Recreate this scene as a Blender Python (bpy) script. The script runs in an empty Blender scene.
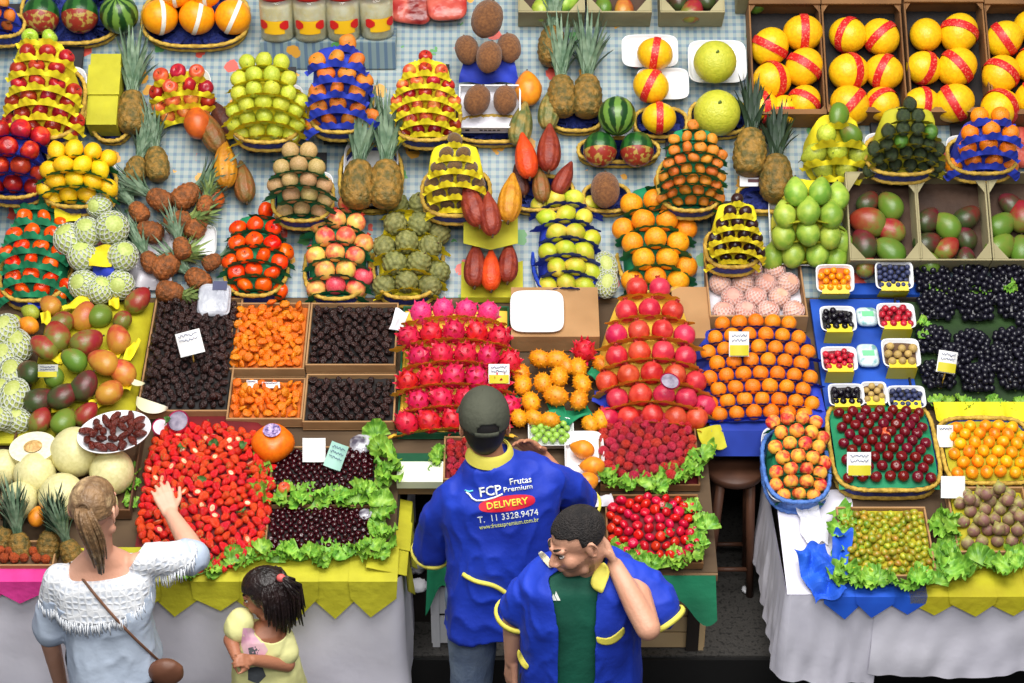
import bpy, bmesh, math, random
import numpy as np
from mathutils import Vector, Matrix, noise
from mathutils.bvhtree import BVHTree
R = math.radians
random.seed(7)
scene = bpy.context.scene
COL = scene.collection
# ------------------------------------------------------------------ camera
W_, H_, FPX = 1024, 683, 2000.0
PITCH = R(33.0)
CAM = Vector((0.0, -5.78, 5.7))
CF = Vector((0, math.cos(PITCH), -math.sin(PITCH)))
CU = Vector((0, math.sin(PITCH), math.cos(PITCH)))
cd = bpy.data.cameras.new('camera'); cam = bpy.data.objects.new('camera', cd); COL.objects.link(cam)
cd.sensor_width = 36.0; cd.lens = FPX / W_ * 36.0; cd.clip_end = 100
cam.location = CAM; cam.rotation_euler = (R(90) - PITCH, 0, 0)
scene.camera = cam
def ray(px, py):
    return CF + CU * ((H_ / 2 - py) / FPX) + Vector((1, 0, 0)) * ((px - W_ / 2) / FPX)
def atz(px, py, z):
    d = ray(px, py); return CAM + d * ((z - CAM.z) / d.z)
def aty(px, py, y):
    d = ray(px, py); return CAM + d * ((y - CAM.y) / d.y)
def onplane(px, py, P, N):
    d = ray(px, py); return CAM + d * ((P - CAM).dot(N) / d.dot(N))
def depth(p): return (p - CAM).dot(CF)
# ------------------------------------------------------------------ display profile: front shelf, then the steeper back
A1, A2 = R(13.3), R(38)
P1 = Vector((0, 0.10, 0.75))
P2 = Vector((0, 1.62, 0.75 + 1.52 * math.tan(A1)))
YB = 3.05
LIFT = 0.009     # everything stands on the cloth and the cardboard, not in them
P3 = Vector((0, YB, P2.z + (YB - P2.y) * math.tan(A2)))
def nrm(a): return Vector((0, -math.sin(a), math.cos(a)))
def slope(px, py):
    """point of the sloping display under a pixel, and its tilt"""
    p = onplane(px, py, P1 + nrm(A1) * LIFT, nrm(A1))
    if p.y <= P2.y: return p, A1
    return onplane(px, py, P2 + nrm(A2) * LIFT, nrm(A2)), A2
class Fr:
    """a local frame: u to the right, v up the slope, w out of it"""
    def __init__(s, O, a, yaw=0.0):
        s.O = O.copy(); s.a = a
        m = Matrix.Rotation(a, 3, 'X') @ Matrix.Rotation(yaw, 3, 'Z')
        s.M3 = m
        s.u, s.v, s.w = m.col[0].copy(), m.col[1].copy(), m.col[2].copy()
        s.M = Matrix.Translation(O) @ m.to_4x4()
        s.sc = FPX / depth(O)          # pixels per metre here
    def p(s, u, v, w): return s.O + s.u * u + s.v * v + s.w * w
    def v_at(s, px, py, w):
        """(u,v) of the point at height w over the frame that stands under a pixel"""
        q = onplane(px, py, s.O + s.w * w, s.w) - s.O
        return q.dot(s.u), q.dot(s.v)
# ------------------------------------------------------------------ materials
def S(r, g, b):
    f = lambda c: (c / 255) / 12.92 if c <= 10 else (((c / 255) + 0.055) / 1.055) ** 2.4
    return (f(r), f(g), f(b), 1.0)
MATS = {}
def mat(name, c1, c2=None, rough=0.5, scale=6.0, bump=0.0, bscale=30.0, spec=0.5, vary=0.0, hue=0.0, c3=None, coat=0.0,
        sss=0.0, detail=2.0, split=(0.35, 0.65), coord='Object', sheen=0.0, trans=0.0):
    """procedural two (three) tone material: noise mixes the tones, every object takes a slightly different value / hue"""
    if name in MATS: return MATS[name]
    m = bpy.data.materials.new(name); m.use_nodes = True
    nt = m.node_tree; N = nt.nodes; L = nt.links
    b = N['Principled BSDF']
    b.inputs['Roughness'].default_value = rough
    b.inputs['Specular IOR Level'].default_value = spec
    b.inputs['Coat Weight'].default_value = coat
    if sheen: b.inputs['Sheen Weight'].default_value = sheen
    if trans: b.inputs['Transmission Weight'].default_value = trans
    tc = N.new('ShaderNodeTexCoord')
    oi = N.new('ShaderNodeObjectInfo')
    add = N.new('ShaderNodeVectorMath'); add.operation = 'ADD'
    mul = N.new('ShaderNodeVectorMath'); mul.operation = 'SCALE'; mul.inputs['Scale'].default_value = 37.0
    cmb = N.new('ShaderNodeCombineXYZ')
    L.new(oi.outputs['Random'], cmb.inputs[0]); L.new(oi.outputs['Random'], cmb.inputs[1])
    L.new(cmb.outputs[0], mul.inputs[0])
    L.new(tc.outputs[coord], add.inputs[0]); L.new(mul.outputs[0], add.inputs[1])
    col = None
    if c2 is not None:
        nz = N.new('ShaderNodeTexNoise'); nz.inputs['Scale'].default_value = scale; nz.inputs['Detail'].default_value = detail
        L.new(add.outputs[0], nz.inputs['Vector'])
        rp = N.new('ShaderNodeValToRGB')
        rp.color_ramp.elements[0].position = split[0]; rp.color_ramp.elements[0].color = c1
        rp.color_ramp.elements[1].position = split[1]; rp.color_ramp.elements[1].color = c2
        if c3 is not None:
            e = rp.color_ramp.elements.new((split[0] + split[1]) / 2); e.color = c3
        L.new(nz.outputs['Fac'], rp.inputs['Fac'])
        col = rp.outputs['Color']
    if vary or hue:
        hs = N.new('ShaderNodeHueSaturation')
        if col is None: hs.inputs['Color'].default_value = c1
        else: L.new(col, hs.inputs['Color'])
        mr = N.new('ShaderNodeMapRange'); L.new(oi.outputs['Random'], mr.inputs['Value'])
        mr.inputs['To Min'].default_value = 1 - vary; mr.inputs['To Max'].default_value = 1 + vary
        L.new(mr.outputs[0], hs.inputs['Value'])
        if hue:
            m2 = N.new('ShaderNodeMath'); m2.operation = 'MULTIPLY'; m2.inputs[1].default_value = 7.31
            m3 = N.new('ShaderNodeMath'); m3.operation = 'FRACT'
            L.new(oi.outputs['Random'], m2.inputs[0]); L.new(m2.outputs[0], m3.inputs[0])
            mh = N.new('ShaderNodeMapRange'); L.new(m3.outputs[0], mh.inputs['Value'])
            mh.inputs['To Min'].default_value = 0.5 - hue; mh.inputs['To Max'].default_value = 0.5 + hue
            L.new(mh.outputs[0], hs.inputs['Hue'])
        col = hs.outputs['Color']
    if col is None: b.inputs['Base Color'].default_value = c1
    else: L.new(col, b.inputs['Base Color'])
    if bump:
        n2 = N.new('ShaderNodeTexNoise'); n2.inputs['Scale'].default_value = bscale; n2.inputs['Detail'].default_value = 3
        L.new(add.outputs[0], n2.inputs['Vector'])
        bp = N.new('ShaderNodeBump'); bp.inputs['Strength'].default_value = bump; bp.inputs['Distance'].default_value = 0.02
        L.new(n2.outputs['Fac'], bp.inputs['Height']); L.new(bp.outputs[0], b.inputs['Normal'])
    MATS[name] = m
    return m
def mat_blush(name, c1, c2, axis=(0, 0.6, 1), lo=-0.4, hi=0.6, nz=0.5, rough=0.4, vary=0.08, c3=None, scale=1.6, hue=0.0):
    """two tones of the skin of a fruit: one cheek of it is coloured differently (a pigment that turns with the fruit)"""
    if name in MATS: return MATS[name]
    m = mat(name, c1, c2, rough=rough, scale=scale, vary=vary, c3=c3, split=(0.0, 1.0), hue=hue)
    nt = m.node_tree; N = nt.nodes; L = nt.links
    rp = [n for n in N if n.type == 'VALTORGB'][0]; nzn = [n for n in N if n.type == 'TEX_NOISE'][0]
    tc = [n for n in N if n.type == 'TEX_COORD'][0]
    d = N.new('ShaderNodeVectorMath'); d.operation = 'DOT_PRODUCT'; d.inputs[1].default_value = Vector(axis).normalized()
    L.new(tc.outputs['Object'], d.inputs[0])
    mr = N.new('ShaderNodeMapRange'); mr.inputs['From Min'].default_value = lo; mr.inputs['From Max'].default_value = hi
    L.new(d.outputs['Value'], mr.inputs['Value'])
    ns = N.new('ShaderNodeMapRange'); ns.inputs['From Min'].default_value = 0.3; ns.inputs['From Max'].default_value = 0.7
    ns.inputs['To Min'].default_value = -nz; ns.inputs['To Max'].default_value = nz
    L.new(nzn.outputs['Fac'], ns.inputs['Value'])
    ad = N.new('ShaderNodeMath'); ad.operation = 'ADD'; ad.use_clamp = True
    L.new(mr.outputs[0], ad.inputs[0]); L.new(ns.outputs[0], ad.inputs[1])
    L.new(ad.outputs[0], rp.inputs['Fac'])
    return m
# ------------------------------------------------------------------ meshes
def mesh(name, verts, faces, m=None, smooth=True, mats=None, fmat=None):
    me = bpy.data.meshes.new(name)
    me.from_pydata([tuple(v) for v in verts], [], [tuple(f) for f in faces])
    for x in (mats or ([m] if m else [])): me.materials.append(x)
    if fmat is not None:
        me.polygons.foreach_set('material_index', fmat)
    if smooth: me.polygons.foreach_set('use_smooth', [True] * len(me.polygons))
    me.update()
    return me
class MB:
    """collects shapes of one part, then becomes one mesh"""
    def __init__(s): s.v = []; s.f = []; s.m = []
    def add(s, v, f, mi=0):
        k = len(s.v); s.v += [Vector(x) for x in v]; s.f += [tuple(k + i for i in q) for q in f]; s.m += [mi] * len(f)
        return s
    def grid(s, fn, nu, nv, cu=False, cv=False, mi=0):
        vs = [fn(i / (nu if cu else nu - 1), j / (nv if cv else nv - 1)) for j in range(nv) for i in range(nu)]
        fs = []
        for j in range(nv if cv else nv - 1):
            for i in range(nu if cu else nu - 1):
                i2 = (i + 1) % nu; j2 = (j + 1) % nv
                fs.append((j * nu + i, j * nu + i2, j2 * nu + i2, j2 * nu + i))
        return s.add(vs, fs, mi)
    def box(s, c, d, M=None, mi=0, taper=1.0):
        x, y, z = d[0] / 2, d[1] / 2, d[2] / 2
        vs = [Vector((sx * x * (taper if sz < 0 else 1), sy * y * (taper if sz < 0 else 1), sz * z)) for sz in (-1, 1) for sy in (-1, 1) for sx in (-1, 1)]
        if M is not None: vs = [M @ v for v in vs]
        vs = [v + Vector(c) for v in vs]
        return s.add(vs, [(0, 2, 3, 1), (4, 5, 7, 6), (0, 1, 5, 4), (2, 6, 7, 3), (0, 4, 6, 2), (1, 3, 7, 5)], mi)
    def tube(s, pts, rad, n=8, closed=False, caps=True, mi=0, rf=None):
        pts = [Vector(p) for p in pts]; k = len(pts)
        vs = []
        prev = None
        for i, p in enumerate(pts):
            a = pts[(i - 1) % k] if (closed or i > 0) else p
            b = pts[(i + 1) % k] if (closed or i < k - 1) else p
            t = (b - a).normalized()
            if prev is None:
                x = t.orthogonal().normalized()
            else:
                x = (prev - t * prev.dot(t))
                x = x.normalized() if x.length > 1e-6 else t.orthogonal().normalized()
            prev = x; y = t.cross(x)
            r = rad[i] if hasattr(rad, '__len__') else rad
            for q in range(n):
                th = 2 * math.pi * q / n
                rr = r * (rf(i, th) if rf else 1)
                vs.append(p + (x * math.cos(th) + y * math.sin(th)) * rr)
        fs = []
        for i in range(k if closed else k - 1):
            j = (i + 1) % k
            for q in range(n):
                q2 = (q + 1) % n
                fs.append((i * n + q, i * n + q2, j * n + q2, j * n + q))
        if caps and not closed:
            fs.append(tuple(range(n - 1, -1, -1))); fs.append(tuple((k - 1) * n + q for q in range(n)))
        return s.add(vs, fs, mi)
    def loft(s, rings, caps=True, mi=0, closed=True):
        """rings: lists of equally many points"""
        n = len(rings[0]); vs = [p for r in rings for p in r]; fs = []
        for i in range(len(rings) - 1):
            for q in range(n if closed else n - 1):
                q2 = (q + 1) % n
                fs.append((i * n + q, i * n + q2, (i + 1) * n + q2, (i + 1) * n + q))
        if caps:
            fs.append(tuple(range(n - 1, -1, -1))); fs.append(tuple((len(rings) - 1) * n + q for q in range(n)))
        return s.add(vs, fs, mi)
    def blob(s, fn, nu=20, nv=12, mi=0):
        """fn(theta, phi) -> point; phi 0 at the top"""
        vs = [Vector(fn(0, 0))]
        for j in range(1, nv):
            for i in range(nu): vs.append(Vector(fn(2 * math.pi * i / nu, math.pi * j / nv)))
        vs.append(Vector(fn(0, math.pi)))
        fs = []
        for i in range(nu): fs.append((0, 1 + i, 1 + (i + 1) % nu))
        for j in range(nv - 2):
            for i in range(nu):
                a = 1 + j * nu + i; b = 1 + j * nu + (i + 1) % nu
                fs.append((a, a + nu, b + nu, b))
        e = len(vs) - 1; k = 1 + (nv - 2) * nu
        for i in range(nu): fs.append((k + i, e, k + (i + 1) % nu))
        return s.add(vs, fs, mi)
    def mesh(s, name, m, smooth=True):
        mats = m if isinstance(m, (list, tuple)) else [m]
        return mesh(name, s.v, s.f, None, smooth, mats, s.m)
def sph(th, ph): return Vector((math.sin(ph) * math.cos(th), math.sin(ph) * math.sin(th), math.cos(ph)))
# ------------------------------------------------------------------ objects
def tag(o, label=None, cat=None, group=None, kind=None):
    if label:
        label = ' '.join(label.split())
        o['label'] = label
    if cat: o['category'] = cat
    if group: o['group'] = group
    if kind: o['kind'] = kind
    return o
def obj(name, me, M=None, parent=None):
    o = bpy.data.objects.new(name, me); COL.objects.link(o)
    if parent is not None: o.parent = parent
    if M is not None: o.matrix_basis = M
    return o
def empty(name, M, label=None, cat=None, group=None):
    o = bpy.data.objects.new(name, None); COL.objects.link(o); o.matrix_basis = M; o.empty_display_size = 0.05
    return tag(o, label, cat, group)
def evaluated(me, mods):
    """the mesh after modifiers: [(type, {settings})]"""
    o = bpy.data.objects.new('tmp', me); COL.objects.link(o)
    for t, kw in mods:
        md = o.modifiers.new(t, t)
        for k, v in kw.items(): setattr(md, k, v)
    dg = bpy.context.evaluated_depsgraph_get(); dg.update()
    out = bpy.data.meshes.new_from_object(o.evaluated_get(dg), depsgraph=dg)
    bpy.data.objects.remove(o)
    return out
class Proto:
    """a kind of thing: name, category, own mesh or None, parts [(name, mesh, label, [sub-parts])]"""
    def __init__(s, name, cat, me, parts=()): s.name, s.cat, s.me, s.parts = name, cat, me, list(parts)
    def put(s, M, label, group=None, parts=True):
        o = bpy.data.objects.new(s.name, s.me); COL.objects.link(o); o.matrix_basis = M
        tag(o, label, s.cat, group)
        if parts:
            for p in s.parts:
                c = bpy.data.objects.new(p[0], p[1]); COL.objects.link(c); c.parent = o
                if len(p) > 2 and p[2]: c['label'] = p[2]
                for q in (p[3] if len(p) > 3 else ()):
                    d = bpy.data.objects.new(q[0], q[1]); COL.objects.link(d); d.parent = c
        return o
def rndrot(amount=math.pi, rng=random):
    return Matrix.Rotation(rng.uniform(-amount, amount), 4, Vector((rng.gauss(0, 1), rng.gauss(0, 1), rng.gauss(0, 1))).normalized())
def scale(sx, sy=None, sz=None):
    sy = sx if sy is None else sy; sz = sx if sz is None else sz
    return Matrix.Diagonal((sx, sy, sz, 1))
# ------------------------------------------------------------------ fruit (unit radius, local z points away from the display)
def fb(name, m, fn, nu=20, nv=12): return MB().blob(fn, nu, nv).mesh(name, m)
def nz3(v, s, o=0.0): return noise.noise(Vector(v) * s + Vector((o, o, o)))
def ell(a, b, c, lump=0.0, ls=1.5, o=0.0):
    def fn(th, ph):
        d = sph(th, ph); k = 1 + (lump * nz3(d, ls, o) if lump else 0)
        return Vector((d.x * a * k, d.y * b * k, d.z * c * k))
    return fn
def f_apple(th, ph):
    r = math.sin(ph) * (1 + 0.05 * math.cos(th * 5) * max(0, -math.cos(ph)))
    z = math.cos(ph) * 0.92 - 0.42 * math.exp(-(ph / 0.42) ** 2) + 0.2 * math.exp(-((math.pi - ph) / 0.35) ** 2)
    k = 1 - 0.10 * max(0, -math.cos(ph))
    return Vector((r * math.cos(th) * k, r * math.sin(th) * k, z))
def f_orange(th, ph):
    d = sph(th, ph); z = d.z * 0.95 - 0.10 * math.exp(-(ph / 0.22) ** 2)
    return Vector((d.x, d.y, z))
def f_flat(th, ph):
    d = sph(th, ph); lob = 1 + 0.04 * math.cos(4 * th)
    return Vector((d.x * lob, d.y * lob, d.z * 0.78 - 0.16 * math.exp(-(ph / 0.4) ** 2)))
def f_peach(th, ph):
    d = sph(th, ph); cl = 1 - 0.09 * math.exp(-(math.sin(th) / 0.22) ** 2) * (1 if math.cos(th) > 0 else 0) * math.sin(ph)
    return Vector((d.x * cl, d.y * cl, d.z * 0.94 - 0.18 * math.exp(-(ph / 0.35) ** 2) + 0.06 * math.exp(-((math.pi - ph) / .3) ** 2) * -1))
def f_mango(th, ph):      # long along y
    d = sph(th, ph)
    y = d.y * 1.3; k = 1 - 0.14 * d.y
    return Vector((d.x * k + 0.12 * (1 - d.y * d.y) - 0.08, y, d.z * 0.86 * k))
def f_lemon(th, ph):      # long along y
    d = sph(th, ph); n = 0.26 * (math.exp(-((1 - d.y) / 0.06)) - 0.8 * math.exp(-((1 + d.y) / 0.06)))
    return Vector((d.x, d.y * 1.12 + n, d.z))
def f_pear(th, ph):       # narrow end along y
    d = sph(th, ph); y = d.y * 1.35; k = 1.0 - 0.42 * max(0, d.y) ** 1.2
    return Vector((d.x * k, y, d.z * k))
def f_pod(lobes, depth_, pt=0.35, fat=0.62):   # a ribbed pod along y
    def fn(th, ph):
        # axis along y: phi from +y
        r = math.sin(ph) ** 0.85 * fat; y = math.cos(ph)
        rib = 1 + depth_ * math.cos(lobes * th)
        tip = pt * math.exp(-(ph / 0.35) ** 2)
        r *= (1 - 0.18 * y)
        return Vector((math.cos(th) * r * rib, y * 1.12 + tip, math.sin(th) * r * rib))
    return fn
def f_heart(th, ph):
    d = sph(th, ph); k = 1 - 0.25 * max(0, d.z); return Vector((d.x * k, d.y * k, d.z * 1.12))
def f_atemoya(th, ph):
    d = sph(th, ph)
    row = ph / math.pi * 7; ir = math.floor(row); off = (ir % 2) * 0.5
    n = max(3, round(11 * math.sin((ir + 0.5) / 7 * math.pi)))
    b = abs(math.sin(math.pi * (row - ir))) * abs(math.sin(math.pi * ((th / (2 * math.pi) * n + off) % 1)))
    k = 0.92 + 0.14 * b ** 0.5
    return Vector((d.x * k, d.y * k, d.z * k * 1.02))
def f_straw(th, ph):      # tip towards +y
    y = -math.cos(ph); r = math.sin(ph) ** 0.8 * (0.80 - 0.30 * y)
    return Vector((math.cos(th) * r, y * 1.05, math.sin(th) * r * 0.92))
def f_cherry(th, ph):
    d = sph(th, ph); return Vector((d.x, d.y, d.z * 0.93 - 0.35 * math.exp(-(ph / 0.35) ** 2)))
def f_bumpy(seed, amp, sc, a=1, b=1, c=1):
    def fn(th, ph):
        d = sph(th, ph); k = 1 + amp * noise.turbulence(d * sc + Vector((seed, 0, 0)), 2, False)
        return Vector((d.x * a * k, d.y * b * k, d.z * c * k))
    return fn
def f_drupe(n=7):
    def fn(th, ph):
        d = sph(th, ph); row = ph / math.pi * n; ir = math.floor(row)
        q = max(3, round(2 * n * math.sin((ir + .5) / n * math.pi)))
        b = abs(math.sin(math.pi * (row - ir))) * abs(math.sin(math.pi * ((th / 2 / math.pi * q + (ir % 2) * .5) % 1)))
        k = .82 + .22 * b ** .5
        return Vector((d.x * k, d.y * k * 1.1, d.z * k))
    return fn
def f_fig(th, ph):        # neck towards +y
    d = sph(th, ph); t = max(0, d.y); k = 1 - 0.62 * t ** 1.5
    return Vector((d.x * k, d.y + 0.55 * t ** 3, d.z * k))
def stem_mesh(name, m, r=0.07, h=0.35, z0=0.5, axis='z', n=6):
    b = MB()
    if axis == 'z': b.tube([(0, 0, z0), (0.02, 0.03, z0 + h * .6), (0.07, 0.05, z0 + h)], [r, r * .8, r], n)
    else: b.tube([(0, z0, 0), (0.03, z0 + h * .6, 0.03), (0.05, z0 + h, 0.07)], [r, r * .8, r], n)
    return b.mesh(name, m)
def ring_band(r1, wid, a=1.0, m=None, seg=40, th=0.03):
    """a paper band round a fruit, over the pole z, in the plane x-z; a = stretch along y"""
    b = MB()
    def fn(i, j):
        t = 2 * math.pi * i; w = (j - .5) * wid
        k = math.sqrt(max(0.05, 1 - (w / a) ** 2)) * r1
        return Vector((math.cos(t) * k, w, math.sin(t) * k))
    def fo(i, j):
        p = fn(i, j); return Vector((p.x * (1 + th), p.y, p.z * (1 + th)))
    b.grid(fo, seg, 7, cu=True); b.grid(fn, seg, 7, cu=True)
    return b.mesh('band', m)
K = {}
brown = mat('stalk_brown', S(92, 66, 36), S(60, 42, 22), rough=.8)
green_stalk = mat('stalk_green', S(110, 130, 50), S(80, 100, 40), rough=.7)
def kind(key, name, cat, mesh_, parts=()): K[key] = Proto(name, cat, mesh_, parts); return K[key]
ap_st = stem_mesh('stem', brown, .06, .35, .55)
kind('apple_red', 'apple', 'apple', fb('apple', mat_blush('apple_red', S(150, 22, 22), S(196, 60, 40), lo=-.9, hi=1.5, c3=S(170, 30, 26), rough=.28, hue=.012), f_apple), [('stem', ap_st)])
kind('apple_green', 'apple', 'apple', fb('apple', mat('apple_green', S(150, 190, 40), S(190, 215, 80), rough=.3), f_apple), [('stem', ap_st)])
kind('apple_peachy', 'apple', 'apple', fb('apple', mat_blush('apple_peachy', S(226, 140, 60), S(205, 72, 44), c3=S(225, 110, 60), rough=.35), f_apple), [('stem', ap_st)])
kind('orange', 'orange', 'orange', fb('orange', mat('orange_peel', S(245, 140, 10), S(236, 118, 8), rough=.42, bump=.25, bscale=9, vary=.05, hue=.008), f_orange), [('stem', stem_mesh('stem', green_stalk, .07, .08, .80))])
kind('orange_light', 'orange', 'orange', fb('orange', mat('orange_light', S(250, 168, 24), S(244, 140, 16), rough=.42, bump=.25, bscale=9, vary=.05, hue=.01), f_orange), [('stem', stem_mesh('stem', green_stalk, .07, .08, .80))])
kind('tangerine', 'tangerine', 'tangerine', fb('tangerine', mat('tangerine_peel', S(232, 118, 30), S(206, 130, 40), rough=.45, bump=.3, bscale=8, vary=.08, hue=.015), f_flat, 16, 10), [('stem', stem_mesh('stem', green_stalk, .08, .1, .6))])
kind('persimmon', 'persimmon', 'persimmon', fb('persimmon', mat_blush('persimmon_skin', S(248, 92, 10), S(232, 56, 10), rough=.25, vary=.05, lo=-1, hi=1.4, hue=.01), f_flat), [('stem', stem_mesh('stem', brown, .1, .12, .55))])
kind('peach', 'peach', 'peach', fb('peach', mat_blush('peach_skin', S(246, 178, 62), S(206, 52, 36), axis=(.6, .5, .4), lo=-.5, hi=1.1, c3=S(238, 128, 60), nz=.6, rough=.6, hue=.012), f_peach), [('stem', stem_mesh('stem', brown, .06, .12, .7))])
kind('peach_pale', 'peach', 'peach', fb('peach', mat_blush('peach_pale', S(232, 186, 166), S(226, 160, 138), rough=.7, lo=-.8, hi=1.4, hue=.012), f_peach))
kind('nectarine', 'nectarine', 'nectarine', fb('nectarine', mat_blush('nectarine_skin', S(150, 22, 20), S(214, 84, 40), lo=-.2, hi=1.6, c3=S(196, 34, 26), rough=.3, hue=.01), f_peach))
def mango(key, a, b, c3=None, lo=-.6, hi=1.0):
    kind(key, 'mango', 'mango', fb('mango', mat_blush(key, a, b, axis=(.4, 1, .3), lo=lo, hi=hi, c3=c3, rough=.35, vary=.1, nz=.35, hue=.015), f_mango, 22, 14), [('stem', stem_mesh('stem', brown, .08, .14, 1.24, 'y'))])
mango('mango_red', S(118, 120, 48), S(150, 34, 38), S(150, 66, 44))
mango('mango_yellow', S(196, 146, 50), S(186, 84, 46), S(196, 124, 50))
mango('mango_dark', S(58, 74, 36), S(104, 32, 36), S(76, 60, 40))
mango('mango_green', S(96, 128, 40), S(128, 100, 50), S(110, 128, 46), lo=-.2, hi=1.8)
lemon_m = mat('lemon_peel', S(250, 206, 20), S(244, 186, 14), rough=.4, bump=.2, bscale=8, vary=.05, hue=.01)
kind('lemon', 'lemon', 'lemon', fb('lemon', lemon_m, f_lemon))
kind('lime', 'lime', 'lime', fb('lime', mat_blush('lime_peel', S(176, 190, 40), S(222, 200, 70), lo=-.8, hi=.9, rough=.4, hue=.02), f_lemon))
kind('pear', 'pear', 'pear', fb('pear', mat('pear_skin', S(176, 186, 60), S(150, 160, 50), rough=.45, vary=.08), f_pear), [('stem', stem_mesh('stem', brown, .05, .35, 1.3, 'y'))])
kind('guava', 'guava', 'guava', fb('guava', mat('guava_skin', S(204, 206, 66), S(178, 190, 52), rough=.45, bump=.2, bscale=4, vary=.07, hue=.012), f_bumpy(3, .08, 1.6, 1, 1, 1.05)), [('stem', stem_mesh('stem', green_stalk, .09, .12, .95))])
kind('green_mango', 'green_mango', 'mango', fb('green_mango', mat_blush('green_mango', S(120, 160, 50), S(168, 190, 72), lo=-.7, hi=.9, rough=.38, vary=.1, hue=.015), f_pear), [('stem', stem_mesh('stem', brown, .07, .14, 1.3, 'y'))])
kind('kiwi', 'kiwi', 'kiwi', fb('kiwi', mat('kiwi_skin', S(112, 80, 40), S(84, 60, 30), rough=.9, bump=.3, bscale=20, vary=.12, sheen=.3), ell(.92, 1.1, .92)))
kind('sapote', 'sapote', 'sapote', fb('sapote', mat('sapote_skin', S(134, 86, 46), S(104, 64, 34), rough=.9, bump=.4, bscale=12, vary=.08, sheen=.2), f_bumpy(1, .05, 1.5, .88, 1.12, .88), 24, 16), [('stem', stem_mesh('stem', brown, .08, .12, 1.1, 'y'))])
kind('sand_fruit', 'guava', 'guava', fb('guava', mat('sand_fruit', S(198, 160, 110), S(172, 140, 84), rough=.6, vary=.1, hue=.02), ell(1, 1, 1.02)))
melon_st = stem_mesh('stem', green_stalk, .06, .12, 1.05, 'y')
band_m = mat('band_red', S(204, 22, 26), S(226, 120, 90), rough=.45, scale=9, split=(.56, .64))
melon_y = mat('melon_rind', S(247, 196, 18), S(238, 178, 14), rough=.4, bump=.15, bscale=5, vary=.04, hue=.006)
melon_me = fb('melon', melon_y, ell(1, 1.1, 1, .012, 1.3), 28, 18)
kind('melon_band', 'yellow_melon', 'melon', melon_me, [('label_band', ring_band(1.022, .44, 1.1, band_m), 'red paper band printed with pale marks')])
kind('melon_plain', 'yellow_melon', 'melon', melon_me, [('stem', melon_st)])
white_band = mat('band_white', S(240, 236, 226), S(226, 222, 210), rough=.5)
kind('melon_orange', 'orange_melon', 'melon', fb('orange_melon', mat('melon_orange', S(250, 166, 14), S(244, 148, 10), rough=.4, vary=.03), ell(1, 1.03, 1), 28, 18), [('label_band', ring_band(1.005, .24, 1.03, white_band), 'white paper strip')])
kind('pomelo', 'pomelo', 'pomelo', fb('pomelo', mat('pomelo_peel', S(206, 204, 62), S(190, 192, 52), rough=.42, bump=.3, bscale=12, vary=.05), ell(1, 1, .97), 28, 18), [('stem', stem_mesh('stem', green_stalk, .07, .1, .93))])
def striped(name, c1, c2, n):
    if name in MATS: return MATS[name]
    m = bpy.data.materials.new(name); m.use_nodes = True; nt = m.node_tree; N = nt.nodes; L = nt.links; b = N['Principled BSDF']
    b.inputs['Roughness'].default_value = .3
    tc = N.new('ShaderNodeTexCoord'); nz = N.new('ShaderNodeTexNoise'); nz.inputs['Scale'].default_value = 3.5
    L.new(tc.outputs['Object'], nz.inputs['Vector'])
    sp = N.new('ShaderNodeSeparateXYZ'); L.new(tc.outputs['Object'], sp.inputs[0])
    at = N.new('ShaderNodeMath'); at.operation = 'ARCTAN2'; L.new(sp.outputs[0], at.inputs[0]); L.new(sp.outputs[2], at.inputs[1])
    mu = N.new('ShaderNodeMath'); mu.operation = 'MULTIPLY_ADD'; mu.inputs[1].default_value = n; L.new(at.outputs[0], mu.inputs[0])
    m4 = N.new('ShaderNodeMath'); m4.operation = 'MULTIPLY'; m4.inputs[1].default_value = 3.0; L.new(nz.outputs['Fac'], m4.inputs[0]); L.new(m4.outputs[0], mu.inputs[2])
    si = N.new('ShaderNodeMath'); si.operation = 'SINE'; L.new(mu.outputs[0], si.inputs[0])
    rp = N.new('ShaderNodeValToRGB'); mr = N.new('ShaderNodeMapRange'); mr.inputs['From Min'].default_value = -1
    L.new(si.outputs[0], mr.inputs['Value']); L.new(mr.outputs[0], rp.inputs['Fac'])
    rp.color_ramp.elements[0].position = .3; rp.color_ramp.elements[0].color = c1
    rp.color_ramp.elements[1].position = .62; rp.color_ramp.elements[1].color = c2
    L.new(rp.outputs[0], b.inputs['Base Color']); MATS[name] = m
    return m
wm = fb('watermelon', striped('watermelon_rind', S(24, 62, 22), S(104, 142, 58), 9), ell(1, 1.06, 1), 28, 18)
wm2 = fb('watermelon', striped('watermelon_dark', S(22, 66, 26), S(44, 98, 38), 8), ell(1, 1.06, 1), 28, 18)
def cup_mesh(m, ph0=1.75, k=1.04):
    b = MB()
    b.grid(lambda i, j: Vector((sph(2 * math.pi * i, ph0 + (math.pi - .02 - ph0) * j)) * (k + .02 * math.sin(14 * math.pi * i) * (1 - j))), 42, 9, cu=True)
    return b.mesh('wrapper', m)
wrap_m = mat('melon_wrapper', S(150, 46, 34), S(176, 146, 66), rough=.4, scale=3.2, split=(.5, .6), c3=S(150, 90, 50))
kind('watermelon', 'watermelon', 'watermelon', wm, [('stem', stem_mesh('stem', brown, .06, .14, 1.0, 'y'))])
_wr = MB(); _wr.grid(lambda i, j: Vector((math.cos(2 * math.pi * i) * math.sin(1.75 + 1.3 * j), -math.cos(1.75 + 1.3 * j) * -1.06, math.sin(2 * math.pi * i) * math.sin(1.75 + 1.3 * j))) * 1.03, 32, 9, cu=True)
kind('watermelon_wrapped', 'watermelon', 'watermelon', wm2, [('wrapper', _wr.mesh('wrapper', wrap_m), 'printed red and yellow wrapper round the lower end')])
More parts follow.
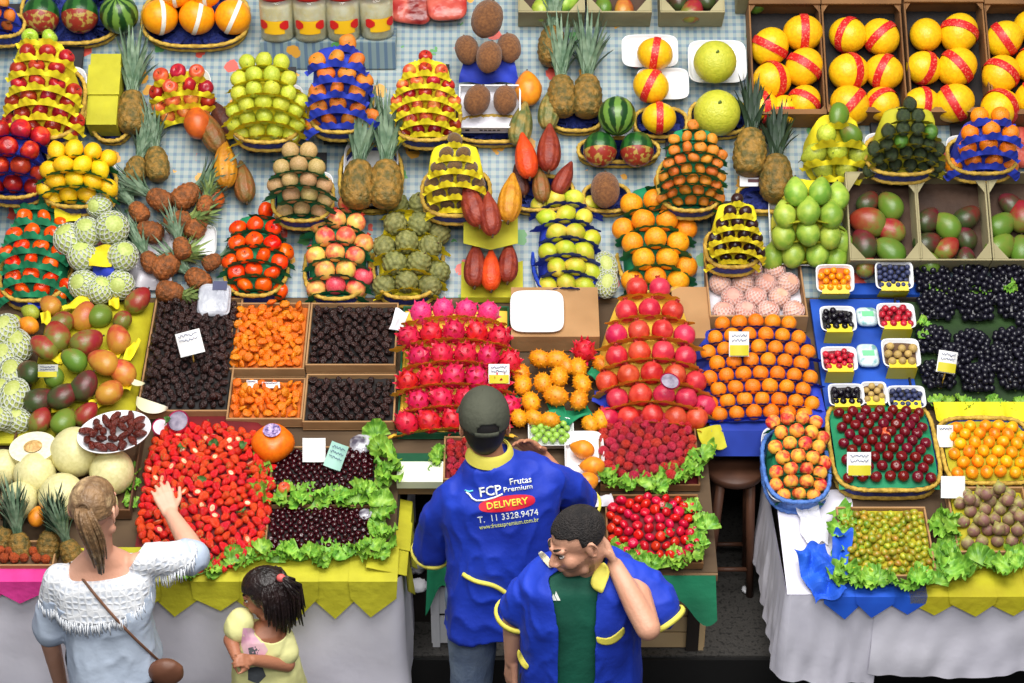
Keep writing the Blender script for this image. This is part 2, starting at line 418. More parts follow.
pale_m = mat('honeydew_rind', S(228, 220, 164), S(214, 206, 146), rough=.45, bump=.1, bscale=5, vary=.03)
kind('honeydew', 'honeydew', 'melon', fb('honeydew', pale_m, ell(1, 1.06, 1, .03), 28, 18), [('stem', melon_st)])
# half honeydew: skin, flesh disc, seed hollow
_b = MB(); _b.grid(lambda i, j: sph(2 * math.pi * i, math.pi / 2 + (math.pi / 2 - .01) * j), 32, 9, cu=True)
_h = _b.mesh('half_honeydew', pale_m)
_b = MB(); _b.grid(lambda i, j: Vector((math.cos(2 * math.pi * i) * (1 - .62 * j), math.sin(2 * math.pi * i) * (1 - .62 * j), .02 * math.sin(j * 3))), 32, 6, cu=True)
_f = _b.mesh('flesh', mat('honeydew_flesh', S(244, 240, 210), S(236, 230, 190), rough=.35))
_b = MB(); _b.grid(lambda i, j: Vector((math.cos(2 * math.pi * i) * .39 * (1 - j * .98), math.sin(2 * math.pi * i) * .39 * (1 - j * .98), .05 + .12 * math.sin(j * 1.5) + .03 * math.sin(i * 44) * math.sin(j * 9))), 32, 8, cu=True)
_s = _b.mesh('seed_pulp', mat('melon_pulp', S(224, 186, 120), S(196, 150, 90), rough=.4, scale=5, bump=.5, bscale=8))
kind('half_honeydew', 'half_honeydew', 'melon', _h, [('flesh', _f, 'pale cream flesh'), ('seed_pulp', _s, 'tan seed pulp')])
def cacao(key, a, b, lob=10, dep=.05, fat=.56):
    kind(key, 'cacao_pod', 'cacao pod', fb('cacao_pod', mat_blush(key, a, b, axis=(.3, 1, .3), lo=-.9, hi=1.2, rough=.5, bump=0, nz=.7) if False else mat(key, a, b, rough=.5, scale=2.2, bump=.3, bscale=8, vary=.06), f_pod(lob, dep, fat=fat), 40, 18), [('stem', stem_mesh('stem', brown, .07, .2, -1.28, 'y'))])
cacao('cacao_red', S(120, 36, 24), S(150, 58, 36)); cacao('cacao_orange', S(224, 76, 16), S(206, 60, 18), dep=.02); cacao('cacao_yellow', S(216, 148, 30), S(188, 120, 26))
cacao('cacao_striped', S(92, 104, 54), S(160, 136, 70), dep=.07); cacao('cacao_dark', S(70, 34, 28), S(96, 48, 34)); cacao('cacao_brown', S(120, 96, 44), S(150, 88, 40))
kind('papaya', 'papaya', 'papaya', fb('papaya', mat('papaya_skin', S(240, 150, 30), S(222, 128, 34), rough=.4, scale=2), f_pear, 24, 16), [('stem', stem_mesh('stem', brown, .06, .1, 1.32, 'y'))])
kind('papaya_orange', 'papaya', 'papaya', fb('papaya', mat('papaya_orange', S(214, 100, 30), S(188, 84, 34), rough=.4, scale=2), f_pear, 24, 16), [('stem', stem_mesh('stem', brown, .06, .1, 1.32, 'y'))])
kind('atemoya', 'custard_apple', 'custard apple', fb('custard_apple', mat('atemoya_skin', S(140, 138, 78), S(104, 106, 56), rough=.7, scale=3, vary=.1, hue=.01), f_atemoya, 44, 28), [('stem', stem_mesh('stem', brown, .07, .15, .95))])
# pomegranate with its crown
pom_m = mat_blush('pomegranate_skin', S(186, 24, 42), S(214, 58, 58), lo=-1, hi=1.2, rough=.34, hue=.015, vary=.1)
def crown_mesh(m, r=.2, h=.28, n=6, z0=.95):
    b = MB()
    def fn(i, j):
        t = 2 * math.pi * i; tooth = abs(math.sin(n / 2 * t)); hh = h * (0.55 + .45 * tooth) * j
        rr = r * (1 - .25 * math.sin(j * 2.2) + .35 * j * j)
        return Vector((math.cos(t) * rr, math.sin(t) * rr, z0 + hh))
    b.grid(fn, 36, 6, cu=True); b.grid(lambda i, j: fn(i, j) * .96, 36, 6, cu=True)
    return b.mesh('crown', m)
kind('pomegranate', 'pomegranate', 'pomegranate', fb('pomegranate', pom_m, f_bumpy(5, .06, 1.4), 24, 16), [('crown', crown_mesh(mat('pomegranate_crown', S(190, 50, 44), S(150, 40, 30), rough=.6)))])
pom2 = mat_blush('pomegranate_pale', S(240, 196, 96), S(230, 108, 72), axis=(.5, .2, .5), lo=-.7, hi=.9, c3=S(240, 160, 90), rough=.34, vary=.06, hue=.02, nz=.6)
kind('pomegranate_pale', 'pomegranate', 'pomegranate', fb('pomegranate', pom2, f_bumpy(6, .05, 1.4), 24, 16), [('crown', crown_mesh(mat('pomegranate_tip', S(204, 60, 40), S(170, 40, 30), rough=.6)))])
kind('pomegranate_pink', 'pomegranate', 'pomegranate', fb('pomegranate', mat('pomegranate_pink', S(226, 60, 84), S(232, 96, 104), rough=.34), f_bumpy(6, .05, 1.4), 24, 16), [('crown', crown_mesh(MATS['pomegranate_crown']))])
# dragon fruit with fleshy scales
def scale_leaves(m, n=26, ln=.62, wd=.3, seed=1):
    b = MB(); g = random.Random(seed)
    for i in range(n):
        ph = math.acos(1 - 1.75 * (i + .5) / n); th = i * 2.39996
        d = sph(th, ph); up = Vector((0, 0, 1)) if ph > .3 else Vector((1, 0, 0))
        t = (up - d * up.dot(d)).normalized(); s = d.cross(t)
        l = ln * g.uniform(.7, 1.15); w = wd * g.uniform(.8, 1.2); c = Vector((d.x, d.y, d.z * 1.12))
        def pt(u, v):
            return c * .94 + s * (u - .5) * 2 * w * (1 - v) ** .8 + t * (v * l * .8 - .1) + d * (v * v * l * .62 + .05 - .1 * abs(u - .5) * (1 - v))
        b.grid(lambda i_, j_: pt(i_, j_ * .97), 3, 5); b.grid(lambda i_, j_: pt(1 - i_, j_ * .97) - d * .03, 3, 5)
    return b.mesh('scales', m)
drag_m = mat('dragon_skin', S(196, 14, 52), S(214, 36, 76), rough=.4, vary=.1, hue=.012, scale=2)
drag_s = mat('dragon_scale', S(200, 18, 54), S(222, 60, 80), rough=.42, vary=.1, scale=4)
kind('dragon', 'dragon_fruit', 'dragon fruit', fb('dragon_fruit', drag_m, ell(1, 1, 1.12)), [('scales', scale_leaves(drag_s), 'pink scales curling away from the skin')])
kind('dragon_pink', 'dragon_fruit', 'dragon fruit', fb('dragon_fruit', mat('dragon_pink', S(222, 34, 110), S(232, 70, 130), rough=.4), ell(1, 1, 1.12)), [('scales', scale_leaves(mat('dragon_pink_scale', S(226, 50, 110), S(232, 90, 140), rough=.42), 16, .45, .26, 3))])
# kiwano: a horned melon
def horns(m, n=34):
    b = MB()
    for i in range(n):
        ph = math.acos(1 - 2 * (i + .5) / n); d = sph(i * 2.39996, ph); p = Vector((d.x, d.y * 1.28, d.z))
        s = d.orthogonal().normalized(); t = d.cross(s)
        b.add([p * .95 + s * .13, p * .95 + t * .13, p * .95 - s * .13, p * .95 - t * .13, p + d * .24], [(0, 1, 4), (1, 2, 4), (2, 3, 4), (3, 0, 4)])
    return b.mesh('horns', m)
kiw_m = mat('kiwano_skin', S(236, 156, 18), S(214, 128, 16), rough=.42, scale=3, vary=.08, hue=.01)
kind('kiwano', 'horned_melon', 'horned melon', fb('horned_melon', kiw_m, ell(1, 1.28, 1)), [('horns', horns(kiw_m))])
kind('avocado', 'avocado', 'avocado', fb('avocado', mat('avocado_skin', S(34, 46, 26), S(58, 72, 38), rough=.5, scale=3, bump=.5, bscale=14, vary=.15), f_pear))
kind('avocado_green', 'avocado', 'avocado', fb('avocado', mat('avocado_green', S(88, 132, 44), S(66, 110, 36), rough=.4, scale=3, bump=.2, bscale=14, vary=.1), f_pear))
kind('plum_dark', 'plum', 'plum', fb('plum', mat('plum_dark', S(62, 30, 26), S(36, 18, 20), rough=.3, vary=.1), f_peach))
kind('plum', 'plum', 'plum', fb('plum', mat('plum_red', S(122, 14, 26), S(92, 8, 22), rough=.22, vary=.15, hue=.01), f_peach), [('stem', stem_mesh('stem', brown, .05, .2, .7))])
# small fruit
straw_m = mat('strawberry_skin', S(214, 28, 14), S(232, 58, 24), rough=.3, vary=.1, hue=.008, scale=2, bump=.5, bscale=9)
def hull(m, n=7):
    b = MB()
    for i in range(n):
        t = 2 * math.pi * i / n; d = Vector((math.cos(t), 0, math.sin(t))); s = Vector((-math.sin(t), 0, math.cos(t)))
        b.add([Vector((0, -.98, 0)), d * .35 + s * .16 + Vector((0, -1.0, 0)), d * .72 + Vector((0, -.92, 0)), d * .35 - s * .16 + Vector((0, -1.0, 0))], [(0, 1, 2, 3)])
    b.tube([(0, -.95, 0), (.05, -1.3, .05)], .06, 5)
    return b.mesh('hull', m)
kind('straw', 'strawberry', 'strawberry', fb('strawberry', straw_m, f_straw, 14, 10), [('hull', hull(mat('straw_leaf', S(110, 146, 50), S(160, 176, 90), rough=.6)))])
# a cut strawberry: pale heart
_b = MB(); _b.blob(lambda th, ph: (lambda p: Vector((p.x, p.y, min(p.z, .12))))(f_straw(th, ph)), 14, 10); _sc = _b.mesh('strawberry', straw_m)
_b = MB(); _b.grid(lambda i, j: Vector((math.cos(2 * math.pi * i) * .42 * (1 - j), math.sin(2 * math.pi * i) * .62 * (1 - j) - .1, .14 + .02 * j)), 14, 3, cu=True)
kind('straw_cut', 'strawberry', 'strawberry', _sc, [('flesh', _b.mesh('flesh', mat('straw_flesh', S(246, 214, 170), S(236, 150, 110), rough=.4, scale=2)), 'pale cut flesh')])
kind('cherry', 'cherry', 'cherry', fb('cherry', mat('cherry_skin', S(62, 6, 16), S(38, 4, 12), rough=.12, vary=.3, spec=.6), f_cherry, 14, 9), [('stem', stem_mesh('stem', green_stalk, .05, .9, .5))])
kind('prune', 'prune', 'prune', fb('prune', mat('prune_skin', S(66, 38, 34), S(30, 17, 18), rough=.24, vary=.3, bump=.6, bscale=3), f_bumpy(2, .28, 1.8, .85, 1.15, .7), 14, 10))
kind('apricot', 'dried_apricot', 'dried apricot', fb('dried_apricot', mat('apricot_skin', S(242, 134, 10), S(226, 106, 8), rough=.4, vary=.1, bump=.5, bscale=3, hue=.012), f_bumpy(4, .3, 1.7, 1.05, 1.0, .5), 14, 9))
kind('date', 'date', 'date', fb('date', mat('date_skin', S(112, 34, 18), S(70, 20, 14), rough=.25, vary=.25, bump=.6, bscale=3), f_bumpy(7, .2, 1.8, .7, 1.35, .66), 14, 10))
kind('lychee', 'lychee', 'lychee', fb('lychee', mat('lychee_skin', S(192, 20, 40), S(218, 62, 70), rough=.35, vary=.14, hue=.01, scale=3, bump=.8, bscale=7), f_heart, 14, 10))
kind('radish', 'red_fruit', 'red_fruit', fb('red_fruit', mat('red_fruit_skin', S(206, 20, 40), S(190, 14, 30), rough=.2, vary=.14, hue=.01), f_flat, 14, 10))
kind('kumquat', 'small_plum', 'small_plum', fb('small_plum', mat('small_plum_skin', S(124, 144, 36), S(186, 160, 44), rough=.3, vary=.24, hue=.05, scale=1.0), ell(.9, 1.12, .9), 14, 9))
kind('yellow_plum', 'yellow_plum', 'plum', fb('yellow_plum', mat_blush('yellow_plum', S(250, 176, 16), S(240, 128, 16), lo=-1, hi=1.5, rough=.3, hue=.014), ell(.94, 1.05, .94), 16, 10))
kind('fig', 'fig', 'fig', fb('fig', mat_blush('fig_skin', S(166, 160, 88), S(134, 96, 84), axis=(.2, -1, .2), lo=-.6, hi=.8, rough=.55, c3=S(150, 130, 86), hue=.02), f_fig, 16, 12), [('stem', stem_mesh('stem', green_stalk, .12, .25, 1.4, 'y'))])
kind('grape', 'grape', 'grape', fb('grape', mat('grape_black', S(16, 14, 24), S(26, 24, 38), rough=.28, vary=.3), ell(1, 1, 1), 10, 7))
kind('blackberry', 'blackberry', 'blackberry', fb('blackberry', mat('blackberry', S(26, 18, 32), S(14, 10, 20), rough=.25, vary=.3), f_drupe(6), 22, 14))
kind('raspberry', 'raspberry', 'raspberry', fb('raspberry', mat('raspberry', S(176, 14, 38), S(200, 40, 60), rough=.35, vary=.15), f_drupe(6), 22, 14))
kind('blueberry', 'blueberry', 'blueberry', fb('blueberry', mat('blueberry', S(38, 42, 78), S(64, 72, 110), rough=.5, vary=.25), f_orange, 12, 8))
kind('physalis', 'physalis', 'physalis', fb('physalis', mat('physalis', S(250, 160, 12), S(242, 140, 10), rough=.25, vary=.05), ell(1, 1, 1), 14, 9))
kind('tan_fruit', 'tan_fruit', 'tan_fruit', fb('tan_fruit', mat('tan_fruit', S(196, 166, 100), S(170, 138, 74), rough=.6, vary=.15), ell(1, 1, .96), 12, 8))
kind('rambutan', 'rambutan', 'rambutan', fb('rambutan', mat('rambutan', S(190, 80, 24), S(150, 60, 20), rough=.6, vary=.15, bump=.6, bscale=8), f_bumpy(9, .3, 4), 20, 14))
# fruits in a white foam net
_nb = MB(); nu_, nv_ = 14, 9
for j in range(nv_ + 1):
    for i in range(nu_):
        ph = .45 + (2.35) * j / nv_
        _nb.v.append(sph(2 * math.pi * (i + (j % 2) * .5) / nu_, ph))
for j in range(0, nv_ - 1):
    for i in range(nu_):
        o_ = j % 2
        a = j * nu_ + i; l_ = (j + 1) * nu_ + (i - 1 + o_) % nu_; r_ = (j + 1) * nu_ + (i + o_) % nu_; d_ = (j + 2) * nu_ + i
        _nb.f.append((a, l_, d_, r_)); _nb.m.append(0)
foam_m = mat('foam_white', S(206, 210, 196), S(190, 196, 180), rough=.7)
net_me = evaluated(_nb.mesh('foam_net', foam_m), [('WIREFRAME', dict(thickness=.075, offset=0.6, use_even_offset=False)), ('SUBSURF', dict(levels=1))])
for p_ in net_me.polygons: p_.use_smooth = True
def scaled(me, sx, sy, sz):
    c = me.copy(); c.transform(scale(sx, sy, sz)); return c
kind('netted', 'netted_guava', 'guava', fb('netted_guava', mat('netted_skin', S(196, 208, 120), S(176, 190, 96), rough=.5, vary=.05), ell(1, 1, 1.05)), [('foam_net', scaled(net_me, 1.04, 1.04, 1.08), 'white foam net')])
kind('netted_long', 'netted_papaya', 'papaya', fb('netted_papaya', mat('netted_long', S(176, 186, 90), S(190, 196, 120), rough=.5), ell(1, 1.35, 1)), [('foam_net', scaled(net_me, 1.04, 1.42, 1.06), 'white foam net')])
foam_pink = mat('foam_pink', S(230, 198, 190), S(222, 186, 178), rough=.7)
net_p = net_me.copy(); net_p.materials.clear(); net_p.materials.append(foam_pink)
kind('peach_net', 'peach', 'peach', K['peach_pale'].me, [('foam_net', scaled(net_p, 1.05, 1.05, .98), 'pale pink foam net')])
# pineapple: body with diamond eyes, stiff crown
def pine_body(a=1.0, h=1.5, rows=9, n=12):
    def fn(th, ph):
        y = -math.cos(ph); r = math.sin(ph) ** .55 * a * (1 - .1 * y)
        row = ph / math.pi * rows; ir = math.floor(row)
        u = (th / 2 / math.pi * n + (ir % 2) * .5) % 1; v = row - ir
        e = 1 - min(1, (abs(u - .5) + abs(v - .5)) * 1.15)
        k = .93 + .13 * max(0, e)
        return Vector((math.cos(th) * r * k, y * h, math.sin(th) * r * k))
    return fn
def pine_crown(h=2.1, n=34, seed=2, spread=.75, m=None, y0=1.35):
    b = MB(); g = random.Random(seed)
    for i in range(n):
        t = i * 2.39996; f = i / n
        l = h * (.5 + .5 * f) * g.uniform(.85, 1.1); out = spread * (1 - f * .75) * g.uniform(.8, 1.2); w = .25 * (1.1 - .4 * f)
        d = Vector((math.cos(t), 0, math.sin(t))); s = Vector((-math.sin(t), 0, math.cos(t)))
        def pt(u, v):
            c = Vector((0, y0 + f * .2, 0)) + d * (.15 + out * (v ** 1.4) * l * .55) + Vector((0, 1, 0)) * l * (v * (1 - .28 * out * v))
            ww = w * (1 - v) ** .6 * (1 if v < .99 else 0)
            return c + s * (u - .5) * 2 * ww + d * (.05 - .25 * (abs(u - .5) * 2) ** 2 * -ww)
        b.grid(lambda i_, j_: pt(i_, j_), 3, 6); b.grid(lambda i_, j_: pt(1 - i_, j_) - d * .025, 3, 6)
    return b.mesh('crown', m)
pine_m = mat('pineapple_skin', S(156, 116, 46), S(92, 82, 34), rough=.6, scale=2.6, vary=.12, bump=.5, bscale=8)
pine_o = mat('pineapple_ripe', S(166, 92, 38), S(112, 66, 30), rough=.6, scale=2.6, vary=.12, bump=.5, bscale=8)
crown_m = mat('pineapple_leaf', S(128, 150, 122), S(78, 108, 80), rough=.55, scale=1.5, vary=.12)
crown_l = mat('pineapple_leaf_light', S(150, 168, 96), S(112, 140, 78), rough=.55, scale=1.5, vary=.12)
crown_d = mat('pineapple_leaf_dark', S(46, 66, 46), S(30, 48, 34), rough=.55, scale=1.5, vary=.12)
pb, po = fb('pineapple', pine_m, pine_body(), 60, 40), fb('pineapple', pine_o, pine_body(1, 1.25), 60, 36)
kind('pine', 'pineapple', 'pineapple', pb, [('crown', pine_crown(5.4, 44, 2, .82, crown_m), 'grey green spiky crown')])
kind('pine_dark', 'pineapple', 'pineapple', pb, [('crown', pine_crown(4.4, 40, 5, .85, crown_d), 'dark green spiky crown')])
kind('pine_small', 'pineapple', 'pineapple', po, [('crown', pine_crown(5.0, 44, 3, 1.1, crown_m, 1.1), 'spreading grey green crown')])
kind('pine_light', 'pineapple', 'pineapple', po, [('crown', pine_crown(3.4, 34, 4, 1.7, crown_l, 1.1), 'pale green star shaped crown')])
# lettuce leaf, frilled
def lettuce_mesh(seed, m):
    g = random.Random(seed); b = MB(); o = g.uniform(0, 50)
    def pt(i, j):
        t = (i - .5) * 3.3; r = j
        edge = 1 + .06 * math.sin(i * 13 + o) + .035 * math.sin(i * 41 + o * 2)
        x = math.sin(t) * r * .8 * edge; y = math.cos(t) * r * edge - .2
        fr_ = max(0, (r - .45) / .55)
        z = .34 * r * r + .34 * r * nz3((x * 2.6, y * 2.6, o), 1) + (.11 * math.sin(i * 43 + o) + .07 * math.sin(i * 79 + 2 * o)) * fr_ ** 1.5
        return Vector((x, y, z))
    b.grid(pt, 60, 8)
    b.grid(lambda i, j: pt(1 - i, j) - Vector((0, 0, .025)), 60, 8)
    return b.mesh('lettuce_leaf', m)
lett_m = mat('lettuce', S(148, 190, 70), S(86, 138, 40), rough=.5, scale=2.0, vary=.14, hue=.012, c3=S(120, 170, 54))
LETT = [Proto('lettuce_leaf', 'lettuce', lettuce_mesh(i, lett_m)) for i in range(6)]
herb_m = mat('herb_leaf', S(52, 92, 40), S(80, 122, 56), rough=.5, scale=2, vary=.15)
# ------------------------------------------------------------------ papers, baskets, boxes
def paper(name, c, c2=None): return mat(name, c, c2 or tuple(x * .86 for x in c[:3]) + (1,), rough=.75, scale=9, bump=.25, bscale=22)
PAP = dict(yellow=paper('tissue_yellow', S(238, 222, 28), S(226, 206, 22)), green=paper('tissue_green', S(20, 140, 92), S(14, 110, 74)), blue=paper('tissue_blue', S(36, 62, 190), S(28, 48, 158)),
           lime=paper('tissue_lime', S(196, 190, 40), S(178, 172, 32)), white=paper('tissue_white', S(232, 230, 236), S(216, 214, 222)), gold=paper('net_gold', S(244, 200, 70), S(232, 184, 56)),
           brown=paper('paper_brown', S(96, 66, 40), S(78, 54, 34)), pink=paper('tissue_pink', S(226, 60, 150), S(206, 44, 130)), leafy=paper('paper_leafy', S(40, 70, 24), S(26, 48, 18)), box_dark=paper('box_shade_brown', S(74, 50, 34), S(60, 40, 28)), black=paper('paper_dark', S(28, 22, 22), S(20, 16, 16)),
           rust=paper('paper_rust', S(206, 104, 14), S(184, 88, 12)), red=paper('paper_red', S(120, 16, 24), S(100, 12, 20)), olive=paper('tissue_olive', S(186, 178, 22), S(172, 160, 16)))
straw_y = mat('basket_straw', S(214, 176, 70), S(170, 134, 46), rough=.7, scale=40, bump=.5, bscale=60)
bask_b = mat('basket_blue', S(48, 66, 160), S(36, 50, 124), rough=.65, scale=50, bump=.5, bscale=70)
bask_sky = mat('basket_sky', S(86, 130, 206), S(64, 104, 180), rough=.6, scale=50, bump=.5, bscale=70)
bask_navy = mat('basket_bright', S(34, 74, 196), S(24, 54, 160), rough=.6, scale=50, bump=.5, bscale=70)
card_m = mat('cardboard', S(178, 136, 92), S(160, 120, 78), rough=.85, scale=5, bump=.1)
card_g = mat('cardboard_grey', S(168, 158, 120), S(150, 140, 104), rough=.85, scale=5, bump=.1)
card_d = mat('cardboard_dark', S(110, 74, 44), S(90, 60, 36), rough=.85, scale=5, bump=.1)
wood_m = mat('crate_wood', S(138, 96, 54), S(110, 74, 40), rough=.8, scale=4, bump=.2, bscale=20)
plas_w = mat('plastic_white', S(232, 232, 234), S(224, 224, 228), rough=.35, scale=4)
plas_y = mat('punnet_label', S(226, 206, 34), S(214, 194, 28), rough=.45)
def superell(t, a, b, e=2.7):
    c, s_ = math.cos(t), math.sin(t)
    return Vector((math.copysign(abs(c) ** (2 / e), c) * a, math.copysign(abs(s_) ** (2 / e), s_) * b, 0))
def basket(fr, u0, v0, a, b, h, label, mb=bask_b, mr=straw_y, group=None, name='basket', e=2.7, base=True):
    o = empty(name, fr.M @ Matrix.Translation((u0, v0, 0)), label, 'basket', group)
    n = 72
    k0 = .93
    def wall(i, j, off=0):
        t = 2 * math.pi * i; k = k0 + (1 - k0) * j
        w = .004 * math.sin(36 * t) * math.cos(j * math.pi * 4)
        p = superell(t, a * k - off + w, b * k - off + w, e); p.z = .012 + (h - .012) * j; return p
    m = MB(); m.grid(lambda i, j: wall(i, j), n, 9, cu=True); m.grid(lambda i, j: wall(i, 1 - j, .012), n, 5, cu=True)
    m.loft([[superell(2 * math.pi * i / n, a * k0 * q, b * k0 * q, e) + Vector((0, 0, .012)) for i in range(n)] for q in (1, .02)])
    obj('body', m.mesh('body', mb), None, o)
    def ring(k, z, r):
        m = MB(); q = 96
        m.tube([superell(2 * math.pi * i / q, a * k, b * k, e) + Vector((0, 0, z)) for i in range(q)], r, 8, True, rf=lambda i, th: 1 + .22 * math.sin(i * 1.9 + th * 2))
        return m
    obj('rim', ring(1.0, h, .009).mesh('rim', mr), None, o)['label'] = 'braided straw rim' if mr is straw_y else 'braided rim'
    if base: obj('base_rim', ring(k0 + .015, .012, .009).mesh('base_rim', mr), None, o)
    return o
def box(fr, W, L, h, label, m=card_m, name='cardboard_box', lining=None, hl=None, t=.008, u0=0, v0=0, group=None, gussets=False, hf=None, cat='box', rails=False):
    """open box: base, four panels; lining = material of the paper in it at height hl"""
    o = empty(name, fr.M @ Matrix.Translation((u0, v0, 0)), label, cat, group)
    hf = hf or h
    def part(nm, c, d, mm=m, lb=None):
        b = MB(); b.box(c, d); me = b.mesh(nm, mm, False)
        q = obj(nm, me, None, o); md = q.modifiers.new('b', 'BEVEL'); md.width = .003; md.segments = 2
        if lb: q['label'] = lb
        return q
    part('base', (0, L / 2, t / 2), (W, L, t))
    part('front_panel', (0, t / 2, hf / 2 + t), (W, t, hf)); part('back_panel', (0, L - t / 2, h / 2 + t), (W, t, h))
    for s in (-1, 1): part('side_panel', (s * (W / 2 - t / 2), L / 2, h / 2 + t), (t, L - 2 * t, h))
    if lining:
        b = MB(); b.grid(lambda i, j: Vector(((i - .5) * (W - 2 * t), t + (L - 2 * t) * j, hl + .004 * math.sin(i * 40) * math.sin(j * 37))), 18, 18)
        b.grid(lambda i, j: Vector(((i - .5) * (W - 2 * t), L - t - (L - 2 * t) * j, hl - .004)), 2, 2)
        obj('lining', b.mesh('lining', lining), None, o)
    if gussets:
        for su in (-1, 1):
            for sv in (0, 1):
                b = MB(); c = Vector((su * (W / 2 - t), t if sv == 0 else L - t, h + t)); g1 = gussets * (1.25 if sv else 1)
                p = [c, c + Vector((-su * gussets * .8, 0, 0)), c + Vector((0, (1 if sv == 0 else -1) * g1, 0))]
                q = [x - Vector((0, 0, .006)) for x in p]
                b.add(p + q, [(0, 1, 2), (5, 4, 3), (0, 3, 4, 1), (1, 4, 5, 2), (2, 5, 3, 0)])
                obj('corner_flap', b.mesh('corner_flap', m, False), None, o)
    if rails:
        for s in (-1, 1):
            b = MB(); b.box((0, L / 2 + s * (L / 2 - .012), h + t + .007), (W, .024, .014)); obj('rail', b.mesh('rail', m, False), None, o)
    return o
def tray(fr, u0, v0, a, b, h, label, m=plas_w, name='foam_tray', group=None, tilt=0.0, w0=0.0, cat='tray'):
    M = fr.M @ Matrix.Translation((u0, v0, w0)) @ Matrix.Rotation(tilt, 4, 'X')
    o = tag(obj(name, None, M) if False else bpy.data.objects.new(name, None), label, cat, group); COL.objects.link(o); o.matrix_basis = M
    n = 56; B = MB()
    R_ = lambda k, z, off=0: [superell(2 * math.pi * i / n, a * k - off, b * k - off, 5) + Vector((0, 0, z)) for i in range(n)]
    B.loft([R_(.02, .003), R_(.86, .003), R_(.9, .006), R_(.97, h), R_(1.0, h + .002), R_(1.0, h - .004), R_(.975, h - .005), R_(.9, 0.0), R_(.02, -.001)], caps=True)
    obj('dish', B.mesh('dish', m), None, o)
    return o
ORD = ['bottom', 'second', 'third', 'fourth', 'fifth', 'sixth', 'seventh', 'eighth', 'ninth', 'tenth', 'eleventh', 'twelfth']
NTH = ['first', 'second', 'third', 'fourth', 'fifth', 'sixth', 'seventh', 'eighth', 'ninth', 'tenth', 'eleventh', 'twelfth', 'thirteenth', 'fourteenth']
def nth(j, n):
    if j == 0: return 'first'
    return NTH[j]
def heap_label(noun, i, nr, j, n, desc):
    if i == nr - 1 and n == 1: return f'topmost {noun}, {desc}'
    row = 'bottom row' if i == 0 else ('top row' if i == nr - 1 else ORD[i] + ' row up')
    if n == 1: return f'{noun} alone in {row}, {desc}'
    return f'{noun}, {nth(j, n)} from left, {row}, {desc}'
def orient(mode, g):
    if mode == 'rand': return rndrot(math.pi, g)
    if mode == 'up': return Matrix.Rotation(g.uniform(-.25, .25), 4, 'Z') @ Matrix.Rotation(g.uniform(-3, 3), 4, 'Y')
    if mode == 'lie': return Matrix.Rotation(g.uniform(-3.1, 3.1), 4, 'Z') @ Matrix.Rotation(g.uniform(-.5, .5), 4, 'X') @ Matrix.Rotation(g.uniform(-3, 3), 4, 'Y')
    if mode == 'side': return Matrix.Rotation(1.57 + g.uniform(-.4, .4), 4, 'Z') @ Matrix.Rotation(g.uniform(-.3, .3), 4, 'Y')
    if mode == 'pole': return Matrix.Rotation(g.uniform(-.5, .5), 4, 'X') @ Matrix.Rotation(g.uniform(-.5, .5), 4, 'Y') @ Matrix.Rotation(g.uniform(-3, 3), 4, 'Z')
    if mode == 'crown': return Matrix.Rotation(-.7 + g.uniform(-.25, .25), 4, 'X') @ Matrix.Rotation(g.uniform(-.3, .3), 4, 'Y') @ Matrix.Rotation(g.uniform(-3, 3), 4, 'Z')
    return Matrix.Identity(4)
V3 = lambda x, y, z: Vector((x, y, z))
dark_block = mat('block_dark', S(52, 50, 54), S(40, 38, 42), rough=.8)
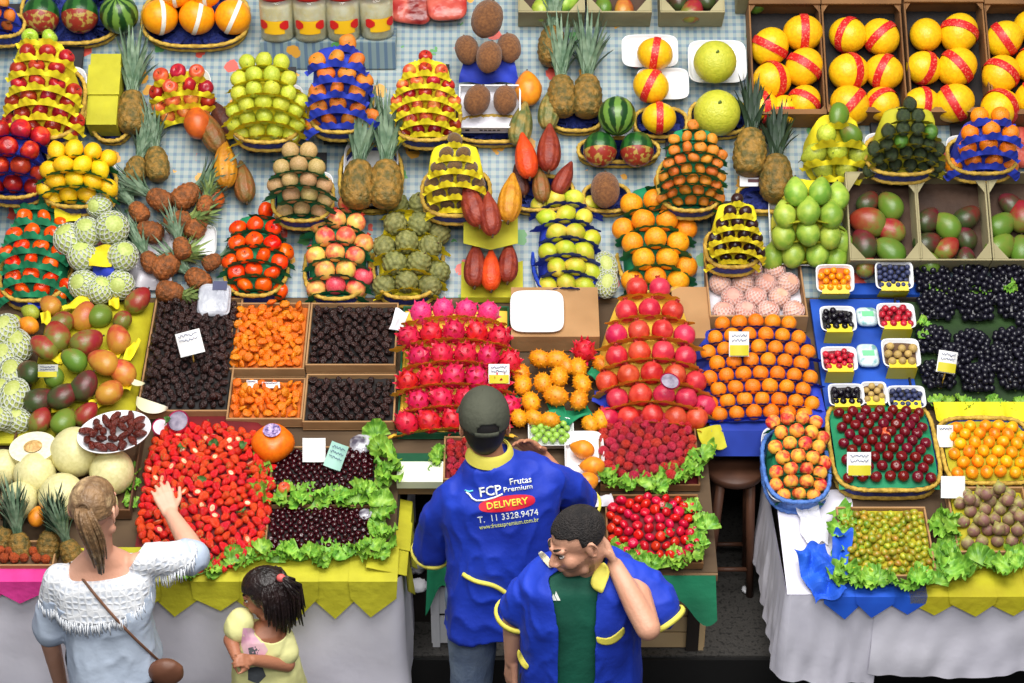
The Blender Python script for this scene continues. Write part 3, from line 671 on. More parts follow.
def pyramid(keys, cx, yb, yt, hw, rows, rpx, noun, desc, pap='yellow', H=.17, ori='rand', bask=True, ruffle=1.0, seed=1, bh=.078, mb=bask_b, mr=straw_y,
            trayon=False, sq=False, yaw=0.0, hb=.05, blabel=None, group=None, topkeys=None, rcf=1.08, pname=None):
    """rows (bottom first) of fruit stacked on a paper covered mound in a basket; rows follow the photo's own pixel rows"""
    g = random.Random(seed)
    O, a = slope(cx, yb); cup = ruffle >= 1.5
    if bask and a == A2:
        # baskets stand flatter than the slope: the back rests on it, a block carries the front
        lift = .35 * (yb - yt) / 240; n_ = nrm(a); q_ = onplane(cx, yb, P2 + n_ * (LIFT + lift), n_)
        fr = Fr(q_, a - R(15), yaw); H *= 1.35
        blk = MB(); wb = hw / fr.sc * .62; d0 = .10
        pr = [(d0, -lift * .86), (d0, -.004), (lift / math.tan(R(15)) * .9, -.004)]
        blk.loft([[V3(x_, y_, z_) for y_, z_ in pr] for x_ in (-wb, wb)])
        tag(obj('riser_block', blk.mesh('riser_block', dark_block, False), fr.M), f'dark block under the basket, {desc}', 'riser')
    else: fr = Fr(O, a, yaw)
    sc = fr.sc
    r = rpx / sc; A = hw / sc; nr = len(rows)
    w_of = lambda i: hb + r * .75 + H * math.sin(.5 * math.pi * min(1, (i + .15) / max(1, nr - 1)))
    def pyof(v, w):
        q = fr.p(0, v, w) - CAM; return H_ / 2 - FPX * q.dot(CU) / q.dot(CF)
    lim_v = r + (.012 if bask else 0.0)
    py0 = min(pyof(lim_v, w_of(0)), yb - rpx * .7)
    py1 = yt + rpx
    rows = list(rows)
    while len(rows) > 2 and abs(py0 - py1) / (len(rows) - 1) < (1.15 if cup else 1.36) * rpx: rows.pop(len(rows) // 2)
    nr = len(rows)
    vs = [fr.v_at(cx, py0 + (py1 - py0) * (i / max(1, nr - 1)), w_of(i))[1] for i in range(nr)]
    r0 = r
    if nr > 1:
        dmin = min(math.hypot(vs[i + 1] - vs[i], w_of(i + 1) - w_of(i)) for i in range(nr - 1))
        r = min(r, dmin / 1.62)
    if not cup: rows = [max(n, round(n * r0 / r * .98)) for n in rows]
    else: r *= .96
    Ltot = vs[-1] + r * 1.2
    if bask:
        basket(fr, 0, Ltot / 2, A, Ltot / 2 + .01, bh, blabel or f'blue and straw oval basket under the {desc}', mb, mr)
    if trayon:
        tray(fr, 0, Ltot / 2 + .02, A * .97, Ltot / 2 + .015, bh * .62, f'white foam tray lining the basket of the {desc}', w0=.016)
    Rc = A * rcf
    # mound
    mv = [0.02] + vs + [Ltot - .012]
    mw = [0.02] + [w_of(i) - r * .82 for i in range(nr)] + [max(.03, w_of(nr - 1) - 1.7 * r)]
    def half(v):
        k = 2 * (v / Ltot) - 1
        return A * (.97 if sq else .90 * max(.12, 1 - abs(k) ** 3) ** .5)
    def wv(v):
        for i in range(len(mv) - 1):
            if v <= mv[i + 1]: t = (v - mv[i]) / max(1e-6, mv[i + 1] - mv[i]); return mw[i] + (mw[i + 1] - mw[i]) * t
        return mw[-1]
    m = MB()
    def mp(i, j):
        v = .02 + (Ltot - .032) * j; hh = half(v); x = (2 * i - 1) * hh; top = wv(v)
        th = min(1.5, abs(x) / Rc); z = top - Rc * (1 - math.cos(math.asin(min(.999, abs(x) / Rc)))) * .9
        edge = max(0, (abs(2 * i - 1) - .86) / .14)
        z = max(.014, z * (1 - edge)) + .006 * noise.noise(Vector((x * 40, v * 40, seed)))
        return Vector((x, v, max(.014, z)))
    m.grid(mp, 22, 26)
    t = tag(obj('tissue_paper', m.mesh('tissue_paper', PAP[pap]), fr.M), f'{pname or pap} paper mounded under the {desc}', 'paper')
    # fruit
    flat_keys = keys if isinstance(keys, (list, tuple)) else [keys]
    for i, n in enumerate(rows):
        sp = 2.05 * r / Rc
        lim = 1.25
        if cup: sp *= 1.12
        if n > 1: sp = min(sp, 2 * lim / (n - 1))
        off = 0.0
        if i > 0 and rows[i - 1] % 2 == n % 2: off = .5 * sp * (1 if i % 2 else 0) * (1 if n < 3 or rows[i - 1] == n else 0)
        for j in range(n):
            th = (j - (n - 1) / 2) * sp + off
            u = Rc * math.sin(th); w = w_of(i) - Rc * (1 - math.cos(th)) * .9
            w = max(w, r * .8 + .015)
            kk = flat_keys[g.randrange(len(flat_keys))]
            if topkeys and i >= nr - topkeys[0]: kk = topkeys[1]
            s_ = r * g.uniform(.95, 1.02)
            M = fr.M @ Matrix.Translation((u, vs[i] + g.uniform(-.05, .05) * r, w)) @ Matrix.Rotation(th * .8, 4, 'Y') @ orient(ori, g) @ scale(s_)
            K[kk].put(M, heap_label(noun, i, nr, j, n, desc), group or f'{noun}s of the {desc}')
        if ruffle:
            b = MB(); q = max(12, n * 9); ph = g.uniform(0, 6)
            half_th = min(1.35, (n * .5 + (.12 if cup else .35)) * sp)
            def rp(a_, b_):
                th = (2 * a_ - 1) * half_th + off
                wave = math.sin(a_ * n * 2 * math.pi + ph); tooth = .25 * math.sin(a_ * q * 2.4 + ph)
                rad = Rc - r * .75 + b_ * r * (.55 + .55 * ruffle) + r * b_ * (.22 * wave + tooth * .5)
                vv = vs[i] - r * (.45 + .62 * b_ * (.5 + .5 * ruffle) + .16 * b_ * wave + .25 * tooth * b_)
                if cup:
                    fi = (th - off) / sp + (n - 1) / 2; dip = math.cos(2 * math.pi * fi)
                    q_ = max(0, .5 + .5 * dip) ** .6
                    rad = Rc + r * (.05 + b_ * (.18 + .80 * q_) + .14 * tooth * b_)
                    vv = vs[i] - r * (1.34 - b_ * (.26 + .10 * (1 - q_) + .35 * tooth + .08 * wave))
                return Vector((rad * math.sin(th), vv, max(.016 + .01 * b_, w_of(i) + (rad * math.cos(th) - Rc) * .95)))
            b.grid(rp, q * 2, 5)
            b.grid(lambda a_, b_: rp(1 - a_, b_) - Vector((0, .003, 0)), q * 2, 5)
            obj('ruffle', b.mesh('ruffle', PAP[pap]), None, t)
    return fr, Ltot, r
def pack(W0, W1, V0, V1, r, hf, inside=None, seed=1, k=.98, jit=.12, order='scan', limit=None):
    """greedy packing of spheres on the surface w = hf(u,v)"""
    g = np.random.default_rng(seed)
    st = r / 5
    us = np.arange(W0 + r, W1 - r + 1e-6, st); vs = np.arange(V0 + r, V1 - r + 1e-6, st)
    if not len(us): us = np.array([(W0 + W1) / 2])
    if not len(vs): vs = np.array([(V0 + V1) / 2])
    U, V = np.meshgrid(us, vs); U = U.ravel() + g.uniform(-.4, .4, U.size) * st; V = V.ravel() + g.uniform(-.4, .4, V.size) * st
    o = np.argsort(V + U * .12 + g.uniform(0, 1, V.size) * st * (1.5 if order == 'scan' else 60)); U, V = U[o], V[o]
    P = np.zeros((0, 4)); buf = np.zeros((4000, 4)); n = 0
    for u, v in zip(U, V):
        if inside and not inside(u, v): continue
        rr = r * (1 + g.uniform(-jit, jit)); w = hf(u, v)
        if n:
            d = (buf[:n, 0] - u) ** 2 + (buf[:n, 1] - v) ** 2 + (buf[:n, 2] - w) ** 2
            if np.any(d < ((buf[:n, 3] + rr) * k) ** 2): continue
        buf[n] = (u, v, w, rr); n += 1
        if limit and n >= limit: break
    return buf[:n].copy()
def hexpack(W0, W1, V0, V1, r, hf, seed=1):
    g = np.random.default_rng(seed); out = []; v = V0 + r; k = 0
    nx = max(1, int((W1 - W0) // (2.03 * r))); pitch = (W1 - W0) / nx
    while v <= V1 - r * .9:
        n = nx - (k % 2)
        for i in range(n):
            u = (W0 + W1) / 2 + (i - (n - 1) / 2) * pitch + g.normal(0, .04) * r; vv = v + g.normal(0, .05) * r
            out.append((u, vv, hf(u, vv), r * g.uniform(.95, 1.0)))
        v += max(1.78 * r, math.sqrt(max(0, (2.0 * r) ** 2 - (pitch / 2) ** 2))); k += 1
    return np.array(out)
def drop(P, n, r, wmax, hf, inside=None, seed=2, k=.96):
    """more spheres dropped into the dimples of a packing"""
    g = random.Random(seed); out = []
    B = [tuple(p) for p in P]
    lo = P.min(0); hi = P.max(0); tries = 0
    while len(out) < n and tries < n * 30:
        tries += 1
        u, v = g.uniform(lo[0], hi[0]), g.uniform(lo[1], hi[1])
        if inside and not inside(u, v): continue
        A_ = np.array(B); d2 = (A_[:, 0] - u) ** 2 + (A_[:, 1] - v) ** 2; R2 = ((A_[:, 3] + r) * k) ** 2
        h = A_[:, 2] + np.sqrt(np.maximum(0, R2 - d2)); h = np.where(d2 < R2, h, -9)
        w = h.max()
        if w < hf(u, v) - .01 or w > hf(u, v) + wmax: continue
        B.append((u, v, w, r)); out.append((u, v, w, r))
    return np.array(out).reshape(-1, 4)
def fill(fr, P, keys, label, group, ori='rand', seed=1, parts=True, weights=None, tiltf=None):
    g = random.Random(seed)
    ks = keys if isinstance(keys, (list, tuple)) else [keys]
    for i, (u, v, w, r) in enumerate(P):
        kk = g.choices(ks, weights)[0] if len(ks) > 1 else ks[0]
        K[kk].put(fr.M @ Matrix.Translation((u, v, w)) @ orient(ori, g) @ scale(r), label if isinstance(label, str) else label(i, u, v, kk), group, parts)
def rowlab(P, r, noun, desc):
    """labels for packed fruit: row (from the front) and place in it, by the packing's own rows"""
    idx = sorted(range(len(P)), key=lambda i: P[i][1]); rows = []; 
    for i in idx:
        if rows and P[i][1] - P[rows[-1][0]][1] < r * 1.15: rows[-1].append(i)
        else: rows.append([i])
    lab = {}
    for ri, rw in enumerate(rows):
        rw.sort(key=lambda i: P[i][0])
        for j, i in enumerate(rw): lab[i] = heap_label(noun, ri, len(rows), j, len(rw), desc) if ri < 12 and j < 14 else f'{noun} of the {desc}'
    return lambda i, u, v, kk: lab[i]
def pxframe(cx, yb, yt, hw, dtilt=0.0, w0=0.0, yaw=0.0):
    """frame at the front edge (pixel row yb) with width and length that reach pixel row yt"""
    O, a = slope(cx, yb); fr = Fr(O + nrm(a) * w0, a + dtilt, yaw)
    L = fr.v_at(cx, yt, 0)[1]
    return fr, 2 * hw / fr.sc, L
# ------------------------------------------------------------------ price cards
ink = mat('ink_blue', S(70, 80, 130), rough=.6)
def price_card(px, py, wpx, hpx, label, dw=.10, col=None, low=None, roll=0.0, stick=True, lines=3, base=None, tilt=None):
    """a small card on a wire, standing among the fruit; dw = its height above the display"""
    O, a = slope(px, py + hpx * .5)
    P0 = base or O
    q = onplane(px, py, O + nrm(a) * dw, nrm(a)); sc = FPX / depth(q)
    M = Matrix.Translation(q) @ Matrix.Rotation(R(tilt if tilt is not None else 58), 4, 'X') @ Matrix.Rotation(roll, 4, 'Z')
    o = empty('price_card', M, label, 'price card', None)
    w, h = wpx / sc, hpx / sc
    c = col or mat('card_white', S(240, 240, 238), S(230, 230, 230), rough=.5)
    b = MB(); b.grid(lambda i, j: Vector(((i - .5) * w, (j - .5) * h, .01 * math.cos((i - .5) * 3))), 7, 4); b.grid(lambda i, j: Vector(((.5 - i) * w, (j - .5) * h, .01 * math.cos((i - .5) * 3) - .002)), 7, 4)
    obj('card', b.mesh('card', c), None, o)
    if low:
        b = MB(); b.grid(lambda i, j: Vector(((i - .5) * w * .94, -h * .46 + j * h * .42, .012 + .01 * math.cos((i - .5) * 2.8) - .0095 + .008)), 7, 3); obj('panel', b.mesh('panel', low), None, o)['label'] = 'printed lower panel'
    if lines:
        b = MB(); g = random.Random(int(px))
        for k in range(lines):
            y = h * (.34 - .2 * k); x0 = -w * .38
            pts = [Vector((x0 + w * .76 * t / 14, y + h * .05 * math.sin(t * 2.3 + g.uniform(0, 3)), .0125)) for t in range(15)]
            b.tube(pts, .0013, 5)
        obj('handwriting', b.mesh('handwriting', ink), None, o)
    if stick:
        b = MB(); inv = M.inverted(); foot = inv @ (q - nrm(a) * (dw - .012) + Vector((.0, .0, 0)))
        b.tube([Vector((0, -h * .45, -.003)), foot], .003, 6); obj('stick', b.mesh('stick', straw_y), None, o)
    return o
# ------------------------------------------------------------------ lettuce edging
def lettuce(pts, size, label, group, dw=.03, per=1.0, seed=1, spread=.5, up=.35):
    g = random.Random(seed)
    for a, b in zip(pts[:-1], pts[1:]):
        d = math.hypot(b[0] - a[0], b[1] - a[1]); n = max(1, round(d / (size * .36) * per))
        for i in range(n):
            t = (i + g.uniform(.2, .8)) / n
            px = a[0] + (b[0] - a[0]) * t + g.uniform(-1, 1) * size * spread * .6; py = a[1] + (b[1] - a[1]) * t + g.uniform(-1, 1) * size * spread * .6
            O, an = slope(px, py); s_ = size / (FPX / depth(O)) * g.uniform(.5, .78)
            M = Matrix.Translation(O + nrm(an) * (dw + g.uniform(-.015, .02))) @ Matrix.Rotation(an, 4, 'X') @ Matrix.Rotation(g.uniform(-3.1, 3.1), 4, 'Z') @ Matrix.Rotation(g.uniform(-up, up * 1.6), 4, 'X') @ scale(s_)
            g.choice(LETT).put(M, label, group)
# ------------------------------------------------------------------ the setting
def zs(y): return P1.z + (y - P1.y) * math.tan(A1) if y <= P2.y else P2.z + (y - P2.y) * math.tan(A2)
PLAT = 0.15
flo = mat('floor_terrazzo', S(62, 60, 57), S(40, 39, 37), rough=.55, scale=60, bump=.1, bscale=90, c3=S(74, 71, 68), coord='Object')
b = MB(); b.box((0, 2.2, PLAT / 2), (9, 3.6, PLAT)); tag(obj('floor', b.mesh('floor', flo, False)), 'grey terrazzo platform floor under the stall', kind='structure')
b = MB(); b.box((0, -2.5, -.05), (9, 9, .1)); tag(obj('floor_lower', b.mesh('floor_lower', mat('floor_dark', S(34, 32, 31), S(24, 23, 22), rough=.5, scale=20), False)), 'dark lower floor of the aisle', kind='structure')
b = MB(); b.box((0, .392, .07), (9, .016, .14)); tag(obj('trim_1', b.mesh('trim_1', mat('step_dark', S(22, 21, 21), rough=.5), False)), 'black edge of the platform step', kind='structure')
b = MB(); b.box((0, 3.7, 1.6), (9, .1, 3.2)); tag(obj('wall_back', b.mesh('wall_back', mat('wall_plain', S(150, 140, 128), S(130, 122, 110), rough=.8), False)), 'plain wall behind the stall', kind='structure')
# ------------------------------------------------------------------ stand
st = empty('display_stand', Matrix.Translation((0, 1.2, PLAT)), 'long stepped wooden display stand that carries every basket and box of fruit', 'display stand')
deck_m = mat('deck_wood', S(120, 92, 62), S(96, 72, 46), rough=.8, scale=3)
dark_w = mat('stand_dark', S(48, 38, 30), S(34, 27, 22), rough=.8, scale=3)
XL, XM0, XM1, XR = -.455, .35, .79, 1.075
def deck(x0, x1, y0, y1, th=.03, nm='deck', mm=deck_m):
    b = MB(); n = 2
    pr = [(y0, zs(y0)), (y1, zs(y1))]
    r0 = [Vector((x0, y, z)) for y, z in pr] + [Vector((x0, y, z - th)) for y, z in reversed(pr)]
    r1 = [Vector((x1, v.y, v.z)) for v in r0]
    b.loft([r0, r1]); me = b.mesh(nm, mm, False); me.transform(Matrix.Translation((0, -1.2, -PLAT)))
    return obj(nm, me, None, st)
deck(-3.0, XL, .17, 1.62); deck(XL, XM0, .59, 1.62); deck(XM0, XM1, .17, 1.62); deck(XM1, XR, .86, 1.62); deck(XR, 3.0, .10, 1.62)
deck(-3.0, 3.0, 1.62, YB, nm='back_deck')
def post(x, y, y2=None):
    z1 = zs(y) - .03; b = MB(); b.box((x, y - 1.2, (z1 - PLAT) / 2), (.05, .05, z1 - PLAT)); obj('leg', b.mesh('leg', dark_w, False), None, st)
for x in (-2.9, -1.7, XL - .06, XM0 + .05, XM1 - .05, XR + .06, 2.0, 2.9):
    post(x, .42 if x < XL or x > XR else .45); post(x, 2.9)
b = MB(); b.box((0, 1.75 - 1.2, .45), (6, .02, .9)); obj('kick_panel', b.mesh('kick_panel', mat('panel_dark', S(40, 34, 30), S(30, 26, 24), rough=.8), False), None, st)
for x in (XL + .0, XR - .0):
    b = MB(); y0, y1 = .42, 1.3
    b.loft([[Vector((x + dx, y0 - 1.2, .02)), Vector((x + dx, y1 - 1.2, .02)), Vector((x + dx, y1 - 1.2, zs(y1) - PLAT - .032)), Vector((x + dx, y0 - 1.2, zs(y0) - PLAT - .032))] for dx in (-.006, .006)])
    obj('side_panel', b.mesh('side_panel', dark_w, False), None, st)
# patterned oilcloth over the upper steps
def cloth_material():
    m = bpy.data.materials.new('oilcloth'); m.use_nodes = True; nt = m.node_tree; N = nt.nodes; L = nt.links; b = N['Principled BSDF']; b.inputs['Roughness'].default_value = .35
    tc = N.new('ShaderNodeTexCoord'); sp = N.new('ShaderNodeSeparateXYZ'); L.new(tc.outputs['Object'], sp.inputs[0])
    def line(out, per, w):
        a = N.new('ShaderNodeMath'); a.operation = 'MULTIPLY'; a.inputs[1].default_value = 1 / per; L.new(out, a.inputs[0])
        f = N.new('ShaderNodeMath'); f.operation = 'FRACT'; L.new(a.outputs[0], f.inputs[0])
        g = N.new('ShaderNodeMath'); g.operation = 'LESS_THAN'; g.inputs[1].default_value = w; L.new(f.outputs[0], g.inputs[0]); return g.outputs[0]
    lx = line(sp.outputs[0], .036, .42); ly = line(sp.outputs[1], .036, .42)
    ad = N.new('ShaderNodeMath'); ad.operation = 'ADD'; L.new(lx, ad.inputs[0]); L.new(ly, ad.inputs[1])
    dv = N.new('ShaderNodeMath'); dv.operation = 'MULTIPLY'; dv.inputs[1].default_value = .5; L.new(ad.outputs[0], dv.inputs[0])
    rp = N.new('ShaderNodeValToRGB'); L.new(dv.outputs[0], rp.inputs['Fac']); rp.color_ramp.interpolation = 'CONSTANT'
    rp.color_ramp.elements[0].color = S(156, 164, 160); rp.color_ramp.elements[1].position = .4; rp.color_ramp.elements[1].color = S(130, 150, 154)
    e = rp.color_ramp.elements.new(.9); e.color = S(98, 122, 144)
    vo = N.new('ShaderNodeTexVoronoi'); vo.inputs['Scale'].default_value = 7.5; vo.inputs['Randomness'].default_value = .7; L.new(tc.outputs['Object'], vo.inputs['Vector'])
    nz = N.new('ShaderNodeTexNoise'); nz.inputs['Scale'].default_value = 30; L.new(tc.outputs['Object'], nz.inputs['Vector'])
    k = N.new('ShaderNodeMath'); k.operation = 'MULTIPLY_ADD'; k.inputs[1].default_value = .35; L.new(nz.outputs['Fac'], k.inputs[0]); L.new(vo.outputs['Distance'], k.inputs[2])
    lt = N.new('ShaderNodeMath'); lt.operation = 'LESS_THAN'; lt.inputs[1].default_value = .42; L.new(k.outputs[0], lt.inputs[0])
    sc_ = N.new('ShaderNodeSeparateColor'); L.new(vo.outputs['Color'], sc_.inputs[0])
    r2 = N.new('ShaderNodeValToRGB'); L.new(sc_.outputs[0], r2.inputs['Fac']); r2.color_ramp.interpolation = 'CONSTANT'
    r2.color_ramp.elements[0].color = S(86, 150, 84); r2.color_ramp.elements[1].position = .4; r2.color_ramp.elements[1].color = S(214, 84, 70)
    e = r2.color_ramp.elements.new(.7); e.color = S(222, 160, 60)
    mx = N.new('ShaderNodeMix'); mx.data_type = 'RGBA'; L.new(lt.outputs[0], mx.inputs['Factor']); L.new(rp.outputs[0], mx.inputs['A']); L.new(r2.outputs[0], mx.inputs['B'])
    L.new(mx.outputs['Result'], b.inputs['Base Color']); return m
b = MB(); fr_c = Fr(Vector((0, P2.y, P2.z)), A2)
Lc = (YB - P2.y) / math.cos(A2)
b.grid(lambda i, j: Vector(((i - .5) * 6, .01 + (Lc - .02) * j, .004 + .002 * math.sin(i * 61) * math.sin(j * 23))), 90, 24)
b.grid(lambda i, j: Vector(((.5 - i) * 6, .01 + (Lc - .02) * j, .001)), 2, 2)
tag(obj('tablecloth', b.mesh('tablecloth', cloth_material()), fr_c.M), 'pale checked oilcloth printed with small fruit over the upper steps of the stand', 'tablecloth')
# cardboard laid over the front shelf
b = MB()
for x0, x1, y0, y1 in ((-3, XL, .18, 1.6), (XL, XM0, .60, 1.6), (XM0, XM1, .18, 1.6), (XM1, XR, .87, 1.6), (XR, 3, .11, 1.6)):
    b.grid(lambda i, j: Vector((x0 + (x1 - x0) * i, y0 + (y1 - y0) * j, zs(y0 + (y1 - y0) * j) + .004)), 2, 2)
tag(obj('cardboard_sheet', b.mesh('cardboard_sheet', mat('card_floor', S(96, 76, 54), S(78, 60, 42), rough=.9, scale=3))), 'brown cardboard sheet laid over the front shelf beneath the boxes', 'cardboard')
# white skirts
skirt_m = mat('skirt_white', S(232, 229, 240), S(220, 217, 230), rough=.75, scale=2.5, bump=.25, bscale=7)
def skirt(path, z0, z1, label, seed, sag=None):
    """hanging cloth along a path of (x,y); wavy, with a few creases"""
    b = MB(); n = 120
    L_ = [0]
    for p, q in zip(path[:-1], path[1:]): L_.append(L_[-1] + math.hypot(q[0] - p[0], q[1] - p[1]))
    def at(t):
        s_ = t * L_[-1]
        for i in range(len(path) - 1):
            if s_ <= L_[i + 1] + 1e-9:
                k = (s_ - L_[i]) / (L_[i + 1] - L_[i]); p, q = path[i], path[i + 1]
                d = Vector((q[0] - p[0], q[1] - p[1], 0)).normalized()
                return Vector((p[0] + (q[0] - p[0]) * k, p[1] + (q[1] - p[1]) * k, 0)), Vector((d.y, -d.x, 0))
    def pt(i, j, off=0):
        p, nn = at(i); w = .012 + .03 * j * (.5 + .5 * noise.noise(Vector((i * 9 + seed, j * 1.1, seed)))) + .02 * j * noise.noise(Vector((i * 23, j * 2 + seed, 3)))
        zb = z0 + (sag(i) if sag else 0)
        p = p + nn * (w + off); p.z = z1 + (zb - z1) * j; return p
    b.grid(lambda i, j: pt(i, j), n, 18); b.grid(lambda i, j: pt(1 - i, j, -.004), n, 18)
    return tag(obj('table_skirt', b.mesh('table_skirt', skirt_m)), label, 'table skirt')
skirt([(-3.0, .155), (XL + .02, .155), (XL + .025, 1.0)], .16, zs(.17) - .002, 'white cloth skirt round the strawberry counter behind the woman and the little girl', 1)
skirt([(XR - .025, .85), (XR - .02, .085), (XR + .34, .085)], .34, zs(.1) - .002, 'white cloth skirt sheet at the free corner of the small plum counter', 5, lambda i: -.03 * i)
skirt([(XR + .31, .075), (3.0, .075)], .37, zs(.1) - .002, 'white cloth skirt sheet under the figs, overlapping the corner sheet', 9, lambda i: -.02 * math.sin(i * 9))
# zigzag paper edging
def edging(path, col, label, seed, step=.16, drop_=.16, base=.06):
    o = None; b = MB(); g = random.Random(seed)
    for p, q in zip(path[:-1], path[1:]):
        d = Vector((q[0] - p[0], q[1] - p[1], 0)); n = max(1, round(d.length / step)); nn = Vector((d.y, -d.x, 0)).normalized()
        for k in range(n):
            a0 = Vector((p[0], p[1], 0)) + d * (k / n); a1 = Vector((p[0], p[1], 0)) + d * ((k + 1) / n); mid = (a0 + a1) / 2
            z = zs(p[1]) + .012 + .004 * (k % 2); dd = drop_ * g.uniform(.8, 1.1); of = nn * (.052 + .006 * (k % 2))
            ex = (a1 - a0) * .12
            pts = [a0 - ex - nn * .10 + Vector((0, 0, z + .04)), a1 + ex - nn * .10 + Vector((0, 0, z + .04)), a1 + ex + of + Vector((0, 0, z)), a0 - ex + of + Vector((0, 0, z)),
                   a1 + ex * .7 + of * 1.08 + Vector((0, 0, z - base)), a0 - ex * .7 + of * 1.08 + Vector((0, 0, z - base)), mid + of * 1.2 + Vector((g.uniform(-.02, .02), 0, z - dd))]
            pts2 = [v - nn * .003 - Vector((0, 0, .002)) for v in pts]
            b.add(pts + pts2, [(0, 3, 2, 1), (3, 5, 4, 2), (5, 6, 4), (7, 8, 9, 10), (10, 9, 11, 12), (12, 11, 13)])
    return tag(obj('paper_edging', b.mesh('paper_edging', col, False)), label, 'paper')
edging([(-1.66, .17), (XL, .17), (XL + .003, .60)], PAP['lime'], 'lime yellow zigzag paper edging hanging off the strawberry counter', 3, .16, .17, .08)
edging([(XR + .45, .10), (3.0, .10)], PAP['olive'], 'olive yellow zigzag paper edging below the figs', 5, .15, .085, .03)
edging([(XR + .12, .10), (XR + .485, .10)], mat('paper_azure', S(30, 96, 220), S(22, 76, 190), rough=.7), 'bright blue paper edging folded over the corner of the small plum counter', 6, .115, .10, .03)
edging([(-3.0, .17), (-1.80, .17)], PAP['pink'], 'bright pink paper edging in front of the rambutans', 8, .16, .12, .05)

b = MB()
b.grid(lambda i, j: Vector((XR - .028 + .30 * i, .075 + .50 * j, zs(.075 + .50 * j) + .0065 + .004 * abs(math.sin(i * 9) * math.sin(j * 7)))), 16, 16)
tag(obj('white_cloth', b.mesh('white_cloth', skirt_m)), 'white cloth folded over the corner of the table top under the sky blue peach basket', 'cloth')
# ------------------------------------------------------------------ helpers in photo pixels
def put_at(key, px, py, rpx, label, group=None, w=None, roll=0.0, ori=None, extra=None, k=.95):
    """one fruit whose centre shows at (px,py); it lies on the display"""
    rpx *= 1.38 if key.startswith('cacao') else (1.12 if key.startswith('papaya') else 1)
    O, a = slope(px, py); sc = FPX / depth(O); r = rpx / sc
    if key.startswith('cacao'): k = .62
    ww = (w if w is not None else 0.0) + r * k
    n = nrm(a)
    for _ in range(2):
        q = onplane(px, py, Vector((0, O.y, zs(O.y))) + n * ww, n)
    M = Matrix.Translation(q) @ Matrix.Rotation(a, 4, 'X') @ Matrix.Rotation(R(roll), 4, 'Z')
    if ori is not None: M = M @ ori
    return K[key].put(M @ scale(r), label, group)
def basket_px(cx, yb, yt, hw, label, h=.065, mb=bask_b, mr=straw_y):
    O, a = slope(cx, yb); fr = Fr(O, a); L = fr.v_at(cx, yt, h)[1]
    basket(fr, 0, L / 2, hw / fr.sc, L / 2, h, label, mb, mr); return fr
RX, RY, RZ = (lambda d: Matrix.Rotation(R(d), 4, 'X')), (lambda d: Matrix.Rotation(R(d), 4, 'Y')), (lambda d: Matrix.Rotation(R(d), 4, 'Z'))
# ------------------------------------------------------------------ back row
pyramid('tangerine', 2, 47, -8, 24, [2, 2, 2], 8.5, 'orange half', 'blue paper basket in the far corner', 'blue', H=.10)
basket_px(72, 50, -20, 50, 'straw and blue basket that holds the wrapped watermelons')
put_at('watermelon_wrapped', 41, 15, 18, 'wrapped watermelon at the left end of its basket', 'wrapped watermelons', w=.03)
put_at('watermelon_wrapped', 80, 14, 18, 'wrapped watermelon in the middle of its basket', 'wrapped watermelons', w=.03)
put_at('watermelon', 119, 14, 19, 'striped green watermelon right of two wrapped ones', w=.04, ori=RX(70))
basket_px(196, 53, -10, 53, 'wide blue and straw basket of white banded melons')
for i, x in enumerate((160, 197, 233)):
    put_at('melon_orange', x, 17, 17.5, f'orange yellow melon with white strip, {("left", "middle", "right")[i]} of the front three', 'white banded melons', w=.03, ori=RZ((100, 84, 72)[i]) @ RX(20))
for i, x in enumerate((176, 206)):
    put_at('melon_orange', x, -8, 15, 'orange melon behind the white banded three', 'melons at the back', w=.10, ori=RZ(90))
# glass jars on a small riser
def upright(px, py, lift=0.0):
    O, a = slope(px, py); return O + nrm(a) * lift
def riser(x0, x1, py, depth_, label, m=None, h0=.012):
    p0, p1 = upright(x0, py), upright(x1, py); W = p1.x - p0.x
    o = MB(); y0, y1 = p0.y, p0.y + depth_; z = p0.z + depth_ * math.tan(A2) + .006
    prof = [(y0, p0.z + .008), (y1, z), (y0, z)]
    z2 = z
    o.loft([[Vector((x, y0, p0.z + .006)), Vector((x, y1, z - .001)), Vector((x, y1, z2)), Vector((x, y0, z2))] for x in (p0.x, p1.x)])
    tag(obj('riser_block', o.mesh('riser_block', m or bpy.data.materials['oilcloth'], False)), label, 'riser')
    return y0, z2
jy, jz = riser(262, 396, 70, .165, 'cloth covered riser under the four glass jars')
glass_m = mat('jar_glass', S(240, 244, 236), rough=.05, trans=.9)
jar_food = mat('jar_filling', S(250, 244, 216), S(238, 222, 160), rough=.5, scale=30)
jar_lab = mat('jar_label', S(244, 196, 30), S(236, 178, 20), rough=.5)
lid_m = mat('jar_lid', S(190, 34, 30), S(170, 24, 22), rough=.35)
bow_m = mat('bow_red', S(206, 30, 30), rough=.5)
def cyl(r, z0, z1, n=32, rr=None):
    b = MB(); b.loft([[Vector((math.cos(2 * math.pi * i / n) * q, math.sin(2 * math.pi * i / n) * q, z)) for i in range(n)] for q, z in (rr or ((r * .92, z0), (r, z0 + .008), (r, z1 - .012), (r * .84, z1)))])
    return b
jar_parts = [('filling', cyl(.054, .006, .135).mesh('filling', jar_food), 'pale filling'), ('lid', cyl(0, 0, 0, rr=((.056, .155), (.058, .16), (.058, .178), (.054, .182))).mesh('lid', lid_m), 'red lid')]
_b = MB(); _b.grid(lambda i, j: Vector((math.sin((i - .5) * 1.3) * .0605, -math.cos((i - .5) * 1.3) * .0605, .035 + .05 * j)), 14, 3); jar_parts.append(('label', _b.mesh('label', jar_lab), 'yellow paper label'))
_b = MB()
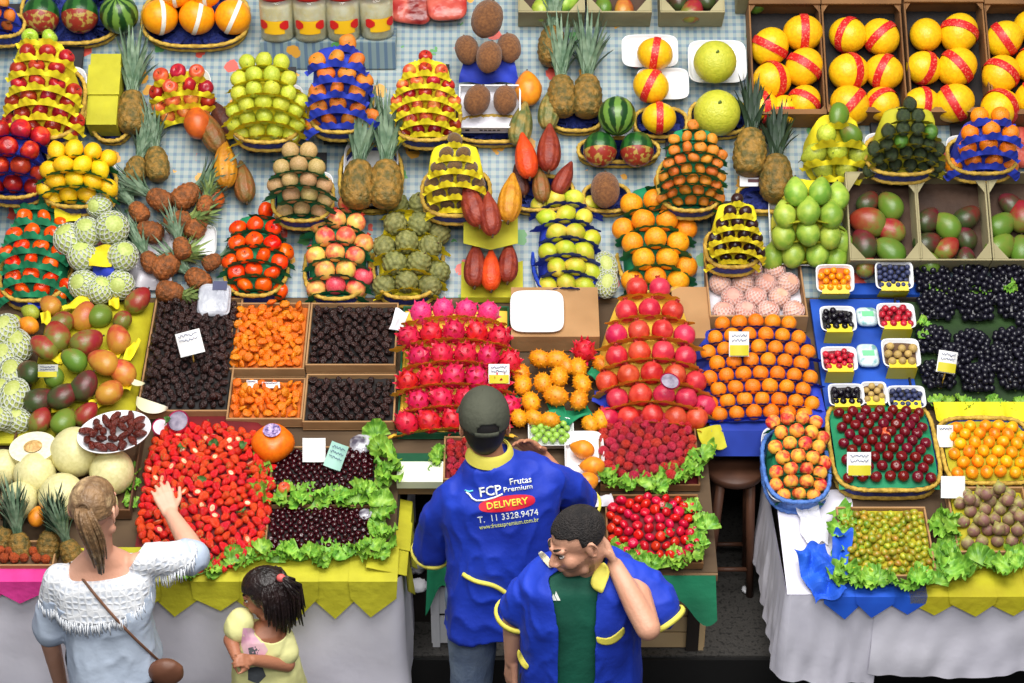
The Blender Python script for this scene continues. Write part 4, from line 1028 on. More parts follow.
for s_ in (-1, 1):
    _b.grid(lambda i, j, s_=s_: Vector((math.sin(s_ * (.35 + .55 * i)) * .0625, -math.cos(s_ * (.35 + .55 * i)) * .0625, .068 + (j - .5) * (.012 + .022 * math.sin(i * 2.6)))), 8, 3)
jar_parts.append(('bow', _b.mesh('bow', bow_m), 'red bow print'))
K['jar'] = Proto('glass_jar', 'jar', cyl(.0, 0, 0, rr=((.052, 0), (.059, .008), (.059, .14), (.052, .158))).mesh('glass_jar', glass_m), jar_parts)
for i, (x, dy) in enumerate(((280, .05), (313, .05), (345, .055), (378, .075))):
    X = upright(x, 40).x
    K['jar'].put(Matrix.Translation((X, jy + .012 + dy, jz)) @ RZ(8 * i - 6) @ scale(1.28), f'glass jar with yellow label and red bow, {("leftmost", "second from left", "third from left", "rightmost")[i]} of four', 'glass jars on the riser')
# red packs of dried fruit
pack_m = mat('pack_red', S(176, 40, 36), S(120, 24, 24), rough=.25, scale=8, bump=.6, bscale=12, c3=S(204, 96, 80))
for i, (x, y, w_, h_) in enumerate(((412, 8, 44, 42), (447, 6, 40, 46))):
    O, a = slope(x, y); sc = FPX / depth(O); b = MB()
    b.blob(lambda th, ph: Vector((math.copysign(abs(math.sin(ph) * math.cos(th)) ** .5, math.cos(th)) * w_ / sc / 2, math.copysign(abs(math.sin(ph) * math.sin(th)) ** .5, math.sin(th)) * h_ / sc / 2, math.cos(ph) * .022 + .028)), 28, 12)
    o = obj('food_pack', b.mesh('food_pack', pack_m), Fr(O + nrm(a) * (.002 + .03 * i), a).M @ RZ(-8 + 12 * i)); tag(o, ('clear pack of red dried fruit lying beside the glass jars', 'clear pack of red dried fruit next to the brown sapotes')[i], 'food pack')
    b = MB(); b.grid(lambda i_, j_: Vector(((i_ - .5) * w_ / sc * .9, h_ / sc * (.44 + .12 * j_), .024 + .006 * j_)), 6, 2); obj('seal', b.mesh('seal', mat('seal_red', S(196, 40, 40), rough=.3)), None, o)
# cardboard mango boxes along the top edge
def mango_box(cx, yb, yt, hw, label, fruits, hgt=.13, gus=.075, m=card_g, group=None, r=12, lin=.02, tilt=0.0):
    fr, W, L = pxframe(cx, yb, yt, hw, tilt, .002)
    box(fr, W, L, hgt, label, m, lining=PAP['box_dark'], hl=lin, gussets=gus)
    for i, f in enumerate(fruits):
        key, x, y = f[:3]; rp = (f[3] if len(f) > 3 else r) * (1.14 if yb > 100 else 1)
        q = onplane(x, y, fr.O + fr.w * (lin + rp / fr.sc * .88), fr.w)
        g = random.Random(i + int(cx)); M = Matrix.Translation(q) @ fr.M3.to_4x4() @ RZ(g.uniform(-70, 70)) @ RY(g.uniform(-40, 40)) @ scale(rp / fr.sc)
        K[key].put(M, f[4], None)
    return fr
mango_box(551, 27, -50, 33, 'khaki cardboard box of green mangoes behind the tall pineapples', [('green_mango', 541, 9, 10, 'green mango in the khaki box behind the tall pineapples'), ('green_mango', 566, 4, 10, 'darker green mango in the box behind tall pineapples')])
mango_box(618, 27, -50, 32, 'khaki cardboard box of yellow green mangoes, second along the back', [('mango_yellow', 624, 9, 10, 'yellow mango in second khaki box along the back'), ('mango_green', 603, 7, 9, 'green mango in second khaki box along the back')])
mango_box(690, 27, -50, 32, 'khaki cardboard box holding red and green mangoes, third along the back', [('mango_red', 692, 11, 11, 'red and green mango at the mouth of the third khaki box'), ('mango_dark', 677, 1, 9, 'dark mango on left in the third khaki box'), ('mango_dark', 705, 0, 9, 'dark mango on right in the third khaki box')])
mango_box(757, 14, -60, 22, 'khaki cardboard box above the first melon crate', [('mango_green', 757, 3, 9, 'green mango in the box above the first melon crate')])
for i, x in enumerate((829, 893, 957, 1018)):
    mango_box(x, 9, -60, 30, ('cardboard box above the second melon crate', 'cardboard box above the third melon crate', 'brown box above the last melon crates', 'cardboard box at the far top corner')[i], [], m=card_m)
# melon crates
def crate(cx, yb, yt, hw, label, hgt=.12):
    fr, W, L = pxframe(cx, yb, yt, hw, 0, .003)
    box(fr, W, L, hgt, label, wood_m, name='wooden_crate', lining=PAP['black'], hl=.02, gussets=.04, cat='crate', rails=True); return fr
melons = [((786, 128, 14, 36), [(770, 47, 17.5, 60), (803, 33, 17.5, 0), (772, 80, 17.5, 20), (804, 67, 17.5, 55), (762, 107, 15, 10), (784, 110, 13, 90), (804, 102, 15.5, 60)]),
          ((863, 126, 14, 40), [(848, 35, 17, -35), (881, 37, 17, -50), (849, 72, 18, 12), (884, 72, 17, -30), (850, 105, 18, -40), (882, 104, 16, -60)]),
          ((946, 126, 12, 40), [(926, 35, 15.5, -90), (959, 33, 18, 70), (924, 68, 16, -8), (957, 67, 18, 40), (922, 104, 16, 0), (954, 103, 18, 25)]),
          ((1022, 128, 14, 35), [(1004, 39, 17, 30), (1001, 74, 17.5, 55), (1000, 108, 18, 40), (1032, 26, 16, 0), (1033, 64, 17, 40), (1034, 98, 17, 20)])]
pos = {7: ('top left', 'top right', 'upper left', 'middle right', 'bottom left', 'low centre', 'bottom right'), 6: ('top left', 'top right', 'middle left', 'middle right', 'bottom left', 'bottom right')}
for ci, (c, ms) in enumerate(melons):
    fr = crate(*c, ('wooden crate of red banded yellow melons next to the green pomelos', 'second wooden crate of yellow melons counting from the pomelos', 'third wooden crate of yellow melons counting from the pomelos', 'last wooden crate of yellow melons at the edge of the stall')[ci])
    for mi, (x, y, r_, ang) in enumerate(ms):
        q = onplane(x, y, fr.O + fr.w * (.023 + r_ / fr.sc * .98), fr.w)
        p = pos[len(ms)] if ci < 3 else ('left column top', 'left column middle', 'left column bottom', 'right column top', 'right column middle', 'right column bottom')
        K['melon_band' if not (ci == 2 and mi == 0) else 'melon_plain'].put(Matrix.Translation(q) @ fr.M3.to_4x4() @ RZ(ang + 90 if True else 0) @ RX(12 * ((mi * 7) % 5 - 2)) @ scale(r_ * 1.05 / fr.sc),
            f'yellow melon at {p[mi]} of the {("first", "second", "third", "last")[ci]} melon crate from the pomelos', 'melons in the wooden crates')
# ------------------------------------------------------------------ upper heaps
pyramid('apple_red', 45, 148, 26, 37, [4, 5, 4, 4, 3, 3, 2], 9.5, 'red apple', 'apple pyramid at far left', 'yellow', H=.2, topkeys=(1, 'apple_green'), trayon=True, ruffle=1.6)
# yellow lined box and pineapple
fr = basket_px(113, 147, 60, 22, 'small straw basket under the yellow paper and upright pineapple')
fr, W, L = pxframe(107, 138, 66, 15, 0, .02)
b = MB(); b.box((0, L / 2, .06), (W, L, .12)); b.box((0, L * .62, .125), (W * 1.08, L * .42, .012))
tag(obj('paper_parcel', b.mesh('paper_parcel', PAP['lime'], False), fr.M), 'lime yellow paper covered block beside the upright pineapple', 'parcel')
put_at('pine', 132, 112, 15, 'upright pineapple beside the lime paper block', w=.03, roll=3)
pyramid(['apple_peachy', 'apple_red'], 188, 128, 62, 29, [3, 4, 4, 3], 8.5, 'peachy apple', 'leaning yellow apple tray', 'yellow', H=.13, trayon=True, bask=False, ruffle=1.6, yaw=.12)
put_at('cacao_brown', 212, 133, 15, 'brown green cacao pod below the leaning yellow apple tray', w=.05, roll=28)
put_at('papaya_orange', 197, 122, 12, 'orange papaya below the leaning yellow apple tray', w=.07, roll=12)
put_at('cacao_dark', 224, 121, 13, 'dark brown cacao pod beside the yellow green guavas', w=.04, roll=30)
put_at('cacao_yellow', 225, 166, 15, 'yellow ribbed cacao pod in front of the dark ones', w=.06, roll=4)
put_at('cacao_brown', 244, 184, 13, 'brown mottled cacao pod nearest the persimmon basket', w=.03, roll=10)
put_at('papaya_orange', 212, 196, 10, 'orange papaya half hidden by small pineapple crowns', w=.02, roll=40)
pyramid('guava', 267, 152, 50, 36, [4, 5, 5, 4, 5, 4, 3], 9.5, 'yellow guava', 'tall yellow guava basket', 'yellow', H=.17, trayon=True, ruffle=1.25)
pyramid('tangerine', 340, 142, 32, 32, [4, 4, 3, 3, 3, 1], 9.5, 'orange', 'blue paper orange tower', 'blue', H=.2, ruffle=1.7)
for o in ():
    pass
pyramid(['apple_red', 'apple_peachy'], 427, 150, 47, 33, [4, 4, 4, 5, 4, 3, 1], 8.6, 'red apple', 'yellow paper apple tower beside sapotes', 'yellow', H=.2, ruffle=1.6)
# pineapple pair
fr, W, L = pxframe(371, 216, 150, 31, 0, 0)
basket(fr, 0, L / 2, W / 2, L / 2, .055, 'oval straw basket holding the standing pair of pineapples')
tray(fr, 0, L * .55, W * .44, L * .5, .05, 'white foam tray behind the pair of pineapples', w0=.03)
put_at('pine', 358, 184, 16.5, 'left pineapple of the pair in the straw basket', w=.13, roll=-2)
put_at('pine', 386, 184, 16.5, 'right pineapple of the pair in the straw basket', w=.13, roll=0)
# sapotes
basket_px(492, 148, 116, 36, 'blue and straw basket carrying the white box of sapotes')
fr, W, L = pxframe(490, 138, 92, 31, 0, .05)
box(fr, W, L, .07, 'white cardboard box with a dark printed mark under the sapotes', plas_w, hf=.05, name='white_box', lining=PAP['white'], hl=.02)
b = MB(); b.box((W * -.36, -.001, .034), (.018, .002, .014)); [b.box((W * (-.14 + .07 * k), -.001, .033), (.013, .002, .008)) for k in range(5)]
obj('printed_mark', b.mesh('printed_mark', mat('print_dark', S(40, 40, 52), rough=.6), False), fr.M)
_mk = bpy.data.objects['printed_mark']; _bx = [o for o in bpy.data.objects if o.name.startswith('white_box')][0]; _mk.parent = _bx; _mk.matrix_basis = Matrix.Identity(4)
for i, (x, y, r_, lb, w_) in enumerate(((477, 100, 14.5, 'left sapote in the white box', .09), (505, 100, 13.5, 'right sapote in the white box', .09), (467, 50, 13.5, 'left sapote of the middle row above the blue paper', .12),
        (489, 57, 14.5, 'middle sapote of the row above the blue paper', .16), (509, 48, 13.5, 'right sapote of the row above the blue paper', .12), (487, 19, 17.5, 'topmost large brown sapote of the stack', .18))):
    put_at('sapote', x, y, r_, lb, 'brown sapotes', w=w_, roll=(i * 17) % 40 - 20)
fr, W, L = pxframe(489, 92, 62, 30, 0, .07)
b = MB(); b.grid(lambda i, j: Vector(((i - .5) * W * (1.0 - .2 * j), L * j, .02 + .05 * j ** .5 + .012 * math.sin(i * 11 + j * 7))), 16, 10)
tag(obj('tissue_paper', b.mesh('tissue_paper', PAP['blue']), fr.M), 'blue paper folded under the upper sapotes', 'paper')
# papaya, striped pods, red pods
basket_px(540, 216, 176, 33, 'blue and straw basket under the red cacao pods')
put_at('papaya', 528, 88, 12.5, 'yellow papaya standing beside the tall pineapples', w=.03, roll=4)
put_at('cacao_striped', 521, 126, 14, 'striped green cacao pod under the yellow papaya', w=.05, roll=-10)
put_at('cacao_striped', 549, 111, 13, 'striped green cacao pod beside the tall pineapples', w=.05, roll=-6)
put_at('cacao_orange', 526, 158, 14, 'orange cacao pod below the striped ones', w=.10, roll=8)
put_at('cacao_red', 549, 150, 14.5, 'dark red cacao pod beside the orange one', w=.09, roll=-2)
put_at('cacao_brown', 541, 186, 11, 'tan cacao pod at the foot of the red ones', w=.06, roll=6)
put_at('cacao_red', 563, 180, 11, 'red cacao pod at the foot of the pile, beside the single sapote', w=.06, roll=-24)
put_at('cacao_dark', 520, 182, 10, 'dark cacao pod at the foot of the pile', w=.03, roll=14)
# tall pineapples
fr, W, L = pxframe(576, 136, 104, 26, 0, 0)
basket(fr, 0, L / 2, W / 2, L / 2, .055, 'straw rimmed basket of the three tall pineapples')
put_at('pine', 552, 46, 14, 'pineapple standing behind the two tall ones', w=.02, roll=-2)
put_at('pine', 562, 96, 14.5, 'left front pineapple of the tall three', w=.05, roll=2)
put_at('pine', 587, 96, 15, 'right front pineapple of the tall three', w=.05, roll=-2)
# watermelons
basket_px(618, 168, 138, 40, 'straw rimmed basket under the small watermelon pyramid')
put_at('watermelon', 617, 116, 18.5, 'light striped watermelon on top of two dark ones', w=.12)
put_at('watermelon_wrapped', 600, 149, 16.5, 'dark watermelon at lower left of the pyramid', w=.07)
put_at('watermelon_wrapped', 637, 149, 16.5, 'dark watermelon at lower right of the pyramid', w=.07)
# melons on white trays
fr0 = basket_px(660, 143, 108, 26, 'straw rimmed basket under three banded melons')
for i, (cx, yb, yt, hw, w_, lb) in enumerate(((649, 76, 44, 28, .04, 'upper white foam tray behind the topmost banded melon'), (662, 107, 76, 26, .03, 'lower white foam tray behind the middle banded melon'))):
    fr, W, L = pxframe(cx, yb, yt, hw, 0, 0); tray(fr, 0, L / 2, W / 2, L / 2, .02, lb, w0=w_ + .03)
put_at('melon_band', 655, 54, 16, 'topmost yellow melon of three on white trays', w=.09, roll=80)
put_at('melon_band', 651, 86, 16.5, 'middle yellow melon of three on white trays', w=.08, roll=62)
put_at('melon_band', 659, 118, 15.5, 'lowest yellow melon of three on white trays', w=.07, roll=90)
# pomelos
basket_px(718, 140, 100, 29, 'straw rimmed oval basket under the two pomelos')
fr, W, L = pxframe(716, 92, 50, 29, 0, 0); tray(fr, 0, L / 2, W / 2, L / 2, .025, 'white foam tray behind the upper pomelo', w0=.07)
put_at('pomelo', 715, 62, 21, 'upper green yellow pomelo on a white tray', w=.10)
put_at('pomelo', 717, 113, 23, 'lower and larger green yellow pomelo', w=.05)
# ------------------------------------------------------------------ second row
pyramid('nectarine', 16, 207, 118, 32, [3, 4, 3, 4, 3, 3], 10.5, 'dark nectarine', 'nectarine basket at far left', 'blue', H=.14)
pyramid('lemon', 80, 216, 140, 36, [4, 5, 5, 4, 4], 9, 'lemon', 'lemon basket on green paper', 'green', H=.13, ori='lie', trayon=True, ruffle=1.0)
pyramid('sand_fruit', 303, 230, 141, 30, [3, 3, 4, 3, 3, 2], 9, 'tan guava', 'tan guava tower in green paper', 'green', H=.17, trayon=True, ruffle=1.4)
pyramid('kiwi', 456, 225, 132, 34, [4, 4, 4, 3, 2, 1], 7.6, 'kiwi', 'frilled yellow kiwi pyramid', 'yellow', H=.19, ori='lie', ruffle=2.1)
basket_px(606, 217, 184, 23, 'blue and straw basket of the single brown sapote')
put_at('sapote', 605, 190, 16.5, 'single brown sapote in its own basket', w=.06)
pyramid('tangerine', 690, 220, 117, 32, [4, 5, 4, 5, 4, 4, 3, 1], 7.8, 'small tangerine', 'green paper tangerine tower', 'green', H=.2, ruffle=1.2, group='small tangerines')
# dark crowned pineapples and printed tray
fr, W, L = pxframe(768, 216, 188, 32, 0, 0); basket(fr, 0, L / 2, W / 2, L / 2, .05, 'straw basket below the dark crowned pineapples')
put_at('pine_dark', 750, 152, 16.5, 'left of the two dark crowned pineapples', w=.06, roll=-6)
put_at('pine_dark', 776, 178, 16.5, 'right of the two dark crowned pineapples', w=.05, roll=-4)
fr, W, L = pxframe(754, 192, 172, 16, 0.3, .06)
b = MB(); b.box((0, L / 2, .006), (W, L, .012)); _p = tag(obj('printed_tray', b.mesh('printed_tray', plas_w, False), fr.M), 'white card tray with small dark print below the left dark pineapple', 'tray')
b = MB(); b.box((.0, L * .66, .0135), (W * .5, .010, .002)); b.box((0, L * .38, .0135), (W * .5, .014, .002)); obj('printed_mark', b.mesh('printed_mark', mat('print_plum', S(90, 40, 50), rough=.6), False), None, _p)
pyramid(['pear', 'guava', 'mango_green'], 832, 188, 104, 31, [2, 3, 2, 2, 1], 11.5, 'pear', 'frilled yellow pear tower', 'yellow', H=.18, ori='lie', ruffle=2.0, bask=False, rcf=1.2)
pyramid(['avocado'] * 9 + ['avocado_green'], 901, 184, 94, 36, [5, 5, 5, 4, 3, 2, 1], 8.6, 'avocado', 'dark avocado pyramid', 'lime', H=.2, ori='up', ruffle=1.2, trayon=True)
pyramid('orange', 981, 183, 104, 34, [4, 3, 4, 3, 2], 10.5, 'orange', 'blue paper orange heap below the melons', 'blue', H=.16, ruffle=1.5, trayon=True)
O, a = slope(1016, 150)
b = MB(); b.blob(lambda th, ph: Vector((math.copysign(abs(math.sin(ph) * math.cos(th)) ** .5, math.cos(th)) * .075, math.copysign(abs(math.sin(ph) * math.sin(th)) ** .5, math.sin(th)) * .10, math.cos(ph) * .03 + .03)), 28, 12)
tag(obj('food_pack', b.mesh('food_pack', pack_m), Fr(O, a).M), 'red pack of dried fruit beside the blue paper oranges', 'food pack')
# ------------------------------------------------------------------ jumble of small pineapples
fr, W, L = pxframe(190, 300, 140, 40, 0, 0)
basket(fr, -.05, L * .78, .16, L * .24, .06, 'oval straw basket behind the jumble of small pineapples', h := 0) if False else None
jum = [('pine', 135, 172, 11, -12, 'upright pineapple at the back of the small pineapple jumble', .04), ('pine', 157, 164, 12, 10, 'upright pineapple behind the lemons, right of its twin', .04),
       ('pine_small', 160, 200, 11, 60, 'small pineapple lying below the two upright ones', .05), ('pine_small', 186, 196, 12, -50, 'small pineapple lying with its crown towards the persimmons', .06),
       ('pine_light', 178, 222, 11, -70, 'small ripe pineapple with pale crown in mid jumble', .07), ('pine_small', 150, 232, 11, 75, 'small pineapple lying beside the netted guavas', .04),
       ('pine_small', 196, 226, 11, -20, 'small ripe pineapple below the papaya', .04), ('pine_light', 166, 266, 12, -55, 'small round ripe pineapple above the silver bag', .05),
       ('pine_small', 198, 280, 11, 50, 'small pineapple lying close above the silver bag', .03), ('pine_small', 139, 212, 9, 40, 'small pineapple tilted at the back left of the jumble', .05), ('pine_light', 205, 205, 8, -10, 'small pineapple with pale star crown below the yellow cacao pod', .10),
       ('pine_small', 182, 248, 9, 20, 'small pineapple standing in the centre of the jumble', .10), ('pine_small', 212, 262, 8, -60, 'small pineapple pointing at the persimmon basket', .05), ('pine_small', 150, 262, 9, 30, 'small pineapple in front of the plastic bag', .06),
       ('pine_light', 170, 292, 11, -100, 'lowest small pineapple, star shaped crown over the prunes', .05)]
for k, x, y, r_, rl, lb, w_ in jum: put_at(k, x, y, r_, lb, 'small pineapples', w=w_, roll=rl, ori=RY(25))
b = MB(); fr, W, L = pxframe(152, 292, 236, 22, 0, .012)
b.grid(lambda i, j: Vector(((i - .5) * W, L * j, .03 + .05 * noise.noise(Vector((i * 3, j * 3, 2))) + .02 * math.sin(i * 8))), 16, 16)
tag(obj('plastic_bag', b.mesh('plastic_bag', mat('bag_clear', S(214, 210, 216), S(190, 186, 196), rough=.25)), fr.M), 'crumpled pale plastic bag among the small pineapples', 'bag')
fr, W, L = pxframe(204, 258, 226, 14, .25, .03); tray(fr, 0, L / 2, W / 2, L / 2, .02, 'small white foam tray edge showing beside the pineapple jumble')
# ------------------------------------------------------------------ third row
pyramid('persimmon', 33, 312, 190, 36, [4, 4, 3, 4, 3, 3, 2], 10.5, 'persimmon', 'green paper persimmon tower at left', 'green', H=.2, ruffle=1.5)
# netted guavas
fr, W, L = pxframe(99, 306, 212, 40, 0, 0); basket(fr, 0, L / 2, W / 2 * .9, L / 2, .05, 'straw rimmed basket under the white netted guavas')
for i, (x, y, r_, w_, lb) in enumerate(((70, 240, 15.5, .10, 'netted guava at left of the upper row'), (87, 232, 14, .13, 'netted guava left of the topmost one'), (112, 228, 16, .14, 'netted guava at right of the top pair'), (99, 206, 12, .12, 'topmost netted guava half behind the others'),
        (82, 256, 14, .11, 'netted guava left of the yellow square'), (123, 256, 14.5, .10, 'netted guava right of the yellow square'), (84, 285, 14.5, .07, 'lowest left netted guava'), (120, 285, 14, .07, 'lowest right netted guava'), (100, 290, 13, .09, 'netted guava under the blue paper'))):
    put_at('netted', x, y, r_, lb, 'netted guavas', w=w_, ori=RX(-30 + 17 * (i % 4)) @ RY(20 * (i % 3) - 20))
def sheet(cx, cy, hw, hh, col, label, w=.1, roll=0.0, fold=.02):
    O, a = slope(cx, cy); fr = Fr(O, a); q = onplane(cx, cy, fr.O + fr.w * w, fr.w); sc = FPX / depth(q); b = MB()
    f = lambda i, j: Vector(((i - .5) * 2 * hw / sc, (j - .5) * 2 * hh / sc, fold * math.sin(i * 5 + 1) * math.sin(j * 4 + cx)))
    b.grid(f, 9, 9); b.grid(lambda i, j: f(1 - i, j) - Vector((0, 0, .003)), 9, 9)
    return tag(obj('paper_sheet', b.mesh('paper_sheet', PAP[col]), Matrix.Translation(q) @ fr.M3.to_4x4() @ RZ(roll)), label, 'paper')
sheet(68, 213, 13, 10, 'yellow', 'yellow paper tucked behind the netted guavas', .14); sheet(101, 256, 11, 11, 'yellow', 'yellow paper square between the netted guavas', .18); sheet(103, 273, 11, 9, 'blue', 'blue paper square below the yellow one', .15)
pyramid('persimmon', 255, 307, 200, 32, [4, 3, 4, 3, 4, 3, 1], 9.6, 'persimmon', 'persimmon basket beside the silver bag', 'green', H=.17, ruffle=1.0)
pyramid(['pomegranate_pale'] * 7 + ['pomegranate_pink'], 336, 310, 191, 33, [3, 3, 3, 3, 3, 1], 11, 'pale pomegranate', 'pale pomegranate basket', 'green', H=.19, ori='crown', ruffle=.95)
pyramid('atemoya', 407, 309, 188, 35, [3, 3, 3, 3, 2], 14, 'custard apple', 'custard apple basket', 'yellow', H=.16, ruffle=.7)
# cacao pods on yellow paper
fr, W, L = pxframe(492, 303, 236, 31, 0, .004)
b = MB(); b.grid(lambda i, j: Vector(((i - .5) * W, L * j, .03 + .05 * j + .03 * abs(i - .5) * 2 * j)), 14, 12); b.grid(lambda i, j: Vector(((i - .5) * W, .0 - .002 * i, .03 * j)), 6, 3)
tag(obj('paper_stand', b.mesh('paper_stand', PAP['lime']), fr.M), 'lime paper covered support under the three lower cacao pods', 'paper')
put_at('cacao_red', 475, 267, 13.5, 'left of the three lower cacao pods', w=.07, roll=-2); put_at('cacao_orange', 491, 272, 12.5, 'orange middle one of three lower cacao pods', w=.08); put_at('cacao_red', 508, 264, 12.5, 'right of the three lower cacao pods', w=.07, roll=-3)
fr, W, L = pxframe(491, 256, 226, 27, 0, .06)
b = MB(); b.grid(lambda i, j: Vector(((i - .5) * W, L * j - .03 * (1 - abs(2 * i - 1)), .09 + .01 * j)), 15, 4); b.grid(lambda i, j: Vector(((.5 - i) * W, L * j - .03 * (1 - abs(2 * i - 1)), .087 + .01 * j)), 15, 4)
tag(obj('paper_sheet', b.mesh('paper_sheet', PAP['lime']), fr.M), 'lime paper with notched top between upper and lower cacao pods', 'paper')
put_at('cacao_red', 473, 206, 14, 'upper left long red cacao pod', w=.24, roll=16); put_at('cacao_red', 490, 216, 13, 'upper middle red cacao pod', w=.25, roll=6); put_at('cacao_yellow', 510, 200, 14.5, 'upper right yellow cacao pod', w=.22, roll=-6)
pyramid('lime', 566, 306, 188, 33, [3, 3, 3, 3, 3, 4], 9.4, 'lime', 'blue lime basket', 'blue', H=.17, ori='lie', ruffle=1.4, mb=bask_navy, mr=bask_navy, trayon=True, bh=.08, blabel='bright blue oval basket of limes')
pyramid('orange_light', 655, 303, 168, 37, [3, 3, 3, 4, 4, 3, 1], 12.2, 'large orange', 'big orange tower', 'green', H=.21, ruffle=.8, trayon=True)
put_at('netted_long', 606, 266, 11, 'upper small netted green fruit beside the big orange tower', w=.01, roll=15); put_at('netted_long', 607, 284, 10.5, 'lower small netted green fruit beside the big orange tower', w=.03, roll=-10)
pyramid('plum_dark', 732, 276, 192, 27, [4, 4, 4, 3, 2, 1], 7.2, 'dark plum', 'frilled yellow plum cone', 'yellow', H=.2, ruffle=1.7)
pyramid('green_mango', 803, 272, 178, 35, [4, 4, 4, 3, 3], 12, 'green mango', 'green mango heap beside the mango boxes', 'lime', H=.17, ori='up', trayon=True, ruffle=.5, bask=False)
sheet(807, 186, 11, 7, 'yellow', 'bright yellow paper on top of the green mango heap', .22)
# mango boxes
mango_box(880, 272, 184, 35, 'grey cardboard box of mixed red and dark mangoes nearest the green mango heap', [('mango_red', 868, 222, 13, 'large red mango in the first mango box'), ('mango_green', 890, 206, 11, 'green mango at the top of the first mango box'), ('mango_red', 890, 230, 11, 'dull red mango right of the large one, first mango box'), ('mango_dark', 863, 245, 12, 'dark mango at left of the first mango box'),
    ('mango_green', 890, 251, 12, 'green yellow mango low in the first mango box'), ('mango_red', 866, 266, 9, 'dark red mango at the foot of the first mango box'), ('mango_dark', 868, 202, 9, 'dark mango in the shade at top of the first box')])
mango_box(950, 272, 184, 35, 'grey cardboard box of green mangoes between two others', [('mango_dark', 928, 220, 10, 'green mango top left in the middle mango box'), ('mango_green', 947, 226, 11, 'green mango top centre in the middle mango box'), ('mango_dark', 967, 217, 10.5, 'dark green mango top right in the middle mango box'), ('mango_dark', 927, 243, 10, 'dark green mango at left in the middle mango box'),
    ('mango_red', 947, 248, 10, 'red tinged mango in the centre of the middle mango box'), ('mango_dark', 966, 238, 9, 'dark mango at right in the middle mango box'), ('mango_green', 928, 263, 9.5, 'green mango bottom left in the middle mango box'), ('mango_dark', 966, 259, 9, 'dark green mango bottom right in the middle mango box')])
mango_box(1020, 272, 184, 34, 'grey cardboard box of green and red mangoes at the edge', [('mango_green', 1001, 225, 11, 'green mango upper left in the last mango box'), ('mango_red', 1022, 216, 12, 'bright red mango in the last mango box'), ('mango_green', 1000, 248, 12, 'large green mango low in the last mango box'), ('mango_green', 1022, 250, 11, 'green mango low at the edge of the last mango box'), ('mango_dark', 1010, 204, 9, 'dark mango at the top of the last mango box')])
# ------------------------------------------------------------------ fourth row: mango pile, dried fruit, dragon fruit
fr, W, L = pxframe(78, 428, 304, 55, 0, .0)
g = random.Random(5)
mg = [(57, 336, 13, 'mango_red'), (44, 347, 12, 'mango_red'), (87, 342, 13, 'mango_red'), (118, 339, 12, 'mango_yellow'), (100, 315, 12, 'mango_green'), (62, 322, 12, 'mango_red'), (84, 316, 12, 'mango_yellow'), (138, 300, 12, 'mango_red'), (122, 320, 10, 'mango_red'),
      (28, 372, 12, 'mango_dark'), (74, 360, 11, 'mango_green'), (103, 362, 13, 'mango_yellow'), (84, 386, 13, 'mango_dark'), (122, 372, 12, 'mango_yellow'), (110, 392, 13, 'mango_yellow'), (40, 400, 13, 'mango_dark'), (63, 396, 13, 'mango_dark'), (40, 420, 11, 'mango_red'), (64, 421, 12, 'mango_green'), (86, 414, 11, 'mango_red'), (53, 376, 10, 'mango_green'), (50, 305, 10, 'mango_yellow')]
nm = ['dull red mango high on the left of the mango pile', 'red mango at the left edge of the mango pile', 'deep red round mango in the middle of the pile', 'yellow mango at the right of the pile', 'green mango near the top of the pile', 'purple red mango behind two others', 'yellow green mango at the top of the pile', 'lone dark red mango against the small pineapples', 'red mango tucked behind yellow paper',
      'dark green mango at the far left of the pile', 'green mango in the middle, behind the purple one', 'orange yellow mango right of the deep red one', 'purple upright mango in the lower middle of pile', 'yellow mango at right beside the prunes', 'orange mango low on the right of the pile', 'blue green mango low on the left', 'purple green mango lying low beside the blue green one', 'dark red mango at the bottom left of the pile', 'olive green mango at the bottom of the pile', 'red mango just above the date plate', 'green mango behind the grey price card', 'yellow mango at the top left of the pile']
for i, (x, y, r_, k) in enumerate(mg):
    ww = .05 + .085 * max(0, 1 - ((x - 80) / 62) ** 2) * max(.15, 1 - abs(y - 362) / 75)
    put_at(k, x, y, r_, nm[i], 'mangoes of the big pile', w=ww, ori=RZ(g.uniform(-60, 60)) @ RX(g.uniform(-30, 30)) @ RY(g.uniform(-30, 30)))
b = MB()
def mnd(i, j):
    x, y = (i - .5) * 2, j * 2 - 1; d = max(0, 1 - x * x) * max(0, 1 - y * y)
    return Vector((x * W * .5, L * j, .008 + .09 * d ** .6 + .01 * noise.noise(Vector((i * 8, j * 8, 1)))))
b.grid(mnd, 24, 24)
tag(obj('tissue_paper', b.mesh('tissue_paper', PAP['olive']), fr.M), 'yellow paper mounded under the big mango pile', 'paper')
for i, (x, y, a_, b_, rl) in enumerate(((76, 304, 14, 6, 20), (114, 300, 5, 10, 10), (57, 358, 8, 5, -20), (100, 402, 11, 7, 15), (60, 408, 9, 5, 0), (114, 352, 7, 5, -10), (46, 318, 5, 10, 15), (124, 388, 7, 5, 0), (132, 350, 4, 14, -15))):
    sheet(x, y, a_, b_, 'yellow', ('yellow paper strip at the top of the mango pile', 'yellow paper strip beside the lone dark mango', 'yellow paper strip behind the grey price card', 'yellow paper cup under the purple mango', 'yellow paper strip low in the mango pile', 'yellow paper strip under the right hand mango', 'yellow paper strip beside the netted papayas', 'yellow paper strip under the orange mango', 'tall yellow paper edge beside the prunes')[i], .10, rl, .02)
price_card(48, 371, 20, 13, 'grey printed price card in the mango pile', .17, mat('card_grey', S(186, 186, 176), rough=.4), mat('card_yellow', S(208, 196, 40), rough=.5), stick=True, lines=2)
